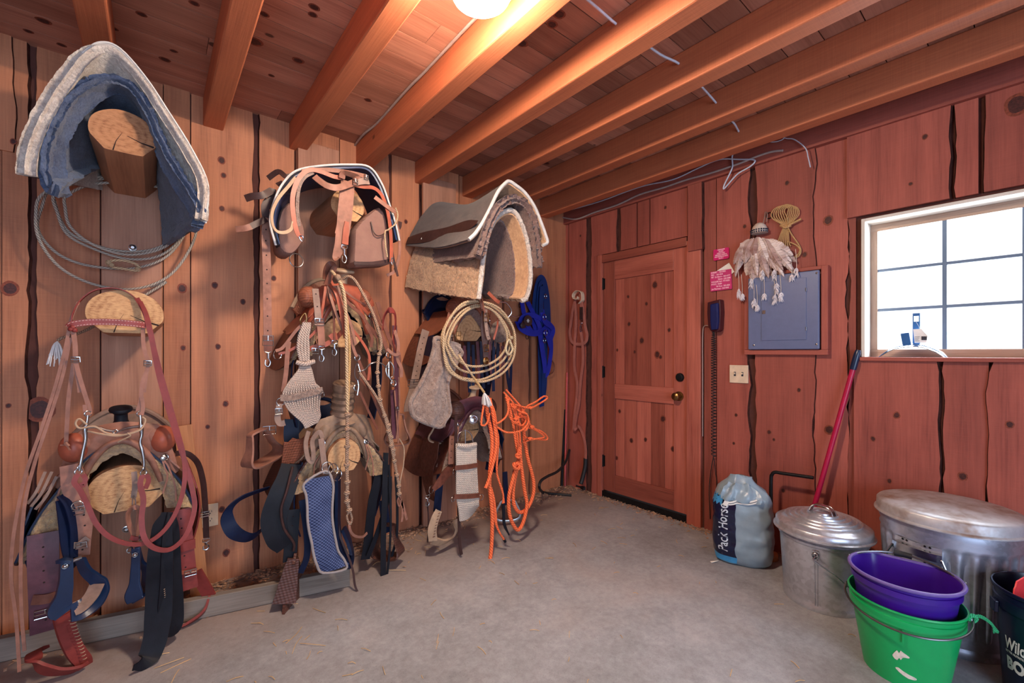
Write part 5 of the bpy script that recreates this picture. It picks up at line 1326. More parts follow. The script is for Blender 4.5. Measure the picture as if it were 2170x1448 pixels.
rows = [[a.lerp(b, j/12)+V((0, -.012*math.sin(PI*j/12)+.05*max(0, i/25-.75)**1.5*4*0, 0)) for j in range(13)] for i, (a, b) in enumerate(zip(Lp, Rp))]
M['mesh_blue'] = weave('blue_mesh', srgb(92, 104, 142), srgb(26, 36, 72), 420)
mb = MB(); mb.sheet(rows, .018, (0, -1, 0)); mb.build('pad', M['mesh_blue'], gi)
mb = MB(); edge = Lp[::-1]+[W(660, 1000, d+.004), W(690, 998, d+.006)]+Rp+[W(732, 1206, d+.012), W(708, 1216, d+.01)]
mb.tube([p+V((0, -.003, 0)) for p in edge[::3]], .006, 8, 4, closed=True); mb.build('binding', M['piping_grey'], gi)
# its far end curls up behind
mb = MB(); mb.strap(WP((716, 1010, d-.04), (716, 1060, d-.05), (716, 1120, d-.06), (722, 1160, d-.05), (738, 1190, d-.03), (746, 1180, d-.05), (740, 1150, d-.08), (728, 1120, d-.1)), .07, .014, (.9, -.5, 0)); mb.build('back_pad', L_['navy'], gi)
rings_(gi, [(W(706, 996, d), .030, (.5, -1, .2)), (W(714, 1006, d-.02), .030, (.5, -1, .2)), (W(694, 992, d), .028, (.2, -1, .4))])

# wide blue-black straps on the left
bs = thing('cinch_strap', 'wide blue-black strap bulging in a loop left of the blue girth', 'strap', W(590, 1070, .35))
d = .42
mb = MB(); mb.strap(WP((570, 1034, d-.1), (540, 1044, d-.06), (508, 1058, d-.02), (486, 1080, d), (482, 1104, d), (498, 1130, d), (528, 1140, d-.02), (552, 1126, d-.05), (568, 1100, d-.1), (574, 1090, d-.12)), [.02, .026, .034, .044, .055, .06, .055, .04, .03, .026], .005, (.25, -.7, -.6)); mb.build('loop', L_['navy'], bs)
mb = MB(); mb.strap(WP((618, 984, d), (612, 1010, d+.02), (596, 1050, d+.04), (580, 1100, d+.04), (588, 1140, d+.05), (604, 1160, d+.05)), [.09, .1, .11, .11, .10, .08], .008, (-.3, -1, 0)); mb.build('broad_strap', L_['black'], bs)
mb = MB(); mb.tube(WP((620, 990, d+.03), (608, 1040, d+.07), (596, 1080, d+.075), (602, 1120, d+.075), (622, 1150, d+.07), (622, 1168, d+.06)), .006, 8, 5); mb.build('rolled_edge', L_['dark'], bs)
lg = thing('latigo_strap', 'dark leather strap looped behind the blue girth, thin tail on the floor', 'strap', W(740, 1180, .5))
straps(lg, 'tail', L_['dark'], (.010, [(716, 1110, .5), (722, 1140, .52), (738, 1180, .54), (748, 1210, .55), (752, 1240, .56), (759, 1258, .57)]))
straps(lg, 'strap', L_['navy'], (.06, [(690, 1010, .47), (700, 1080, .47), (704, 1150, .46), (690, 1200, .44)]), (.03, [(640, 1060, .45), (650, 1130, .46), (650, 1180, .46), (636, 1215, .45)]))
# ================================================================== RIGHT RACK
M['suede_tan'] = felt('tan_suede', srgb(216, 172, 132), srgb(168, 124, 92), 60)
A_, Z_ = .80, .06
# three pads over the top log, the outermost first
pa = thing('felt_saddle_pad', 'dark brown felt saddle pad with pale piping, top layer over the right rack', 'saddle pad', W(1010, 460, .45))
fo = WP((990, 508, A_), (1004, 494, A_), (1020, 470, A_), (1038, 436, A_), (1054, 404, A_), (1070, 386, A_), (1078, 383, A_), (1090, 390, A_), (1112, 408, A_), (1132, 437, A_), (1146, 470, A_), (1156, 498, A_), (1160, 514, A_), (1150, 521, A_))
mo = WP((926, 524, .42), (934, 505, .42), (948, 476, .42), (964, 452, .42), (980, 438, .42), (996, 432, .42), (1006, 432, .42), (1018, 436, .42), (1036, 448, .42), (1052, 468, .42), (1064, 490, .42), (1072, 510, .42), (1076, 524, .42), (1074, 530, .42))
bo = WP((861, 520, Z_), (866, 505, Z_), (880, 478, Z_), (896, 454, Z_), (914, 434, Z_), (930, 428, Z_), (940, 429, Z_), (950, 434, Z_), (966, 450, Z_), (980, 470, Z_), (992, 492, Z_), (1000, 510, Z_), (1004, 520, Z_), (1003, 524, Z_))
drape_multi([fo, mo, bo], .012, 10, 70, .002, 30).build('felt', M['felt_brown'], pa)
cA = W(1070, 520, A_)
ins = lambda L, k, c: offs(L, -k, c)
drape_multi([ins(fo, .013, cA), ins(mo, .013, W(1000, 540, .42)), ins(bo, .013, W(930, 540, Z_))], .010, 10, 70, .001, 30).build('lining', M['suede_tan'], pa)
mb = MB(); mb.tube([p+V((0, -.006, 0)) for p in ins(fo, .006, cA)], .010, 8, 5); mb.build('piping', M['piping'], pa)
# wear leather along the lower left edge
wl = [(863, 519, Z_), (900, 516, .25), (946, 506, .45), (990, 492, .68), (1012, 476, .79)]
wl2 = [(868, 505, Z_), (902, 494, .25), (950, 484, .45), (992, 470, .68), (1016, 470, .79)]
mb = MB(); mb.sheet([[p+V((-.012, -.004, .002)) for p in resample(WP(*wl), 24)], [p.lerp(q, .5)+V((-.014, -.006, .004)) for p, q in zip(resample(WP(*wl), 24), resample(WP(*wl2), 24))], [p+V((-.012, -.004, .004)) for p in resample(WP(*wl2), 24)]], .003, (-1, 0, .3)); mb.build('wear_leather', L_['dark'], pa)
mb = MB(); mb.tube([p+V((-.018, -.006, .004)) for p in WP((897, 510, .23), (901, 503, .23), (905, 509, .24), (909, 500, .25), (914, 507, .26), (919, 503, .27))], .0028, 5, 3); mb.build('stitched_emblem', M['piping'], pa)
pb = thing('fleece_saddle_pad', 'shaggy grey-brown fleece pad sandwiched in the middle of the right rack pile', 'saddle pad', W(1040, 480, .45))
B_ = .79
fb_ = WP((1006, 545, B_), (1014, 512, B_), (1024, 478, B_), (1040, 446, B_), (1058, 428, B_), (1074, 421, B_), (1088, 422, B_), (1104, 432, B_), (1120, 458, B_), (1129, 494, B_), (1134, 530, B_), (1136, 566, B_))
bb_ = WP((884, 560, Z_), (890, 530, Z_), (898, 500, Z_), (908, 476, Z_), (920, 460, Z_), (932, 454, Z_), (944, 455, Z_), (956, 465, Z_), (968, 486, Z_), (978, 515, Z_), (984, 545, Z_), (986, 570, Z_))
cB = W(1070, 540, B_)
drape_multi([ins(fb_, .03, cB), fb_, bb_], .03, 16, 110, .004, 60, f2=.004).build('fleece', M['fleece_brown'], pb)
pc = thing('fleece_saddle_pad', 'thick tan fleece saddle pad with white fleece edging, lowest of the right rack pile', 'saddle pad', W(990, 560, .45))
C_ = .78
fc = WP((1012, 634, C_), (1016, 592, C_), (1022, 540, C_), (1032, 496, C_), (1046, 466, C_), (1062, 450, C_), (1078, 444, C_), (1092, 450, C_), (1106, 476, C_), (1118, 516, C_), (1124, 560, C_), (1124, 600, C_), (1116, 632, C_), (1104, 640, C_))
mc = WP((930, 622, .42), (936, 590, .42), (944, 552, .42), (954, 520, .42), (966, 492, .42), (980, 474, .42), (994, 468, .42), (1006, 474, .42), (1020, 496, .42), (1032, 530, .42), (1040, 570, .42), (1042, 604, .42), (1040, 628, .42), (1036, 634, .42))
bc_ = WP((858, 608, Z_), (864, 576, Z_), (872, 544, Z_), (884, 514, Z_), (898, 490, Z_), (914, 474, Z_), (930, 468, Z_), (944, 474, Z_), (958, 494, Z_), (970, 525, Z_), (980, 562, Z_), (984, 592, Z_), (982, 616, Z_), (978, 622, Z_))
cC = W(1070, 590, C_)
drape_multi([fc, mc, bc_], .022, 26, 150, .004, 60, f2=.005).build('outer_fleece', M['fleece_tan'], pc)
drape_multi([ins(fc, .022, cC), ins(mc, .024, W(990, 600, .42)), ins(bc_, .024, W(925, 580, Z_))], .008, 8, 70).build('suede_band', M['suede_tan'], pc)
def shrink(L, k, c): return [p+(V(c)-p)*k for p in L]
f3 = [p+V((0, .10, 0)) for p in ins(fc, .034, cC)]
drape_multi([f3, ins(mc, .034, W(990, 600, .42)), ins(bc_, .034, W(925, 580, Z_))], .016, 14, 110, .004, 60, f2=.004).build('inner_fleece', M['fleece_brown'], pc)
mb = MB(); mb.tube([p+V((nz(p, 90)*.004, -.004+nz(p, 110)*.004, nz(p, 70)*.004)) for p in resample(offs(fc, -.006, cC), 150)], .014, 9, 1); mb.build('fleece_edging', M['fleece_white'], pc)

# saddle 4
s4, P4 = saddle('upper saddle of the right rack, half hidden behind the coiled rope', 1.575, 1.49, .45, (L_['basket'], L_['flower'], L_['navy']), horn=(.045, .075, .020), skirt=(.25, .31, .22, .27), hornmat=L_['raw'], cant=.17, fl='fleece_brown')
fender(s4, P4, -1, -.235, .26, -.18, -.74, .22, .12, L_['navy'])
fender(s4, P4, 1, .21, .26, -.16, -.64, .22, .11, L_['navy'])
leather_strap(s4, WP((902, 700, .34), (892, 740, .35), (884, 780, .36), (878, 812, .37)), .05, L_['grey'], 'billet', holes=8)
leather_strap(s4, WP((878, 806, .38), (874, 830, .385), (866, 856, .38), (864, 872, .37)), .05, L_['grey'], 'billet')
buckles(s4, [(W(877, 812, .395), .075, .04)])
stirrup(s4, W(934, 892, .34), 60, L_['raw'], 'bell', .13, .10, .06, lean=10)
for i, x in enumerate(range(984, 1084, 9)):
    L = 70+random.uniform(-14, 40)
    straps(s4, 'fringe', L_['navy'] if i % 3 else L_['purple'], (.022, [(x, 728+random.uniform(-6, 6), .44), (x+random.uniform(-3, 4), 728+L*.5, .45), (x+random.uniform(-4, 8), 728+L, .45)]))
mb = MB(); mb.ball(W(1058, 704, .45), (.07, .05, .075), 16); mb.build('fleece_roll', M['fleece_grey'], s4)

# lariat on the horn
l2 = thing('lariat', 'stiff tan lariat rope coiled in a big ring on the right rack', 'rope', W(1020, 730, .6))
d = .64; mb = MB()
lp = [[(936, 716), (955, 672), (986, 646), (1020, 642), (1052, 656), (1080, 688), (1090, 722), (1082, 758), (1058, 786), (1024, 804), (996, 804), (968, 796), (948, 770)],
      [(944, 720), (962, 678), (990, 653), (1022, 648), (1056, 668), (1078, 704), (1080, 736), (1066, 764), (1040, 782), (1010, 790), (986, 788), (966, 776), (952, 752)],
      [(950, 724), (966, 684), (994, 656), (1024, 650), (1050, 664), (1072, 700), (1074, 730), (1060, 756), (1036, 772), (1010, 777), (988, 774), (970, 762), (958, 744)],
      [(940, 710), (958, 668), (984, 642), (1020, 640), (1058, 654), (1086, 692), (1092, 730), (1086, 764), (1064, 792), (1030, 808), (1000, 808), (970, 800), (946, 776)]]
for i, q in enumerate(lp): mb.tube([W(x, y, d+.012*i) for x, y in q], .0072, 8, 5, closed=True)
mb.build('coil', M['rope_tan'], l2)
mb = MB(); mb.tube(WP((1078, 720, d+.04), (1072, 740, d+.045), (1078, 752, d+.045), (1086, 740, d+.045)), .007, 8, 4, closed=True); mb.ball(W(1084, 716, d+.04), .012, 10); mb.build('honda', M['rope_cream'], l2)
straps(l2, 'horn_string', L_['brown'], (.014, [(1014, 628, d+.03), (1018, 640, d+.06), (1022, 655, d+.06)]), (.012, [(1020, 624, d+.02), (1024, 650, d+.06), (1028, 664, d+.06)]))

# fleece cinch
fg = thing('fleece_girth', 'grey-brown fleece girth hanging askew with a brass buckle at its top', 'girth', W(920, 810, .6))
d = .60
Lp, Rp = resample(WP((924, 716, d), (917, 742, d), (908, 774, d), (888, 816, d), (868, 852, d), (872, 876, d), (890, 896, d)), 30), resample(WP((976, 730, d), (973, 748, d), (960, 780, d), (946, 810, d), (949, 852, d), (950, 878, d), (928, 904, d)), 30)
rows = [[a.lerp(b, j/16)+V((0, -.030*math.sin(PI*j/16)**.5-.010*(abs(j-8) > 5)*0-.006*math.cos(j/16*4*PI), 0)) for j in range(17)] for a, b in zip(Lp, Rp)]
rows = [[q+V((nz(q, 50), nz(q+V((5, 0, 0)), 50), nz(q+V((0, 5, 0)), 50)))*.006 for q in r] for r in rows]
mb = MB(); mb.sheet(rows, .03, (0, -1, 0)); mb.build('fleece', M['fleece_grey'], fg)
mb = MB(); mb.tube([p+V((0, -.012, 0)) for p in (Lp+Rp[::-1])[::3]], .013, 8, 4, closed=True); mb.build('rolled_edge', M['fleece_grey'], fg)
buckles(fg, [(W(954, 708, d+.02), .05, .04), (W(972, 712, d+.02), .03, .05)], M['brass'])

# left of the cinch: dark headstall down the middle of the coil
hb = thing('bridle', 'dark headstall with two brass buckles hanging inside the rope ring', 'bridle', W(1030, 700, .66))
d = .69
leather_strap(hb, WP((1029, 656, d), (1029, 680, d), (1032, 706, d), (1036, 720, d)), .022, L_['grey'], 'cheek_strap', holes=4)
leather_strap(hb, WP((1025, 660, d-.01), (1024, 700, d-.01), (1028, 740, d-.01), (1030, 772, d-.01)), .034, L_['dark'], 'cheek_strap')
buckles(hb, [(W(1030, 672, d+.008), .034, .05), (W(1031, 738, d+.004), .03, .04)], M['brass'])
mb = MB(); concho(mb, W(1030, 765, d), .022); mb.build('concho', M['brass'], hb)
straps(hb, 'ear_piece', L_['russet'], (.022, [(1034, 620, d-.04), (1048, 634, d-.03), (1058, 642, d-.03)]), (.012, [(1056, 650, d-.05), (1054, 690, d-.05), (1046, 720, d-.05)]))
mb = MB(); mb.tube(WP((1052, 640, d-.05), (1072, 642, d-.05), (1084, 660, d-.05), (1076, 674, d-.05)), .004, 6, 4); mb.tube(WP((1080, 668, d-.05), (1092, 672, d-.05), (1100, 671, d-.05)), .004, 6, 3); mb.build('chain', M['steel'], hb)

# saddle 5
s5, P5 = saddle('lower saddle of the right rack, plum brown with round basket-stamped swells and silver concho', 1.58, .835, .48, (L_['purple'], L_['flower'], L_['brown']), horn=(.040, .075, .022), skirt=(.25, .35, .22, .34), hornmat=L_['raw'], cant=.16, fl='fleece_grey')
for sg in (-1, 1):
    mb = MB(); mb.ball(P5(sg*.125, .435, .005), (.055, .055, .065), 18); mb.build('swell', L_['basket_dark'], s5)
fender(s5, P5, -1, -.235, .32, -.18, -.56, .22, .10, L_['flower'])
fender(s5, P5, 1, .23, .32, -.14, -.46, .24, .12, L_['navy'])
leather_strap(s5, WP((938, 960, .40), (934, 1000, .42), (930, 1040, .43), (926, 1084, .44)), .05, L_['navy'], 'stirrup_leather')
leather_strap(s5, WP((1070, 1000, .40), (1072, 1040, .42), (1074, 1070, .42)), .04, L_['navy'], 'stirrup_leather')
mb = MB(); concho(mb, W(1003, 889, .56), .030, (-.3, -1, .2)); mb.build('concho', M['steel'], s5)
leather_strap(s5, WP((958, 924, .54), (956, 950, .555), (955, 984, .56)), .034, L_['tan'], 'billet', holes=4)
mb = MB(); d = .52
mb.strap(WP((930, 1082, d), (922, 1100, d), (916, 1124, d), (918, 1146, d)), [.04, .046, .05, .05], .014, (-.6, -.8, .1)); mb.strap(WP((918, 1146, d), (938, 1150, d-.03), (958, 1140, d-.06), (968, 1122, d-.07), (966, 1100, d-.08)), [.05, .05, .05, .045, .04], .012, (.2, -.6, -.7)); st = mb.build('stirrup', L_['raw'], s5)
mb = MB()
for i in range(9): t = i/8; c = W(930-13*t+2*t*t, 1088+50*t, d+.012); mb.tube([c+V((-.008, -.004, 0)), c+V((0, -.008, .003)), c+V((.008, -.002, 0))], .0018, 5, 1)
mb.build('lacing', L_['brown'], st)
stirrup(s5, W(1076, 1062, .40), 60, M['steel'], 'ox', .13, .16, .03)
# tooled breast strap and long latigo
leather_strap(s5, WP((964, 988, .54), (948, 1002, .55), (932, 1022, .55), (918, 1038, .55)), [.05, .06, .05, .03], L_['flower'], 'breast_strap', .006)
rings_(s5, [(W(914, 1038, .55), .022, (.5, -1, 0)), (W(964, 1000, .56), .02, (.5, -1, 0))])
snaps(s5, [(W(906, 1050, .55), .06)])
straps(s5, 'latigo', L_['dark'], (.018, [(966, 880, .56), (966, 940, .57), (967, 1000, .58), (971, 1060, .59), (973, 1120, .6), (974, 1150, .6), (978, 1176, .6)]), (.008, [(905, 1062, .5), (908, 1100, .5), (906, 1150, .5)]))

# cream string cinch
cc = thing('string_cinch', 'pale corded cinch with two brown bands hanging from the lower right saddle', 'cinch', W(990, 1010, .6))
d = .62; mb = MB(); n = 13
for i in range(n):
    s = i/(n-1); x0 = 968+s*40; x1 = 970+s*43; x2 = 976+s*37; yb = 1104-s*32+8*math.sin(PI*s)
    mb.tube(WP((x0, 940, d), (x0+.5, 985, d+.006), (x1-1, 1052, d+.004), (x1+(x2-x1)*.5, 1070+.2*(yb-1070), d+.004), (x2, yb, d-.005*i)), .0075, 6, 4)
mb.build('strings', M['string'], cc)
for a, b_ in (((964, 992), (1012, 986)), ((962, 1053), (1016, 1050))):
    mb = MB(); mb.strap(WP((a[0], a[1], d+.012), ((a[0]+b_[0])/2, (a[1]+b_[1])/2+1, d+.02), (b_[0], b_[1], d+.012)), .026, .008); mb.build('band', L_['brown'], cc)
rings_(cc, [(W(960, 1058, d+.01), .016, (.5, -1, 0)), (W(1020, 1054, d+.01), .018, (.2, -1, 0))])
mb = MB(); mb.tube(WP((968, 944, d+.004), (988, 946, d+.014), (1008, 942, d+.004)), .014, 8, 4); mb.build('binding', M['string'], cc)
mb = MB(); mb.tube(WP((970, 936, d), (972, 920, d+.004), (986, 912, d+.004), (998, 920, d+.004), (1002, 936, d)), .0042, 7, 4); mb.tube(WP((986, 911, d+.008), (986, 942, d+.012)), .003, 6, 1); mb.build('cinch_ring', M['steel'], cc)

# yellow-tipped cord with a hair tassel
yc = thing('tasselled_cord', 'thin cord whipped in yellow ending in a hair tassel, above the orange ropes', 'rope', W(1000, 790, .7))
d = .72
mb = MB(); mb.tube(WP((972, 752, d-.03), (982, 768, d), (994, 786, d+.01), (1002, 798, d+.01)), .006, 7, 4); mb.build('cord', M['rope_tan'], yc)
mb = MB(); mb.tube(WP((1002, 798, d+.01), (1012, 812, d+.01), (1026, 832, d+.01)), .0068, 7, 4); mb.build('whipping', M['rope_yellow'], yc)
mb = MB()
for i in range(40):
    c = W(1026, 832, d+.01); a, b_ = random.uniform(-1, 1), random.uniform(-1, 1)
    mb.tube([c, c+V((a*.014+.008, b_*.014, -.03)), c+V((a*.024+.018, b_*.02, -.06-random.uniform(0, .03)))], .0024, 4, 3)
mb.build('tassel', M['hair'], yc)

# orange rope halters with their leads
def Z3(*pts, d=.70): return [W(820+x/3.81, 860+y/3.81, d+(z if True else 0)) for x, y, z in [(p+(0,))[:3] for p in pts]]
h1 = thing('rope_halter', 'orange rope halter whose thick lead hangs straight down and curls off the floor', 'halter', W(1040, 1000, .7), 'orange rope halters')
mb = MB(); mb.tube(Z3((800, -60, .0), (806, 20), (820, 110), (842, 210), (850, 330), (836, 480), (828, 640), (840, 760), (850, 900), (846, 1100), (830, 1250, .01), (790, 1312, .02)), .0115, 10, 6); mb.build('lead', M['rope_orange'], h1)
mb = MB(); mb.tube(Z3((830, -60, .0), (850, 40, .02), (872, 180, .02), (882, 330, .02), (856, 470, .02), (822, 600, .02), (796, 666, .02)), .010, 10, 6); mb.build('lead_end', M['rope_orange'], h1)
mb = MB()
for pts in ([(812, -80), (850, 20, .02), (872, 150, .02), (900, 260, .01), (892, 420), (890, 560), (930, 680), (946, 788)], [(806, -70), (866, 40, .03), (886, 190, .02), (886, 360), (886, 520), (908, 620), (938, 720), (936, 790)],
            [(830, 640, -.01), (856, 740), (870, 850), (872, 930), (900, 1010), (946, 1082)], [(842, 660, -.01), (866, 760), (880, 880), (886, 960), (912, 1030), (950, 1090)],
            [(790, -60, .02), (762, 130, .03), (776, 160, .035), (808, 140, .03), (830, 60, .03)], [(870, 150, .02), (900, 180, .03), (960, 214, .04), (1040, 214, .04), (1100, 190, .04), (1142, 130, .03), (1130, 70, .03), (1080, 50, .02), (1050, 30, .01)],
            [(960, -90, .01), (980, 20, .03), (960, 90, .04), (900, 140, .04), (874, 136, .04)]):
    mb.tube(Z3(*pts), .0058, 7, 5)
mb.build('halter_cord', M['rope_orange'], h1)
mb = MB(); mb.strap(Z3((938, 790, .004), (942, 860, .004), (948, 960, .004), (986, 1045, .004)), [.022, .02, .018, .008], .006); mb.build('popper', L_['black'], h1)
mb = MB(); mb.tube(Z3((944, 1080), (956, 1100)), .008, 8, 1); mb.build('whipped_end', L_['black'], h1)
h2 = thing('rope_halter', 'knotted orange rope halter with noseband loops spread to the right and a looped lead', 'halter', W(1110, 950, .7), 'orange rope halters')
e = .66
def Z4(*pts): return Z3(*pts, d=e)
mb = MB(); mb.tube(Z4((960, -70), (990, 20), (1020, 150), (1040, 290), (1056, 380), (1064, 440)), .0095, 10, 6)
mb.tube(Z4((1060, 10), (1096, 110), (1108, 250), (1136, 420), (1182, 600), (1180, 720), (1140, 820), (1080, 862), (1036, 826), (1018, 740), (1024, 640), (1048, 520), (1060, 440, .02)), .0115, 10, 6)
mb.tube(Z4((1044, 500, .02), (1014, 600, .02), (984, 740, .02), (990, 880, .02), (1030, 980, .02), (1066, 1000, .02), (1104, 930, .02), (1130, 800, .02), (1112, 690, .02), (1094, 560, .02), (1078, 420, .02), (1074, 300, .02)), .0115, 10, 6); mb.build('lead', M['rope_orange'], h2)
mb = MB(); mb.tube(Z4((1040, 480, .03), (1026, 470, .04), (1030, 500, .045), (1060, 510, .045), (1068, 480, .04), (1042, 466, .035)), .011, 9, 4, closed=True); mb.tube(Z4((1042, 400, .02), (1060, 394, .035), (1076, 404, .03), (1060, 420, .035)), .009, 8, 4, closed=True); mb.build('lead_knot', M['rope_orange'], h2)
mb = MB()
for pts in ([(940, -110, -.02), (1020, -20), (1044, 60, .02), (1040, 120, .02)], [(960, -130, -.02), (1040, -40), (1090, 20, .02), (1100, 60, .02), (1170, 170, .02), (1250, 210, .02), (1290, 246, .02), (1284, 276, .02), (1160, 264, .02), (1110, 254, .02)],
            [(1030, -10, .02), (1100, 10, .03), (1160, 20, .04), (1220, -10, .04), (1284, -50, .04), (1292, -70, .04), (1264, -74, .04), (1200, -30, .04), (1140, 0, .03), (1100, 40, .02)],
            [(1040, 100, .03), (1110, 90, .04), (1150, 130, .04), (1120, 200, .03), (1080, 160, .03), (1060, 90, .03), (1100, 50, .03)], [(1090, 180, .02), (1160, 182, .03), (1230, 216, .03), (1268, 256, .03), (1160, 276, .03), (1096, 300, .02)],
            [(1000, -20, .01), (1040, 100, .03), (1050, 200, .02), (1060, 330, .02), (1056, 400, .02)], [(1014, -20, .01), (1060, 120, .03), (1072, 220, .02), (1076, 340, .02), (1066, 400, .02)], [(984, -60), (980, 60, .03), (1020, 130, .04), (1090, 160, .04), (1120, 110, .04), (1060, 60, .03)]):
    mb.tube(Z4(*pts), .0058, 7, 5)
mb.build('halter_cord', M['rope_orange'], h2)
mb = MB()
for x, y in ((1160, 14), (1172, 170), (1156, 264), (1042, 104), (1048, 130), (1030, 10), (1100, 52)):
    mb.ball(Z4((x, y, .035))[0], (.013, .012, .011), 8)
    mb.tube([q for q in Z4((x-14, y-4, .04), (x, y+10, .05), (x+14, y-2, .04))], .006, 6, 3)
mb.build('knots', M['rope_orange'], h2)

# blue nylon halters on the boards
M['nylon_blue'] = weave('royal_blue_nylon', srgb(44, 56, 196), srgb(18, 24, 112), 900, .6)
M['nylon_navy'] = weave('navy_nylon', srgb(20, 60, 128), srgb(10, 26, 70), 900, .6)
hk = thing('nylon_halter', 'royal blue nylon halter with a leather rosette, hanging right of the pads', 'halter', W(1120, 680, .08))
straps(hk, 'halter_strap', M['nylon_blue'], (.045, [(1106, 640, .05), (1110, 662, .08), (1118, 690, .1), (1130, 708, .1)]), (.045, [(1118, 640, .05), (1128, 660, .08), (1140, 684, .1), (1148, 706, .09)]), (.05, [(1096, 682, .06), (1104, 696, .1), (1124, 706, .11), (1146, 704, .1), (1160, 692, .08)]), (.04, [(1098, 690, .06), (1108, 672, .09), (1126, 668, .1), (1146, 676, .1), (1158, 690, .08)]), (.04, [(1124, 660, .05), (1132, 690, .08), (1138, 712, .08)]))
mb = MB(); concho(mb, W(1119, 680, .13), .045); mb.build('rosette', L_['dark'], hk)
mb = MB(); concho(mb, W(1108, 690, .13), .025); mb.build('rosette', L_['dark'], hk)
mb = MB(); 
for a in range(3): mb.tube([W(1119, 680, .142)+V((math.cos(a*PI/3)*.016, 0, math.sin(a*PI/3)*.016)), W(1119, 680, .142)-V((math.cos(a*PI/3)*.016, 0, math.sin(a*PI/3)*.016))], .003, 5, 1)
mb.build('star', M['hair'], hk)
rings_(hk, [(W(1117, 714, .08), .02, (.3, -1, 0)), (W(1101, 648, .05), .016, (.4, -1, 0))], M['dark_iron'])
hn = thing('nylon_halter', 'bundle of dark blue nylon halters on a tall hook, leads reaching low on the wall', 'halter', W(1152, 700, .08))
straps(hn, 'crown_strap', M['nylon_navy'], (.06, [(1134, 690, .05), (1134, 640, .08), (1140, 602, .1), (1147, 590, .11), (1154, 602, .1), (1160, 640, .08), (1162, 690, .05)]), (.05, [(1140, 680, .07), (1142, 630, .1), (1148, 600, .12), (1156, 630, .1), (1158, 680, .07)]), (.05, [(1146, 690, .08), (1147, 640, .12), (1149, 608, .13)]))
straps(hn, 'halter_strap', M['nylon_blue'], (.05, [(1148, 656, .1), (1154, 680, .11), (1166, 690, .1), (1172, 700, .08), (1166, 720, .08)]), (.05, [(1142, 690, .09), (1146, 720, .1), (1152, 760, .1), (1156, 790, .09)]), (.045, [(1164, 690, .07), (1168, 730, .08), (1166, 760, .08), (1160, 790, .07), (1150, 798, .07)]), (.04, [(1154, 700, .1), (1162, 720, .1), (1168, 740, .1)]))
straps(hn, 'lead', M['nylon_navy'], (.055, [(1146, 690, .06), (1145, 740, .07), (1146, 790, .07), (1147, 840, .07), (1148, 862, .06)]), (.04, [(1152, 690, .06), (1152, 740, .08), (1152, 800, .08), (1150, 850, .07)]), (.03, [(1158, 700, .05), (1157, 760, .06), (1156, 815, .06), (1152, 846, .06)]))
rings_(hn, [(W(1156, 628, .13), .018, (.3, -1, 0)), (W(1154, 672, .13), .024, (.3, -1, 0)), (W(1156, 706, .12), .024, (.3, -1, 0)), (W(1154, 722, .12), .02, (.3, -1, 0))])
mb = MB(); mb.tube(WP((1166, 760, .07), (1174, 772, .07), (1172, 788, .07), (1164, 794, .07)), .006, 7, 4); mb.build('cord', L_['brown'], hn)
# ================================================================== THE DOOR WALL AND THE CORNER
UX, UZ, FX = V((0, -1, 0)), V((0, 0, 1)), V((-1, 0, 0))     # right, up and towards the room on the right wall
def lettering(name, text, mat, parent, place, size, align='LEFT', bold=0.0, shear=0.0, space=1.0, sx=1.0):
    """Flat print: place(x, y) puts a point of the line of text on its surface."""
    cu = bpy.data.curves.new('t', 'FONT'); cu.body = text; cu.size = size; cu.align_x = align; cu.offset = bold; cu.shear = shear; cu.space_character = space; cu.resolution_u = 3
    o = bpy.data.objects.new('t', cu); COL.objects.link(o); bpy.context.view_layer.update()
    dg = bpy.context.evaluated_depsgraph_get(); me = bpy.data.meshes.new_from_object(o.evaluated_get(dg))
    mb = MB(); mb.v = [V(place(v.co.x*sx, v.co.y)) for v in me.vertices]
    for p in me.polygons: mb.face(tuple(p.vertices))
    bpy.data.objects.remove(o); bpy.data.curves.remove(cu); bpy.data.meshes.remove(me)
    return mb.build(name, mat, parent, smooth=False)
M['cream'] = plain('cream_plastic', srgb(222, 196, 168), .4)
M['pink'] = plain('magenta_sign_plastic', srgb(206, 26, 104), .35)
M['pink2'] = plain('faded_magenta_sign_plastic', srgb(198, 46, 108), .4)
M['pink_print'] = plain('pale_pink_print', srgb(250, 190, 204), .5)
M['panel_grey'] = plain('grey_blue_enamel', srgb(98, 108, 142), .38, .5, 0, .06)
M['white'] = plain('white_paper', srgb(238, 232, 222), .7)
M['ink'] = plain('dark_ink', srgb(50, 50, 60), .6)
M['maroon'] = plain('dark_maroon_plastic', srgb(62, 16, 28), .35)
M['phone_blue'] = plain('blue_black_phone_face', srgb(24, 34, 84), .25)
M['cable_grey'] = plain('grey_cable', srgb(170, 150, 142), .5)
M['cable_white'] = plain('white_cable', srgb(196, 198, 210), .45)
M['black_rubber'] = plain('black_rubber', srgb(26, 24, 26), .6)
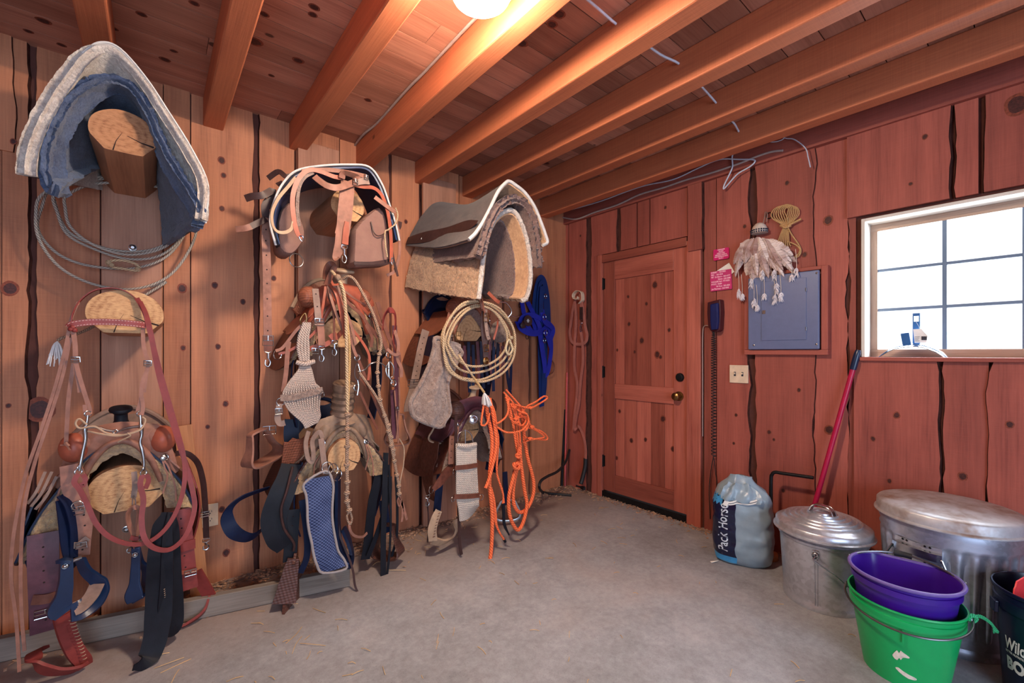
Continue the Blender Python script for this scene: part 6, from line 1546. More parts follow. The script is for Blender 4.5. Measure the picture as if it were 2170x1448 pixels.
# breaker panel and its wooden surround
d0 = .026
a, b_ = E(1580, 600, d0), E(1756, 600, d0)
zt, zb = E(1756, 558, d0).z, E(1582, 752, d0).z
def eb(px, py, d): return E(px, py, d)
mb = MB(); y1, y0 = E(1580, 650, .03).y, E(1757, 650, .03).y; zt = E(1757, 562, .03).z; zb = E(1580, 752, .03).z; w_ = .038
x0_, x1_ = XR-.052, XR-.012
mb.box((x0_, y0, zb), (x1_, y1, zb+.030), 1); mb.box((x0_, y0, zb+.03), (x1_, y0+.032, zt)); mb.box((x0_, y1-.028, zb+.03), (x1_, y1, zt)); mb.box((x0_, y0+.032, zt-.02), (x1_, y1-.028, zt), 1)
struct(mb.build('trim_4', M['wall_red'], smooth=False, bevel=.003))
bp = thing('breaker_panel', 'grey metal breaker panel set in a wooden frame below the feathers', 'electrical panel', V((XR-.07, (y0+y1)/2, zb)))
py0, py1, pz0, pz1 = y0+.036, y1-.030, zb+.032, zt-.024
mb = MB(); mb.box((XR-.070, py0, pz0), (XR-.05, py1, pz1)); mb.build('cover', M['panel_grey'], bp, smooth=False, bevel=.006)
iy1, iy0, iz1, iz0 = E(1614, 650, .07).y, E(1709, 650, .07).y, E(1709, 588, .07).z, E(1614, 722, .07).z
mb = MB(); mb.box((XR-.0745, iy0, iz0), (XR-.069, iy1, iz1)); mb.build('panel_door', M['panel_grey'], bp, smooth=False, bevel=.0015)
for py in (614, 697):
    mb = MB(); c = E(1708, py, .075); mb.tube([(XR-.075, iy0, c.z-.010), (XR-.075, iy0, c.z+.010)], .0035, 8, 1); mb.build('hinge', M['steel'], bp)
mb = MB(); c = E(1618, 662, .075); mb.box((XR-.079, c.y-.012, c.z-.011), (XR-.074, c.y+.006, c.z+.011)); mb.build('latch', M['steel'], bp, smooth=False, bevel=.001)
for px, py in ((1731, 579), (1731, 730), (1598, 732)):
    mb = MB(); c = E(px, py, .07); mb.lathe([(.006, 0), (.006, .002), (.002, .004)], (XR-.070, c.y, c.z), 14, AX); mb.build('screw', M['steel'], bp)
# switch plate and outlets
def plate(name, label, px, py, w, h, kind, wall='r', d=.024, py2=None):
    c = E(px, py, d) if wall == 'r' else W(px, py, d)
    r = thing(name, label, name.replace('_', ' '), c)
    R_, F_ = (V((0, 1, 0)), V((-1, 0, 0))) if wall == 'r' else (V((1, 0, 0)), V((0, -1, 0)))
    def bx(mb, cx, cz, ww, hh, f0, f1):
        p = c+R_*(cx-ww/2)+UZ*(cz-hh/2)+F_*f0; q = c+R_*(cx+ww/2)+UZ*(cz+hh/2)+F_*f1; mb.box(p, q)
    mb = MB(); bx(mb, 0, 0, w, h, -.004, .006); mb.build('plate', M['cream'], r, smooth=False, bevel=.002)
    if kind == 'switch':
        for s in (-.023, .023):
            mb = MB(); mb.m = 1; bx(mb, s, 0, .013, .027, .005, .0072); mb.m = 0; bx(mb, s, .004, .008, .011, .007, .017); mb.build('toggle', [M['cream'], M['ink']], r, smooth=False, bevel=.001)
    else:
        for s in (-.019, .019):
            mb = MB(); bx(mb, 0, s, .030, .026, .005, .0085); mb.m = 1
            for e in (-.006, .006): bx(mb, e, s+.002, .0022, .009, .0084, .0089)
            bx(mb, 0, s-.008, .005, .005, .0084, .0089); mb.build('socket', [M['cream'], M['ink']], r, smooth=False)
plate('switch_plate', 'cream double light switch plate on the board wall right of the wall telephone cord', 1566, 793, .114, .114, 'switch')
plate('wall_outlet', 'cream wall outlet low on the boards beside the leaning pale board', 445, 1092, .07, .115, 'outlet', 'l', .03)
plate('wall_outlet', 'cream wall outlet mostly hidden behind the printed feed bag', 1556, 1030, .07, .115, 'outlet')
# magenta signs
def sign(label, cor, mat, lines, rad=.008, z_extra=0.0, big=.0):
    P = [E(x, y, .030) for x, y in cor]             # top left, top right, bottom right, bottom left
    o = P[0]; ux = P[1]-P[0]; uy = P[0]-P[3]; W_, H_ = ux.length, uy.length
    r = thing('sign', label, 'sign', P[3])
    pts = []
    for cx, cy, s in ((rad, H_-rad, 90), (W_-rad, H_-rad, 0), (W_-rad, rad, -90), (rad, rad, 180)):
        for k in range(5):
            a = math.radians(s+90-k*22.5) if False else math.radians({90: 180, 0: 90, -90: 0, 180: -90}[s]-k*22.5)
            pts.append((cx+rad*math.cos(a), cy+rad*math.sin(a)))
    e1, e2 = ux.normalized(), uy.normalized(); bl = P[3]
    mb = MB(); mb.prism([bl+e1*x+e2*y+FX*.002 for x, y in pts], FX*-.006); mb.build('sign_plate', mat, r, smooth=False)
    n = len(lines)
    for i, (t, al, x) in enumerate(lines):
        y = H_*(1-(i+.82)/(n+.35)); sz = H_/(n+.35)*.86
        lettering('lettering', t, M['pink_print'], r, lambda a, b, y=y, x=x: bl+e1*(x*W_+a)+e2*(y+b)+FX*.0026, sz, al, bold=.0006, sx=.82)
sign('small magenta sign with rounded corners, the upper of the two beside the door', [(1512, 530), (1545, 524), (1545, 547), (1512, 553)], M['pink'],
     [('AMBULANCE', 'CENTER', .5), ('363-3033', 'CENTER', .5), ('HURON ONLY', 'CENTER', .5), ('MEMORIAL HOSPITAL', 'CENTER', .5), ('1335 WESTRIDGE DRIVE', 'CENTER', .5), ('363-7211', 'CENTER', .5)])
sign('square magenta list of telephone numbers, the lower sign beside the door', [(1505, 577), (1550, 570), (1550, 614), (1506, 618)], M['pink2'],
     [('SHERIFF  -  363-3033', 'LEFT', .05), ('FIRE  -  363-4234', 'LEFT', .05), ('VET  Dr Moore - 363-4177', 'LEFT', .05), ('Home - 363-4308', 'RIGHT', .95), ('WILDLIFE Fwd - 777-5252', 'LEFT', .05), ('STOCK  FARM', 'LEFT', .05), ('Mr Ross - 363-3031', 'RIGHT', .93), ('Joe Pharmacy - 363-4948', 'LEFT', .06)], rad=.002)
mb = MB(); mb.prism([E(x, y, .0285) for x, y in ((1518, 575), (1545, 557), (1556, 576), (1550, 581), (1530, 590))], (.0012, 0, 0)); o = mb.build('paper_note', M['white'], smooth=False); tag(o, 'white paper note poking out from behind the lower magenta sign', 'note')
# wall telephone
ph = thing('wall_telephone', 'dark handset telephone on the boards with a long coiled cord', 'telephone', E(1514, 670, .03))
def slab(cor, d_, th): return [E(x, y, d_) for x, y in cor], V((th, 0, 0))
mb = MB(); mb.prism(*slab([(1499, 641), (1526, 634), (1528, 660), (1526, 698), (1520, 704), (1505, 702), (1500, 690), (1498, 664)], .075, .054)); mb.build('base', M['maroon'], ph, smooth=False, bevel=.006)
mb = MB(); mb.prism(*slab([(1504, 645), (1521, 641), (1522, 680), (1520, 698), (1506, 700), (1504, 680)], .092, .03)); mb.build('handset', M['phone_blue'], ph, smooth=False, bevel=.008)
mb = MB(); top = E(1512, 702, .06); bot = E(1512, 968, .045); pts = []; N = 46*8
for i in range(N+1):
    t = i/N; c = top.lerp(bot, t); rr = .014*(.7 if t < .05 else 1); den = t**.8*46*2*PI
    pts.append(c+V((math.cos(den)*rr*.7, math.sin(den)*rr, 0)))
mb.tube(pts, .0030, 5, 1); mb.build('cord', M['black_rubber'], ph)
mb = MB(); mb.tube(EP((1512, 968, .045), (1508, 990, .04), (1504, 1020, .04), (1503, 1050, .05), (1505, 1100, .03)), .0028, 6, 5); mb.build('line', M['black_rubber'], ph)
mb = MB(); mb.tube(EP((1513, 972, .045), (1516, 1000, .04), (1520, 1030, .04), (1521, 1060, .04)), .0024, 6, 5); mb.build('line', M['black_rubber'], ph)
mb = MB(); mb.tube(EP((1500, 690, .04), (1492, 692, .03), (1489, 710, .025), (1489, 800, .025), (1489, 925, .02)), .003, 6, 4); mb.build('line', M['cable_grey'], ph)

# feather ornament
fe = thing('feather_ornament', 'fan of grey and white feathers on a beaded cap hung over the breaker panel', 'feathers', E(1612, 560, .06))
def feather_mat():
    t = NT('barred_feather'); x, y, _ = t.sep(t.coord('UV')); n = t.noise(t.coord('Object'), 18, 3)
    s = t.math('SINE', t.math('MULTIPLY', x, 40.0)); at = t.n('Attribute', attribute_name='tone')
    pale = t.mix(at.outputs['Fac'], srgb(164, 128, 118), srgb(240, 224, 216)); c = t.mix(t.math('MULTIPLY', t.ramp(t.math('ADD', x, t.math('MULTIPLY', n, .2)), [(.55, (0, 0, 0)), (.72, (1, 1, 1)), (.95, (.2, .2, .2))]), .55), pale, srgb(120, 66, 56))
    return t.out(c, .85, 0, .2)
M['feather'] = feather_mat(); M['fluff'] = plain('white_down', srgb(232, 224, 226), .9, .2); M['bead'] = plain('pale_beads', srgb(206, 190, 176), .4); M['bead_dark'] = plain('blue_black_beads', srgb(34, 38, 60), .3)
cap0 = E(1608, 478, .07)
def feather(root, tip, w, sd, curve=.02):
    mb = MB(); mb.tn = random.random(); n = 12; root, tip = V(root), V(tip); ax = tip-root
    side = ax.cross(V((1, 0, .2))).normalized(); L, R, C = [], [], []
    for i in range(n+1):
        t = i/n; c = root+ax*t+FX*(curve*math.sin(PI*t)+random.uniform(0, .004)); ww = w*(math.sin(PI*min(1, t*.93+.07))**.7)
        C.append(c); L.append(c-side*ww*random.uniform(.8, 1.1)+FX*-.006); R.append(c+side*ww*random.uniform(.8, 1.1)+FX*-.006)
    for i in range(n):
        t0, t1 = i/n, (i+1)/n
        for A in (L, R):
            sag = (C[i+1]-C[i])*.55
            b = mb.add([C[i], A[i]+sag, A[i+1].lerp(A[i], .12)+sag, C[i+1].lerp(C[i], .05)]); mb.face((b, b+1, b+2, b+3), [(t0, 0), (t0, 1), (t1, 1), (t1, 0)])
    mb.tube([root, *(C[2::3]), tip], .0012, 4, 1); return mb.build('feather', M['feather'], fe, smooth=False)
for i in range(46):
    s = (i*.618) % 1*2-1; lay = i/46
    r0 = E(1607+s*22+random.uniform(-3, 3), 502+abs(s)*6, .045+.04*lay)
    tx = 1622+s*66+random.uniform(-6, 6); ty = 606-abs(s)*26+random.uniform(-26, 22)-34*lay
    feather(r0, E(tx, ty, .05+.05*lay), .018+.012*random.random(), i)
def fluff(c, L, k=46, w=.014):
    mb = MB()
    for i in range(k):
        t = random.random(); a = random.uniform(0, 2*PI); p = c+V((0, 0, -L*t)); q = w*random.uniform(.5, 1.2)
        mb.tube([p, p+V((math.cos(a)*q*.6, math.sin(a)*q*.6, -.006)), p+V((math.cos(a)*q, math.sin(a)*q, -.020))], [.0022, .0018, .0006], 4, 2)
    return mb.build('down_tuft', M['fluff'], fe)
for px, py, L in ((1616, 570, .06), (1640, 572, .05), (1646, 600, .06), (1688, 568, .04), (1678, 582, .025), (1566, 612, .05), (1573, 622, .03), (1598, 632, .045), (1605, 644, .03), (1655, 620, .04), (1642, 624, .045), (1592, 590, .05), (1620, 622, .025)):
    fluff(E(px, py, .085), L)
    mb = MB(); mb.tube([E(px-2, py-40, .07), E(px, py-14, .08), E(px, py, .085)], .0016, 4, 3); mb.build('quill', M['bead'], fe)
mb = MB(); A2 = Matrix(((0, 0, -1), (1, 0, 0), (0, 1, 0)))
mb.lathe([(.046, -.03), (.044, -.01), (.036, .012), (.022, .028), (.006, .034)], cap0+V((0.01, 0, -.016)), 22); mb.build('beaded_cap', M['bead'], fe)
for k in range(22):
    a = PI*.5+PI*(.04+.92*(k % 11)/10); r_, z_ = ((.0455, -.030), (.047, -.018))[k//11]
    mb = MB(); mb.ball(cap0+V((0.01+math.cos(a)*r_, math.sin(a)*r_, -.016+z_+.004)), .0052, 8); mb.build('bead', M['bead_dark'], fe)
mb = MB(); mb.tube(EP((1616, 478, .05), (1620, 462, .05), (1622, 450, .04), (1626, 454, .05), (1624, 470, .05)), .003, 6, 4); mb.build('hanger', L_['grey'], fe)
rings_(fe, [(E(1630, 457, .03), .018, (-1, .2, 0))], M['dark_iron'])
# hank of yellow cord
yk = thing('cord_hank', 'hank of thin yellow cord tied in its middle, hanging right of the feathers', 'cord', E(1670, 500, .03))
mb = MB()
for i in range(7):
    s = (i-3)/3; mb.tube(EP((1665+s*4, 478, .04), (1652+s*16, 462, .042+.004*abs(i-3)), (1650+s*12, 446, .045), (1664+s*10, 434+3*abs(s), .045), (1680+s*10, 438+3*abs(s), .045), (1680+s*12, 456, .042), (1668+s*4, 478, .04)), .0031, 6, 5)
    mb.tube(EP((1665+s*3, 478, .04), (1663+s*8, 495, .042), (1660+s*12, 515, .04), (1662+s*14, 532-abs(s)*10, .035)), .0031, 6, 5)
mb.build('strands', M['rope_yellow'], yk)
mb = MB(); mb.tube(EP((1668, 480, .045), (1678, 498, .045), (1692, 518, .04), (1697, 532, .04), (1692, 543, .04), (1682, 546, .04), (1692, 538, .04), (1695, 528, .04), (1684, 518, .04), (1668, 512, .04)), .0042, 6, 5); mb.tube(EP((1670, 478, .05), (1682, 472, .05), (1690, 468, .05), (1698, 464, .05)), .006, 6, 4); mb.build('loose_end', M['rope_yellow'], yk)
mb = MB(); mb.tube(EP((1654, 478, .045), (1664, 482, .058), (1676, 478, .045)), .007, 7, 4); mb.build('binding', M['rope_yellow'], yk)

# cables above the door and through the beams
def Z6(*p, d=.06): return [E(1180+x/3.875, 270+y/3.875, d) for x, y in p]
mb = MB(); mb.tube(Z6((30, 738), (160, 754), (300, 702), (500, 636), (680, 552), (880, 494), (1060, 432), (1250, 380), (1480, 304), (1640, 240), (1760, 202), (1856, 190), d=.058), .0065, 8, 5); o = mb.build('cable', M['cable_grey']); tag(o, 'thick grey cable running along the wall beam above the door', 'cable')
mb = MB(); mb.tube(Z6((60, 692), (350, 610), (680, 490), (950, 430), (1150, 340), (1330, 265), (1500, 264), (1610, 266), (1624, 286), (1580, 326), (1490, 378), (1430, 440), (1372, 505), (1376, 470), (1420, 380), (1442, 320), (1440, 240), (1466, 180), d=.066), .0045, 7, 5); o = mb.build('cable', M['cable_white']); tag(o, 'thin white cable above the door, one slack loop hanging below the beam', 'cable')
mb = MB(); mb.tube(Z6((1700, 100), (1760, 120), (1830, 110), (1866, 84), (1820, 60), (1880, 90), (1950, 100), (2040, 170), (2064, 250), (2082, 328), d=.066), .003, 6, 5); o = mb.build('cable', M['cable_white']); tag(o, 'short loose white wire curling off the beam left of the window', 'cable')
def Xp(px, py, x): r = ray(px, py); return CAM+r*(x/r.x)
mb = MB(); mb.tube([Xp(1240, -5, 1.20), Xp(1272, 22, 1.30), Xp(1307, 52, 1.39), Xp(1350, 80, 1.55), Xp(1400, 116, 1.68), Xp(1440, 136, 1.78), Xp(1474, 170, 1.95), Xp(1498, 196, 2.08), Xp(1518, 219, 2.175), Xp(1541, 248, 2.40), Xp(1556, 262, 2.49), Xp(1566, 280, 2.56)], .0048, 7, 4); o = mb.build('cable', M['cable_white']); tag(o, 'white cable strung across through the ceiling beams', 'cable')
mb = MB(); mb.tube([G(1010, 36, ZC-.01), G(986, 60, ZC-.01), G(900, 152, ZC-.01), G(862, 190, ZC-.01), G(800, 260, ZC-.01), G(770, 285, ZC-.01), W(752, 308, .012)], .006, 7, 4); o = mb.build('cable', M['cable_grey']); tag(o, 'grey cable from the ceiling lamp to the board wall along one beam', 'cable')

# web lead strap on the board by the door
def Z5(*p, d=.05): return [E(1180+x/3.017, 580+y/3.017, (q[0] if q else d)) for x, y, *q in p]
M['web'] = leather('faded_web_strap', srgb(172, 104, 92), .8, .25)
ws = thing('lead_strap', 'faded web lead strap with a bright snap, hung beside the door in long loops', 'strap', E(1225, 700, .05))
mb = MB(); mb.strap(Z5((150, 190, .06), (166, 165, .07), (160, 120, .075), (130, 112, .08), (108, 135, .08), (112, 160, .08), (134, 165, .075), (140, 150, .07)), .05, .004, face=(.2, -1, 0), side=V((-1, -.2, 0))); mb.build('roll', M['cream'], ws)
for w_, pts in ((.03, [(150, 120), (156, 170), (157, 230), (156, 296)]), (.026, [(128, 150), (106, 220), (96, 300), (86, 380), (98, 436), (140, 452), (186, 440), (198, 396), (184, 340), (170, 240), (160, 160)]), (.026, [(120, 170), (124, 300), (118, 450), (116, 600), (132, 700), (126, 800), (116, 900), (110, 1000)]), (.026, [(156, 370), (166, 440), (168, 560), (152, 700), (144, 820), (126, 920), (112, 1005)]), (.024, [(118, 1000), (128, 985), (144, 975), (160, 1010), (182, 1066), (186, 1120), (188, 1184)])):
    mb = MB(); mb.strap([p+FX*random.uniform(0, .012) for p in Z5(*pts)], w_, .004, FX, 6); mb.build('strap', M['web'], ws)
mb = MB(); mb.strap(Z5((156, 214, .058), (156, 294, .058)), .034, .006, FX); mb.build('keeper', L_['dark'], ws)
mb = MB(); mb.ring(Z5((155, 316, .06))[0], (-1, .3, 0), .014, .0026); mb.tube(Z5((154, 330, .06), (148, 345, .06), (152, 372, .06), (162, 360, .06), (154, 340, .06)), .003, 6, 3, closed=True); mb.build('snap', M['steel'], ws)
mb = MB(); mb.tube(EP((1241, 972, .05), (1240, 990, .055), (1234, 1015, .08), (1231, 1026, .10)), .018, 12, 4); o = mb.build('hose_piece', M['black_rubber']); tag(o, 'short black rubber hose end hanging under the lead strap', 'hose')
# sticks and a black cable in the corner
mb = MB(); mb.tube([E(1201.5, 790, .03), E(1197, 1040, .07)], .008, 8, 1); M['rod_red'] = plain('pink_red_rod', srgb(196, 84, 84), .45); o = mb.build('rod', M['rod_red']); tag(o, 'slim pinkish rod standing in the corner left of the door', 'rod')
mb = MB(); mb.tube([E(1197, 868, .03), E(1193, 960, .06), E(1189.5, 1041, .10)], .012, 8, 2); o = mb.build('stick', M['dark_iron']); tag(o, 'dark stick standing in the corner next to the pinkish rod', 'stick')
mb = MB(); mb.tube([G(1211, 1050, .01), G(1185, 1048, .01), G(1165, 1046, .012), G(1150, 1043, .02), W(1143, 1034, .32), W(1146, 1020, .32), W(1160, 1010, .30), W(1182, 999, .24), W(1198, 980, .14), W(1207, 954, .06)], .011, 8, 6); o = mb.build('hose', M['black_rubber']); tag(o, 'black hose hooking across the floor in the corner', 'hose')
mb = MB(); p = G(1232, 1032, 0.02); mb.tube([p+V((.0, .05, 0)), p, p+V((-.02, -.06, 0))], .018, 10, 3); o = mb.build('rubber_foot', M['black_rubber']); tag(o, 'small black rubber lump on the floor below the lead strap', 'rubber piece')

# hose hanger and tag on the window sill
M['hanger_blue'] = plain('blue_enamel', srgb(36, 96, 156), .35)
hh = thing('hose_hanger', 'curved metal hose hanger standing on the window sill with a shop tag', 'hose hanger', V((XR-.005, E(1920, 750, .0).y, WZ0)))
dh = -.01
mb = MB()
arc = [(1856, 763), (1876, 748), (1896, 738), (1920, 733), (1946, 732), (1970, 738), (1992, 748), (2010, 763)]
mb.strap([E(x, y, dh) for x, y in arc], .06, .003, res=5, side=V((1, 0, .25))); mb.build('arch', M['steel'], hh)
for k in range(3):
    mb = MB(); mb.tube([E(x, y-1, dh-.018+.018*k) for x, y in arc], .002, 5, 5); mb.build('rib', M['hanger_blue'], hh)
def pl(cor, d_, th=.004): return [E(x, y, d_) for x, y in cor], V((th, 0, 0))
mb = MB(); mb.prism(*pl([(1908, 707), (1926, 705), (1931, 731), (1913, 734)], dh+.02)); mb.build('front_lip', M['hanger_blue'], hh, smooth=False, bevel=.002)
mb = MB()       # backplate with its keyhole
y_a, y_b = E(1934, 700, dh-.03).y, E(1950, 700, dh-.03).y; zt_, zb_ = E(1942, 664, dh-.03).z, E(1942, 730, dh-.03).z; xx = XR-dh+.03
hz = zt_-.028; ym = (y_a+y_b)/2
for (ya, yb, za, zb2) in ((y_b, y_a, zb_, hz-.014), (y_b, y_a, hz+.014, zt_), (y_b, ym-.009, hz-.014, hz+.014), (ym+.009, y_a, hz-.014, hz+.014)): mb.box((xx, ya, za), (xx+.004, yb, zb2))
mb.build('backplate', M['hanger_blue'], hh, smooth=False)
cor = [(1935, 698), (1952, 697), (1966, 712), (1963, 726), (1938, 727)]
mb = MB(); mb.prism(*pl(cor, dh+.0, .0008)); tg = mb.build('paper_tag', M['white'], hh, smooth=False)
mb = MB()
for k in range(9):
    c = E(1953+k*1.25, 717, dh+.001); mb.box((c.x-.0004, c.y-.0008*(1+(k % 3)*.5), c.z-.009), (c.x+.0004, c.y+.0008, c.z+.009))
for k in range(4):
    c = E(1943, 714+k*3, dh+.001); mb.box((c.x-.0004, c.y-.010+.002*(k % 3), c.z-.0009), (c.x+.0004, c.y+.008, c.z+.0009))
mb.build('printing', M['ink'], tg, smooth=False)
mb = MB(); mb.tube([E(1941, 682, dh+.0), E(1947, 692, dh), E(1948, 698, dh+.001)], .0008, 4, 3); mb.build('tag_string', M['white'], hh)
# ================================================================== BINS, BUCKETS AND THE BAG
M['galv'] = galv('galvanized_steel', srgb(206, 208, 216), .36)
M['galv2'] = galv('dull_galvanized_steel', srgb(176, 180, 194), .42)
M['galv_lid'] = metal('dusty_galvanized_lid', srgb(206, 206, 210), .45, .2, 30, .5, rust=srgb(146, 116, 96))
def polar(c, R, a, z): return V((c[0]+math.cos(a)*R, c[1]+math.sin(a)*R, z))
def toward(c, deg=0.0): return math.atan2(CAM.y-c[1], CAM.x-c[0])+math.radians(deg)
# --- small can
c1 = (2.522, .672); R1, H1 = .186, .345
k1 = thing('galvanized_can', 'smaller smooth galvanized can with a ringed lid and wire bail, beside the feed bag', 'trash can', (*c1, 0))
mb = MB(); mb.lathe([(.001, .012), (R1*.86, .012), (R1*.87, 0), (R1*.88, .004), (R1*.88, .022), (R1*.865, .028), (R1*.87, .04), (R1*.955, H1-.045), (R1*.985, H1-.04), (R1*.985, H1-.03), (R1*.96, H1-.026), (R1*.985, H1-.018), (R1*.97, H1-.008), (R1*1.0, H1), (R1*.97, H1+.002), (R1*.95, H1-.01), (R1*.84, .02), (.001, .016)], (*c1, 0), 72)
mb.build('body', M['galv'], k1)
a = toward(c1, -8)
mb = MB(); 
for e in (-.006, .006): mb.tube([polar(c1, R1*.872+.001, a+e/R1, .03), polar(c1, R1*.962, a+e/R1, H1-.05)], .0022, 6, 1)
mb.build('seam', M['galv'], k1)
lid_prof = [(.001, .052)]
for i, r in enumerate((.035, .062, .088, .112, .135, .156)):
    z = .052-.036*(r/.19)**2*1.2; lid_prof += [(r-.006, z+.0005), (r-.003, z+.006), (r+.001, z+.007), (r+.003, z-.001)]
lid_prof += [(.176, .014), (.190, .008), (.196, .004), (.197, -.022), (.206, -.026), (.206, -.030), (.196, -.030), (.192, -.024), (.001, .03)]
mb = MB(); mb.lathe(lid_prof, (*c1, H1+.020), 80); ld = mb.build('lid', M['galv'], k1, angle=60)
hd = V((math.cos(toward(c1, 62)), math.sin(toward(c1, 62)), 0)); hc = V((*c1, H1+.07))
mb = MB(); sd = V((-hd.y, hd.x, 0))
mb.strap([hc-hd*.055+UZ*.0, hc-hd*.046+UZ*.022, hc-hd*.03+UZ*.036, hc+UZ*.038, hc+hd*.03+UZ*.036, hc+hd*.046+UZ*.022, hc+hd*.055+UZ*.0], .026, .004, res=5, side=sd)
for e in (-1, 1): mb.tube([hc-hd*.055+sd*.013*e, hc-hd*.046+UZ*.022+sd*.013*e, hc-hd*.03+UZ*.036+sd*.013*e, hc+UZ*.038+sd*.013*e, hc+hd*.03+UZ*.036+sd*.013*e, hc+hd*.046+UZ*.022+sd*.013*e, hc+hd*.055+sd*.013*e], .003, 6, 5)
mb.build('handle', M['steel'], ld)
ea = polar(c1, R1*.96+.004, a, H1-.075)
mb = MB(); n_ = V((math.cos(a), math.sin(a), 0)); t_ = V((-n_.y, n_.x, 0))
mb.prism([ea-t_*.014+UZ*.02, ea+t_*.014+UZ*.02, ea+t_*.012-UZ*.02, ea-t_*.012-UZ*.02], n_*.003); mb.ring(ea+n_*.008, n_, .012, .003); mb.build('ear', M['steel'], k1)
a2 = a+math.radians(178)
mb = MB(); pts = [ea+n_*.012, ea+n_*.02-UZ*.02]
for i in range(1, 12):
    t = i/12; an = a+math.radians(9+142*t); pts.append(polar(c1, R1*.98+.012+.012*math.sin(PI*t), an, H1-.10-.16*math.sin(PI*t*.92)))
pts.append(polar(c1, R1*.97+.008, a+math.radians(168), H1-.07))
mb.tube(pts, .0038, 8, 5); mb.build('bail', M['steel'], k1)
# --- large can
c2 = (2.625, .250); R2, H2 = .228, .520
k2 = thing('galvanized_can', 'large ribbed galvanized can with a flat dusty lid, standing in front of the window wall', 'trash can', (*c2, 0))
def ribs(r, h, an):
    f = max(0, min(1, (h-.07)/.02))*max(0, min(1, (H2-.10-h)/.02)); q = math.cos(an*26); return r+f*.0058*math.copysign(abs(q)**.6, q)
prof = [(.001, .02), (R2*.84, .02), (R2*.845, 0), (R2*.855, .004), (R2*.855, .03), (R2*.84, .036), (R2*.845, .06), (R2*.848, .072), (R2*.85, .09)]
for i in range(8): prof.append((R2*(.85+.085*(i+1)/9), .09+(H2-.21)*(i+1)/9))
prof += [(R2*.94, H2-.115), (R2*.943, H2-.10), (R2*.97, H2-.085), (R2*.945, H2-.07), (R2*.975, H2-.055), (R2*.95, H2-.04), (R2*.97, H2-.02), (R2*.96, H2), (R2*.93, H2), (R2*.85, .04), (.001, .03)]
mb = MB(); mb.lathe(prof, (*c2, 0), 272, fn=ribs); mb.build('body', M['galv2'], k2, angle=60)
mb = MB(); mb.lathe([(.001, .030), (R2*.5, .026), (R2*.9, .018), (R2*.99, .013), (R2*1.015, .006), (R2*1.02, -.028), (R2*1.055, -.034), (R2*1.055, -.038), (R2*1.01, -.038), (R2*1.0, 0), (.001, .018)], (*c2, H2+.012), 96); mb.build('lid', M['galv_lid'], k2)
a = toward(c2, -24)
hp = lambda da, z, o=0: polar(c2, R2*.95+.006+o, a+da, z)
mb = MB(); z0 = H2-.135
n_ = V((math.cos(a), math.sin(a), 0)); t_ = V((-n_.y, n_.x, 0))
c = hp(0, z0)
mb.sheet([[hp(s*.36, z0+.035-.075*j/4, -.001) for s in (-1, -.6, -.2, .2, .6, 1)] for j in range(5)], .003, n_)
mb.sheet([[hp(s*.24, z0-.02-.055*j/4, -.004) for s in (-1, -.6, -.2, .2, .6, 1)] for j in range(5)], .003, n_); mb.build('handle_plate', M['galv'], k2)
mb = MB(); mb.strap([hp(-.36, z0+.0, .008), hp(-.2, z0+.0, .012), hp(.2, z0+.0, .012), hp(.36, z0, .008)], .03, .008, n_); mb.build('handle_socket', M['steel'], k2)
mb = MB(); mb.tube([hp(-.36, z0-.004, .012), hp(-.42, z0-.05, .026), hp(-.36, z0-.078, .034), hp(0, z0-.088, .038), hp(.36, z0-.078, .034), hp(.42, z0-.05, .026), hp(.36, z0-.004, .012)], .0045, 8, 5); mb.build('bail', M['steel'], k2)
mb = MB()
for sx in (-.17, .17):
    for k in range(4):
        for z_ in (z0+.022, z0-.045): mb.lathe([(.0045, 0), (.0035, .002), (.001, .0025)], hp(sx+(.035 if k % 2 else -.035), z_+(.010 if k < 2 else -.010), .002), 10, Matrix((t_, UZ, n_)).transposed())
mb.build('rivets', M['dark_iron'], k2)
# --- buckets
M['green'] = plain('green_plastic', srgb(20, 168, 92), .32, .5, 0, .05)
M['purple'] = plain('purple_plastic', srgb(60, 18, 138), .34, .5, 0, .08)
M['purple_rim'] = plain('worn_purple_rim', srgb(108, 88, 156), .5, .4, 0, .15)
M['navy_plastic'] = plain('navy_black_plastic', srgb(14, 20, 48), .28, .5, 0, .1)
M['twine'] = rope_mat('green_twine', srgb(70, 196, 130), srgb(24, 120, 74), 140)
M['wire'] = metal('bail_wire', srgb(130, 128, 132), .35)
M['scuff'] = plain('torn_white_sticker', srgb(226, 214, 198), .8, .3, 0, .2, 60)
M['red_plastic'] = plain('coral_red_plastic', srgb(238, 66, 70), .4)
cg = (2.19, .322); HG = .285
def bucket(name, label, c, z0, rb, rt, h, mats, flat=True, lip=.012, seg=72, bands=()):
    r = thing(name, label, 'bucket', (*c, z0)); ang0 = toward(c, 180)
    def fl(rr, hh, an):
        if not flat: return rr
        q = math.cos(an-ang0); lim = .80
        return rr if q < lim else rr*lim/q
    prof = [(.001, .006), (rb*.97, .006), (rb, 0), (rb*1.005, .006)]
    for i in range(1, 9): prof.append((rb+(rt-rb)*i/8*.97, h*i/8*.80))
    e = rt
    prof += [(e*1.0, h*.80), (e*1.045, h*.805), (e*1.05, h*.90), (e*1.02, h*.905), (e*1.025, h*.955), (e*1.07, h*.965), (e*1.085, h*.985), (e*1.07, h), (e*1.045, h), (e*1.02, h*.97), (e*.985, h*.75), (rb*.96, .012), (.001, .012)]
    mb = MB(); k = 0; mb.lathe(prof, (*c, z0), seg, fn=fl); o = mb.build('body', mats, r, angle=50)
    return r, (lambda an, hh, o_=0.0: polar(c, fl((rb+(rt-rb)*min(1, hh/(h*.8))*.97)+o_, hh, an), an, z0+hh))
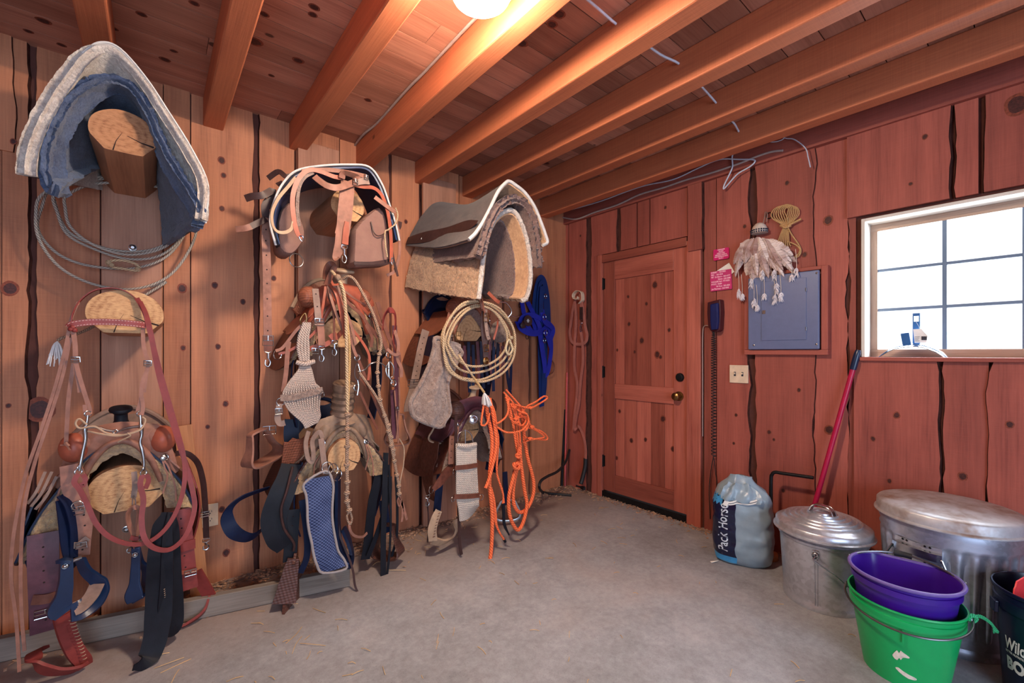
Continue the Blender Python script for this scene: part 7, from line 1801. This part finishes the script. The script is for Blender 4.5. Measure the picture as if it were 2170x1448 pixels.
bg, SG = bucket('bucket', 'bright green plastic bucket with torn sticker scraps, the purple bucket nested in it', cg, 0, .122, .158, HG, M['green'])
a = toward(cg)
def patch(parent, S, cols, mat, o=.0014, name='sticker_scrap'):
    """cols: (angle, bottom, top) across a torn scrap, which follows the bucket's side."""
    rows = [[], [], []]
    for (x0, b0, t0), (x1, b1, t1) in zip(cols, cols[1:]):
        for k in range(4):
            t = k/4; x, lo, hi = x0+(x1-x0)*t, b0+(b1-b0)*t, t0+(t1-t0)*t
            for r_2, f_2 in zip(rows, (0, .5, 1)): r_2.append(S(a+x, lo+(hi-lo)*f_2, o))
    mb = MB(); mb.sheet(rows, .0006, (math.cos(a), math.sin(a), 0)); return mb.build(name, mat, parent, smooth=False)
patch(bg, SG, [(-.23, .110, .114), (-.19, .102, .126), (-.14, .100, .138), (-.10, .112, .130), (-.07, .106, .142), (-.03, .118, .138), (.02, .121, .134), (.07, .122, .130), (.10, .125, .127)], M['scuff'])
patch(bg, SG, [(-.18, .066, .070), (-.12, .058, .073), (-.03, .050, .066), (.08, .044, .060), (.20, .045, .056), (.26, .049, .051)], M['scuff'])
mb = MB(); mb.strap([SG(a-.02, HG*.80, .004), SG(a-.02, HG*.62, .004)], .006, .006, V((math.cos(a), math.sin(a), 0))); mb.build('rib', M['green'], bg)
eL, eR = a-math.radians(88), a+math.radians(88)
def bail(parent, c, z, R, e0, e1, dz, dr, mat, r=.0038, n=14, grip=None):
    pts = []
    for i in range(n+1):
        t = i/n; an = e0+(e1-e0)*t; pts.append(polar(c, R+dr*math.sin(PI*t), an, z+dz*math.sin(PI*t)))
    mb = MB(); mb.tube(pts, r, 8, 4); o = mb.build('bail', mat, parent)
    if grip:
        i0 = int(n*grip)-1; mb = MB(); mb.tube(pts[i0:i0+3], .011, 10, 4); mb.build('grip', M['black_rubber'], parent)
    for an in (e0, e1):
        mb = MB(); p = polar(c, R-.004, an, z); n2 = V((math.cos(an), math.sin(an), 0)); mb.ring(p, n2, .010, .003); mb.build('ear_loop', mat, parent)
    return o
bail(bg, cg, HG*.93, .178, eL, eR, -.035, .012, M['wire'])
mb = MB(); p = polar(cg, .176, eR, HG*.95); n_ = V((math.cos(eR), math.sin(eR), 0)); q = V((SP, -CP, 0))
for k in range(14):
    mb.tube([p+V((0, 0, .006)), p+q*.03+UZ*(.004+random.uniform(-.004, .006)), p+q*.065+UZ*(-.018+random.uniform(-.006, .006))+n_*random.uniform(-.005, .005), p+q*(.085+random.uniform(-.01, .012))+UZ*(-.045+random.uniform(-.012, .008))], .0022, 5, 4)
mb.tube([p-q*.012, p+UZ*.01, p+q*.014, p-UZ*.012], .007, 7, 3, closed=True); mb.build('twine', M['twine'], bg)
cp = (2.195, .325); ZP, HP = .155, .215
bpu, SPu = bucket('bucket', 'empty purple bucket with a wire bail nested in the green bucket', cp, ZP, .128, .152, HP, M['purple'])
mb = MB(); an0 = toward(cp, 180); pts = []
for k in range(64):
    an = 2*PI*k/64; q = math.cos(an-an0); rr = .152*1.072; rr = rr if q < .8 else rr*.8/q; pts.append(polar(cp, rr, an, ZP+HP-.002))
mb.tube(pts, .0065, 8, 1, closed=True); mb.build('rim', M['purple_rim'], bpu)
a = toward(cp); bail(bpu, cp, ZP+HP-.008, .172, a-math.radians(100), a-math.radians(258), .025, -.036, M['wire'], grip=.52)
mb = MB(); mb.tube([polar(cg, .150, toward(cg, s), .245) for s in range(-50, 40, 10)], .006, 6, 2); mb.build('packing', M['scuff'], bg)
# --- navy bucket with print
cn = (2.385, -.045)
bn, SN = bucket('bucket', 'navy printed bucket cut by the right edge, holding a red scoop', cn, 0, .128, .146, .375, M['navy_plastic'], flat=False)
a = toward(cn, -58)
def onb(x0, z0_, k=1.0): return lambda x, y: SN(a+(x0+x)/.142, z0_+y, .0012)
M['print_white'] = plain('white_print', srgb(206, 214, 222), .5)
lettering('lettering', 'Wilde', M['print_white'], bn, onb(.0, .168), .058, bold=.0016, shear=.18, sx=.6)
lettering('lettering', 'BETTER NUTRITION FOR H', M['print_white'], bn, onb(.002, .154), .0105, bold=.0003, sx=.75)
lettering('lettering', 'BOO', M['print_white'], bn, onb(.004, .100), .056, bold=.003, sx=.78)
mb = MB(); p = polar(cn, .152, toward(cn, -66), .30); n_ = V((math.cos(toward(cn, -66)), math.sin(toward(cn, -66)), 0)); t_ = V((-n_.y, n_.x, 0))
mb.prism([p-t_*.02+UZ*.02, p+t_*.02+UZ*.02, p+t_*.016-UZ*.022, p-t_*.016-UZ*.022], n_*.012); mb.build('ear', M['navy_plastic'], bn, smooth=False, bevel=.003)
sc = thing('feed_scoop', 'coral red plastic scoop sticking out of the navy bucket', 'scoop', (cn[0], cn[1], .2))
f = V((math.cos(toward(cn)), math.sin(toward(cn)), 0)); rr = V((SP, -CP, 0)); o = V((cn[0], cn[1], .275))-rr*.066-f*.03
rows = []
for i in range(10):
    t = i/9; w0 = .062+.026*math.sin(PI*min(1, t*.8)); rows.append([o+rr*(w0*s)+f*(.05*s*s-.03-.02*t)+UZ*(-.02+.165*t-.012*s*s*(t > .8)) for s in (-1, -.7, -.35, 0, .35, .7, 1)])
mb = MB(); mb.sheet(rows, .004, f); mb.build('scoop_blade', M['red_plastic'], sc)
# --- feed bag
cb = V((2.622, 1.085, 0)); f = V((-.924, -.382, 0)); r_ = V((.382, -.924, 0))
M['bag_pale'] = plain('pale_blue_woven_plastic', srgb(140, 160, 174), .32, .5, 0, .14, 9, .25)
M['bag_navy'] = plain('glossy_navy_print', srgb(12, 20, 54), .18, .6, 0, .2, 30, .3)
M['bag_cyan'] = plain('sky_blue_print', srgb(64, 146, 200), .3, .5, 0, .15)
bag = thing('feed_bag', 'pale blue feed bag with a dark printed panel, folded over at the top', 'bag', cb)
prof = [(0, .118, .075), (.015, .138, .092), (.06, .150, .104), (.14, .155, .108), (.24, .153, .106), (.32, .150, .100), (.38, .142, .088), (.42, .118, .070), (.452, .082, .046), (.475, .066, .026), (.492, .062, .012)]
def bagS(an, h, o=0.0):
    i = 0
    while i < len(prof)-2 and prof[i+1][0] < h: i += 1
    (h0, x0, y0), (h1, x1, y1) = prof[i], prof[i+1]; t = (h-h0)/(h1-h0); rx, ry = x0+(x1-x0)*t+o, y0+(y1-y0)*t+o
    ca, sa = math.cos(an), math.sin(an); ex = .72
    p = cb+r_*math.copysign(abs(ca)**ex, ca)*rx+f*math.copysign(abs(sa)**ex, sa)*ry+UZ*h
    p += r_*(-.012*max(0, h-.3)/.2)
    if o < .002:
        k = .006+.020*max(0, (h-.36)/.12); p += V((nz(p, 14), nz(p+V((3, 0, 0)), 14), .4*nz(p+V((0, 5, 0)), 16)))*k+V((nz(p, 40), nz(p+V((3, 0, 0)), 40), 0))*.003+V((nz(p, 21), nz(p+V((3, 0, 0)), 21), 0))*.007
    return p
def bagQ(an, h, o):                                    # the same crumpled surface, pushed outwards a little
    p = bagS(an, h); e = .02
    n = (bagS(an+e, h)-bagS(an-e, h)).cross(bagS(an, min(.49, h+.006))-bagS(an, max(0, h-.006))); n = n.normalized() if n.length > 1e-9 else f
    if n.dot(p-cb-UZ*h) < 0: n = -n
    return p+n*o
nh, na = 46, 80
mb = MB(); mb.loft([[bagS(2*PI*k/na, .492*i/nh) for k in range(na)] for i in range(nh+1)], True, False, True, True); mb.build('sack', M['bag_pale'], bag, angle=70)
rows = [[bagQ(math.radians(98+86*j/20), .05+.33*i/26, .0025) for j in range(21)] for i in range(27)]
mb = MB(); mb.sheet(rows, .0006, f); mb.build('printed_panel', M['bag_navy'], bag, angle=70)
rows = [[bagQ(math.radians(98+70*j/14), .016+(.034 if True else 0)*i/6*(1), .0025) for j in range(15)] for i in range(7)]
mb = MB(); mb.sheet(rows, .0006, f); mb.build('printed_band', M['bag_cyan'], bag, angle=70)
rows = [[bagQ(math.radians(125+50*j/10), .335+.045*i/5-.01*math.sin(j*2.1), .0032) for j in range(11)] for i in range(6)]
mb = MB(); mb.sheet(rows, .0006, f); mb.build('printed_patch', M['bag_cyan'], bag, angle=70)
lettering('lettering', 'Pack Horse', M['print_white'], bag, lambda x, y: bagQ(math.radians(112)+y/.105, .075+x, .0045), .062, bold=.0006, sx=.92)
mb = MB(); P_ = [bagQ(math.radians(112-44*k/8), .345+.035*k/8, .010) for k in range(9)]
mb.strap(P_, .020, .003, f, 3); mb.build('tape', M['white'], bag)
mb = MB(); mb.tube([p+f*.003 for p in P_], .0016, 5, 2); mb.build('tape_stripe', M['ink'], bag)
mb = MB(); c = bagQ(math.radians(116), .345, .014); mb.prism([c-r_*.016-UZ*.01, c+r_*.006-UZ*.02, c+r_*.018+UZ*.012, c-r_*.004+UZ*.02], f*.0015); mb.build('tag', M['white'], bag, smooth=False)
rows = [[bagQ(math.radians(58+74*j/14), .365+.085*i/8, .012+.010*math.sin(j*1.3+i*.5)) for j in range(15)] for i in range(9)]
mb = MB(); mb.sheet(rows, .0012, f); mb.build('folded_flap', M['bag_pale'], bag, angle=70)
mb = MB(); c = cb-r_*.135+f*.085; mb.prism([c+UZ*.002, c-r_*.03+f*.02+UZ*.002, c-r_*.022+f*.035+UZ*.002, c+r_*.012+f*.012+UZ*.012], UZ*.003); mb.build('corner_tab', M['white'], bag, smooth=False)
# --- L-shaped iron rod on a wooden puck, and the red pole
pr = G(1634, 1186)
rd = thing('bent_rod', 'dark iron rod bent at a right angle, standing in a round wooden puck', 'rod', pr)
top = 1.2-(1003-748)/920*2.5; mb = MB()
e = E(1724, 996, XR-pr.x); q = V((pr.x, pr.y, top))
mb.tube([pr+UZ*.02, pr+UZ*.25, pr+UZ*(top-.05), pr+UZ*(top-.012)+UX*.006, q+UX*.022+UZ*.004, q+UX*.06+UZ*.006, V((pr.x, e.y, q.z+.014))], .0095, 10, 4); mb.build('rod', M['dark_iron'], rd)
mb = MB(); mb.lathe([(.001, 0), (.034, 0), (.036, .004), (.036, .034), (.033, .038), (.001, .038)], pr, 28); mb.build('puck', M['pale_wood'], rd)
M['pole_red'] = plain('magenta_red_pole', srgb(176, 20, 66), .35)
pt, pbm = E(1819, 742, .04), E(1690, 1196, .125)
pbm.z = .005
pl_ = thing('broom_handle', 'long crimson pole with a dark blue grip leaning behind the smaller galvanized can', 'pole', pbm)
mb = MB(); mb.tube([pbm, pt.lerp(pbm, .07)], .0125, 14, 1); mb.build('pole', M['pole_red'], pl_)
mb = MB(); mb.tube([pt.lerp(pbm, .085), pt.lerp(pbm, .08), pt.lerp(pbm, .02), pt], [.0145, .016, .0155, .011], 14, 2); mb.build('grip', M['plastic_blue'], pl_)

# ------------------------------------------------------------------ litter on the floor
M['straw'] = plain('dry_straw', srgb(204, 166, 118), .85, .3, 0, .3, 8)
M['chaff'] = plain('pale_wood_shavings', srgb(178, 142, 118), .9, .2, 0, .5, 30)
rng = random.Random(5)
mb = MB()
def straw(x, y, L, an):
    p = V((x, y, .0025)); d_ = V((math.cos(an), math.sin(an), 0)); b_ = rng.uniform(-.25, .25); q = V((-d_.y, d_.x, 0))
    mb.tube([p, p+d_*L*.5+q*L*b_*.4+UZ*rng.uniform(0, .006), p+d_*L], .0013, 4, 2)
for i in range(260):
    x, y = rng.uniform(-.5, 2.8), rng.uniform(.2, 2.6)
    if (y < 1.0 and rng.random() < .55): continue
    straw(x, y, rng.uniform(.015, .06), rng.uniform(0, 2*PI))
for px, py in ((340, 1428), (380, 1420), (640, 1330), (690, 1300), (690, 1370), (860, 1210), (1012, 1372), (960, 1130), (900, 1140), (1290, 1076), (640, 1350), (390, 1395)):
    p = G(px, py); straw(p.x, p.y, rng.uniform(.05, .12), rng.uniform(0, 2*PI))
o = mb.build('straw_litter', M['straw']); tag(o, 'scattered bits of straw on the concrete floor', 'straw'); o['kind'] = 'stuff'
mb = MB()
for i in range(4200):
    if rng.random() < .72:
        x = rng.uniform(-.6, 2.85); w = (.10 if x < 1.2 else .07)*(1+.6*nz((x*3, 0, 0))); y = YL-.03-abs(rng.gauss(0, w)); h = .022*math.exp(-(YL-y)/.06)
    else:
        y = rng.uniform(.0, 2.7); x = XR-.02-abs(rng.gauss(0, .04)); h = .012*math.exp(-(XR-x)/.04)
        if DY0 < y < DY1 and x > XR-.01: continue
    s = rng.uniform(.003, .011); c = V((x, y, max(.001, h*rng.random()+.002))); an = rng.uniform(0, PI)
    u, v = V((math.cos(an), math.sin(an), rng.uniform(-.4, .4)))*s, V((-math.sin(an), math.cos(an), rng.uniform(-.4, .4)))*s*.6
    b = mb.add([c-u-v, c+u-v, c+u+v, c-u+v, c+UZ*.002]); mb.face((b, b+1, b+4)); mb.face((b+1, b+2, b+4)); mb.face((b+2, b+3, b+4)); mb.face((b+3, b, b+4)); mb.face((b+3, b+2, b+1, b))
o = mb.build('wood_shavings', M['chaff'], smooth=False); tag(o, 'dusty wood shavings swept along the foot of the walls', 'shavings'); o['kind'] = 'stuff'

# ------------------------------------------------------------------ kinds that repeat share a group
GR = {'saddle': 'western saddles on the wall racks', 'saddle pad': 'saddle pads draped over the racks', 'saddle rack': 'log saddle racks on the left wall', 'trash can': 'galvanized cans by the window wall', 'bucket': 'plastic buckets on the floor',
      'cable': 'loose cables under the ceiling', 'wall outlet': 'electrical outlets low on the walls', 'sign': 'magenta signs beside the door', 'bridle': 'bridles hung on the racks', 'cinch': 'string cinches on the racks', 'halter': 'halters right of the racks'}
for o in list(bpy.data.objects):
    if o.parent is None and o.get('category') in GR and not o.get('group'): o['group'] = GR[o['category']]
    if o.get('category') == 'rope' and o.name.startswith('lariat'): o['group'] = 'coiled lariats on the racks'
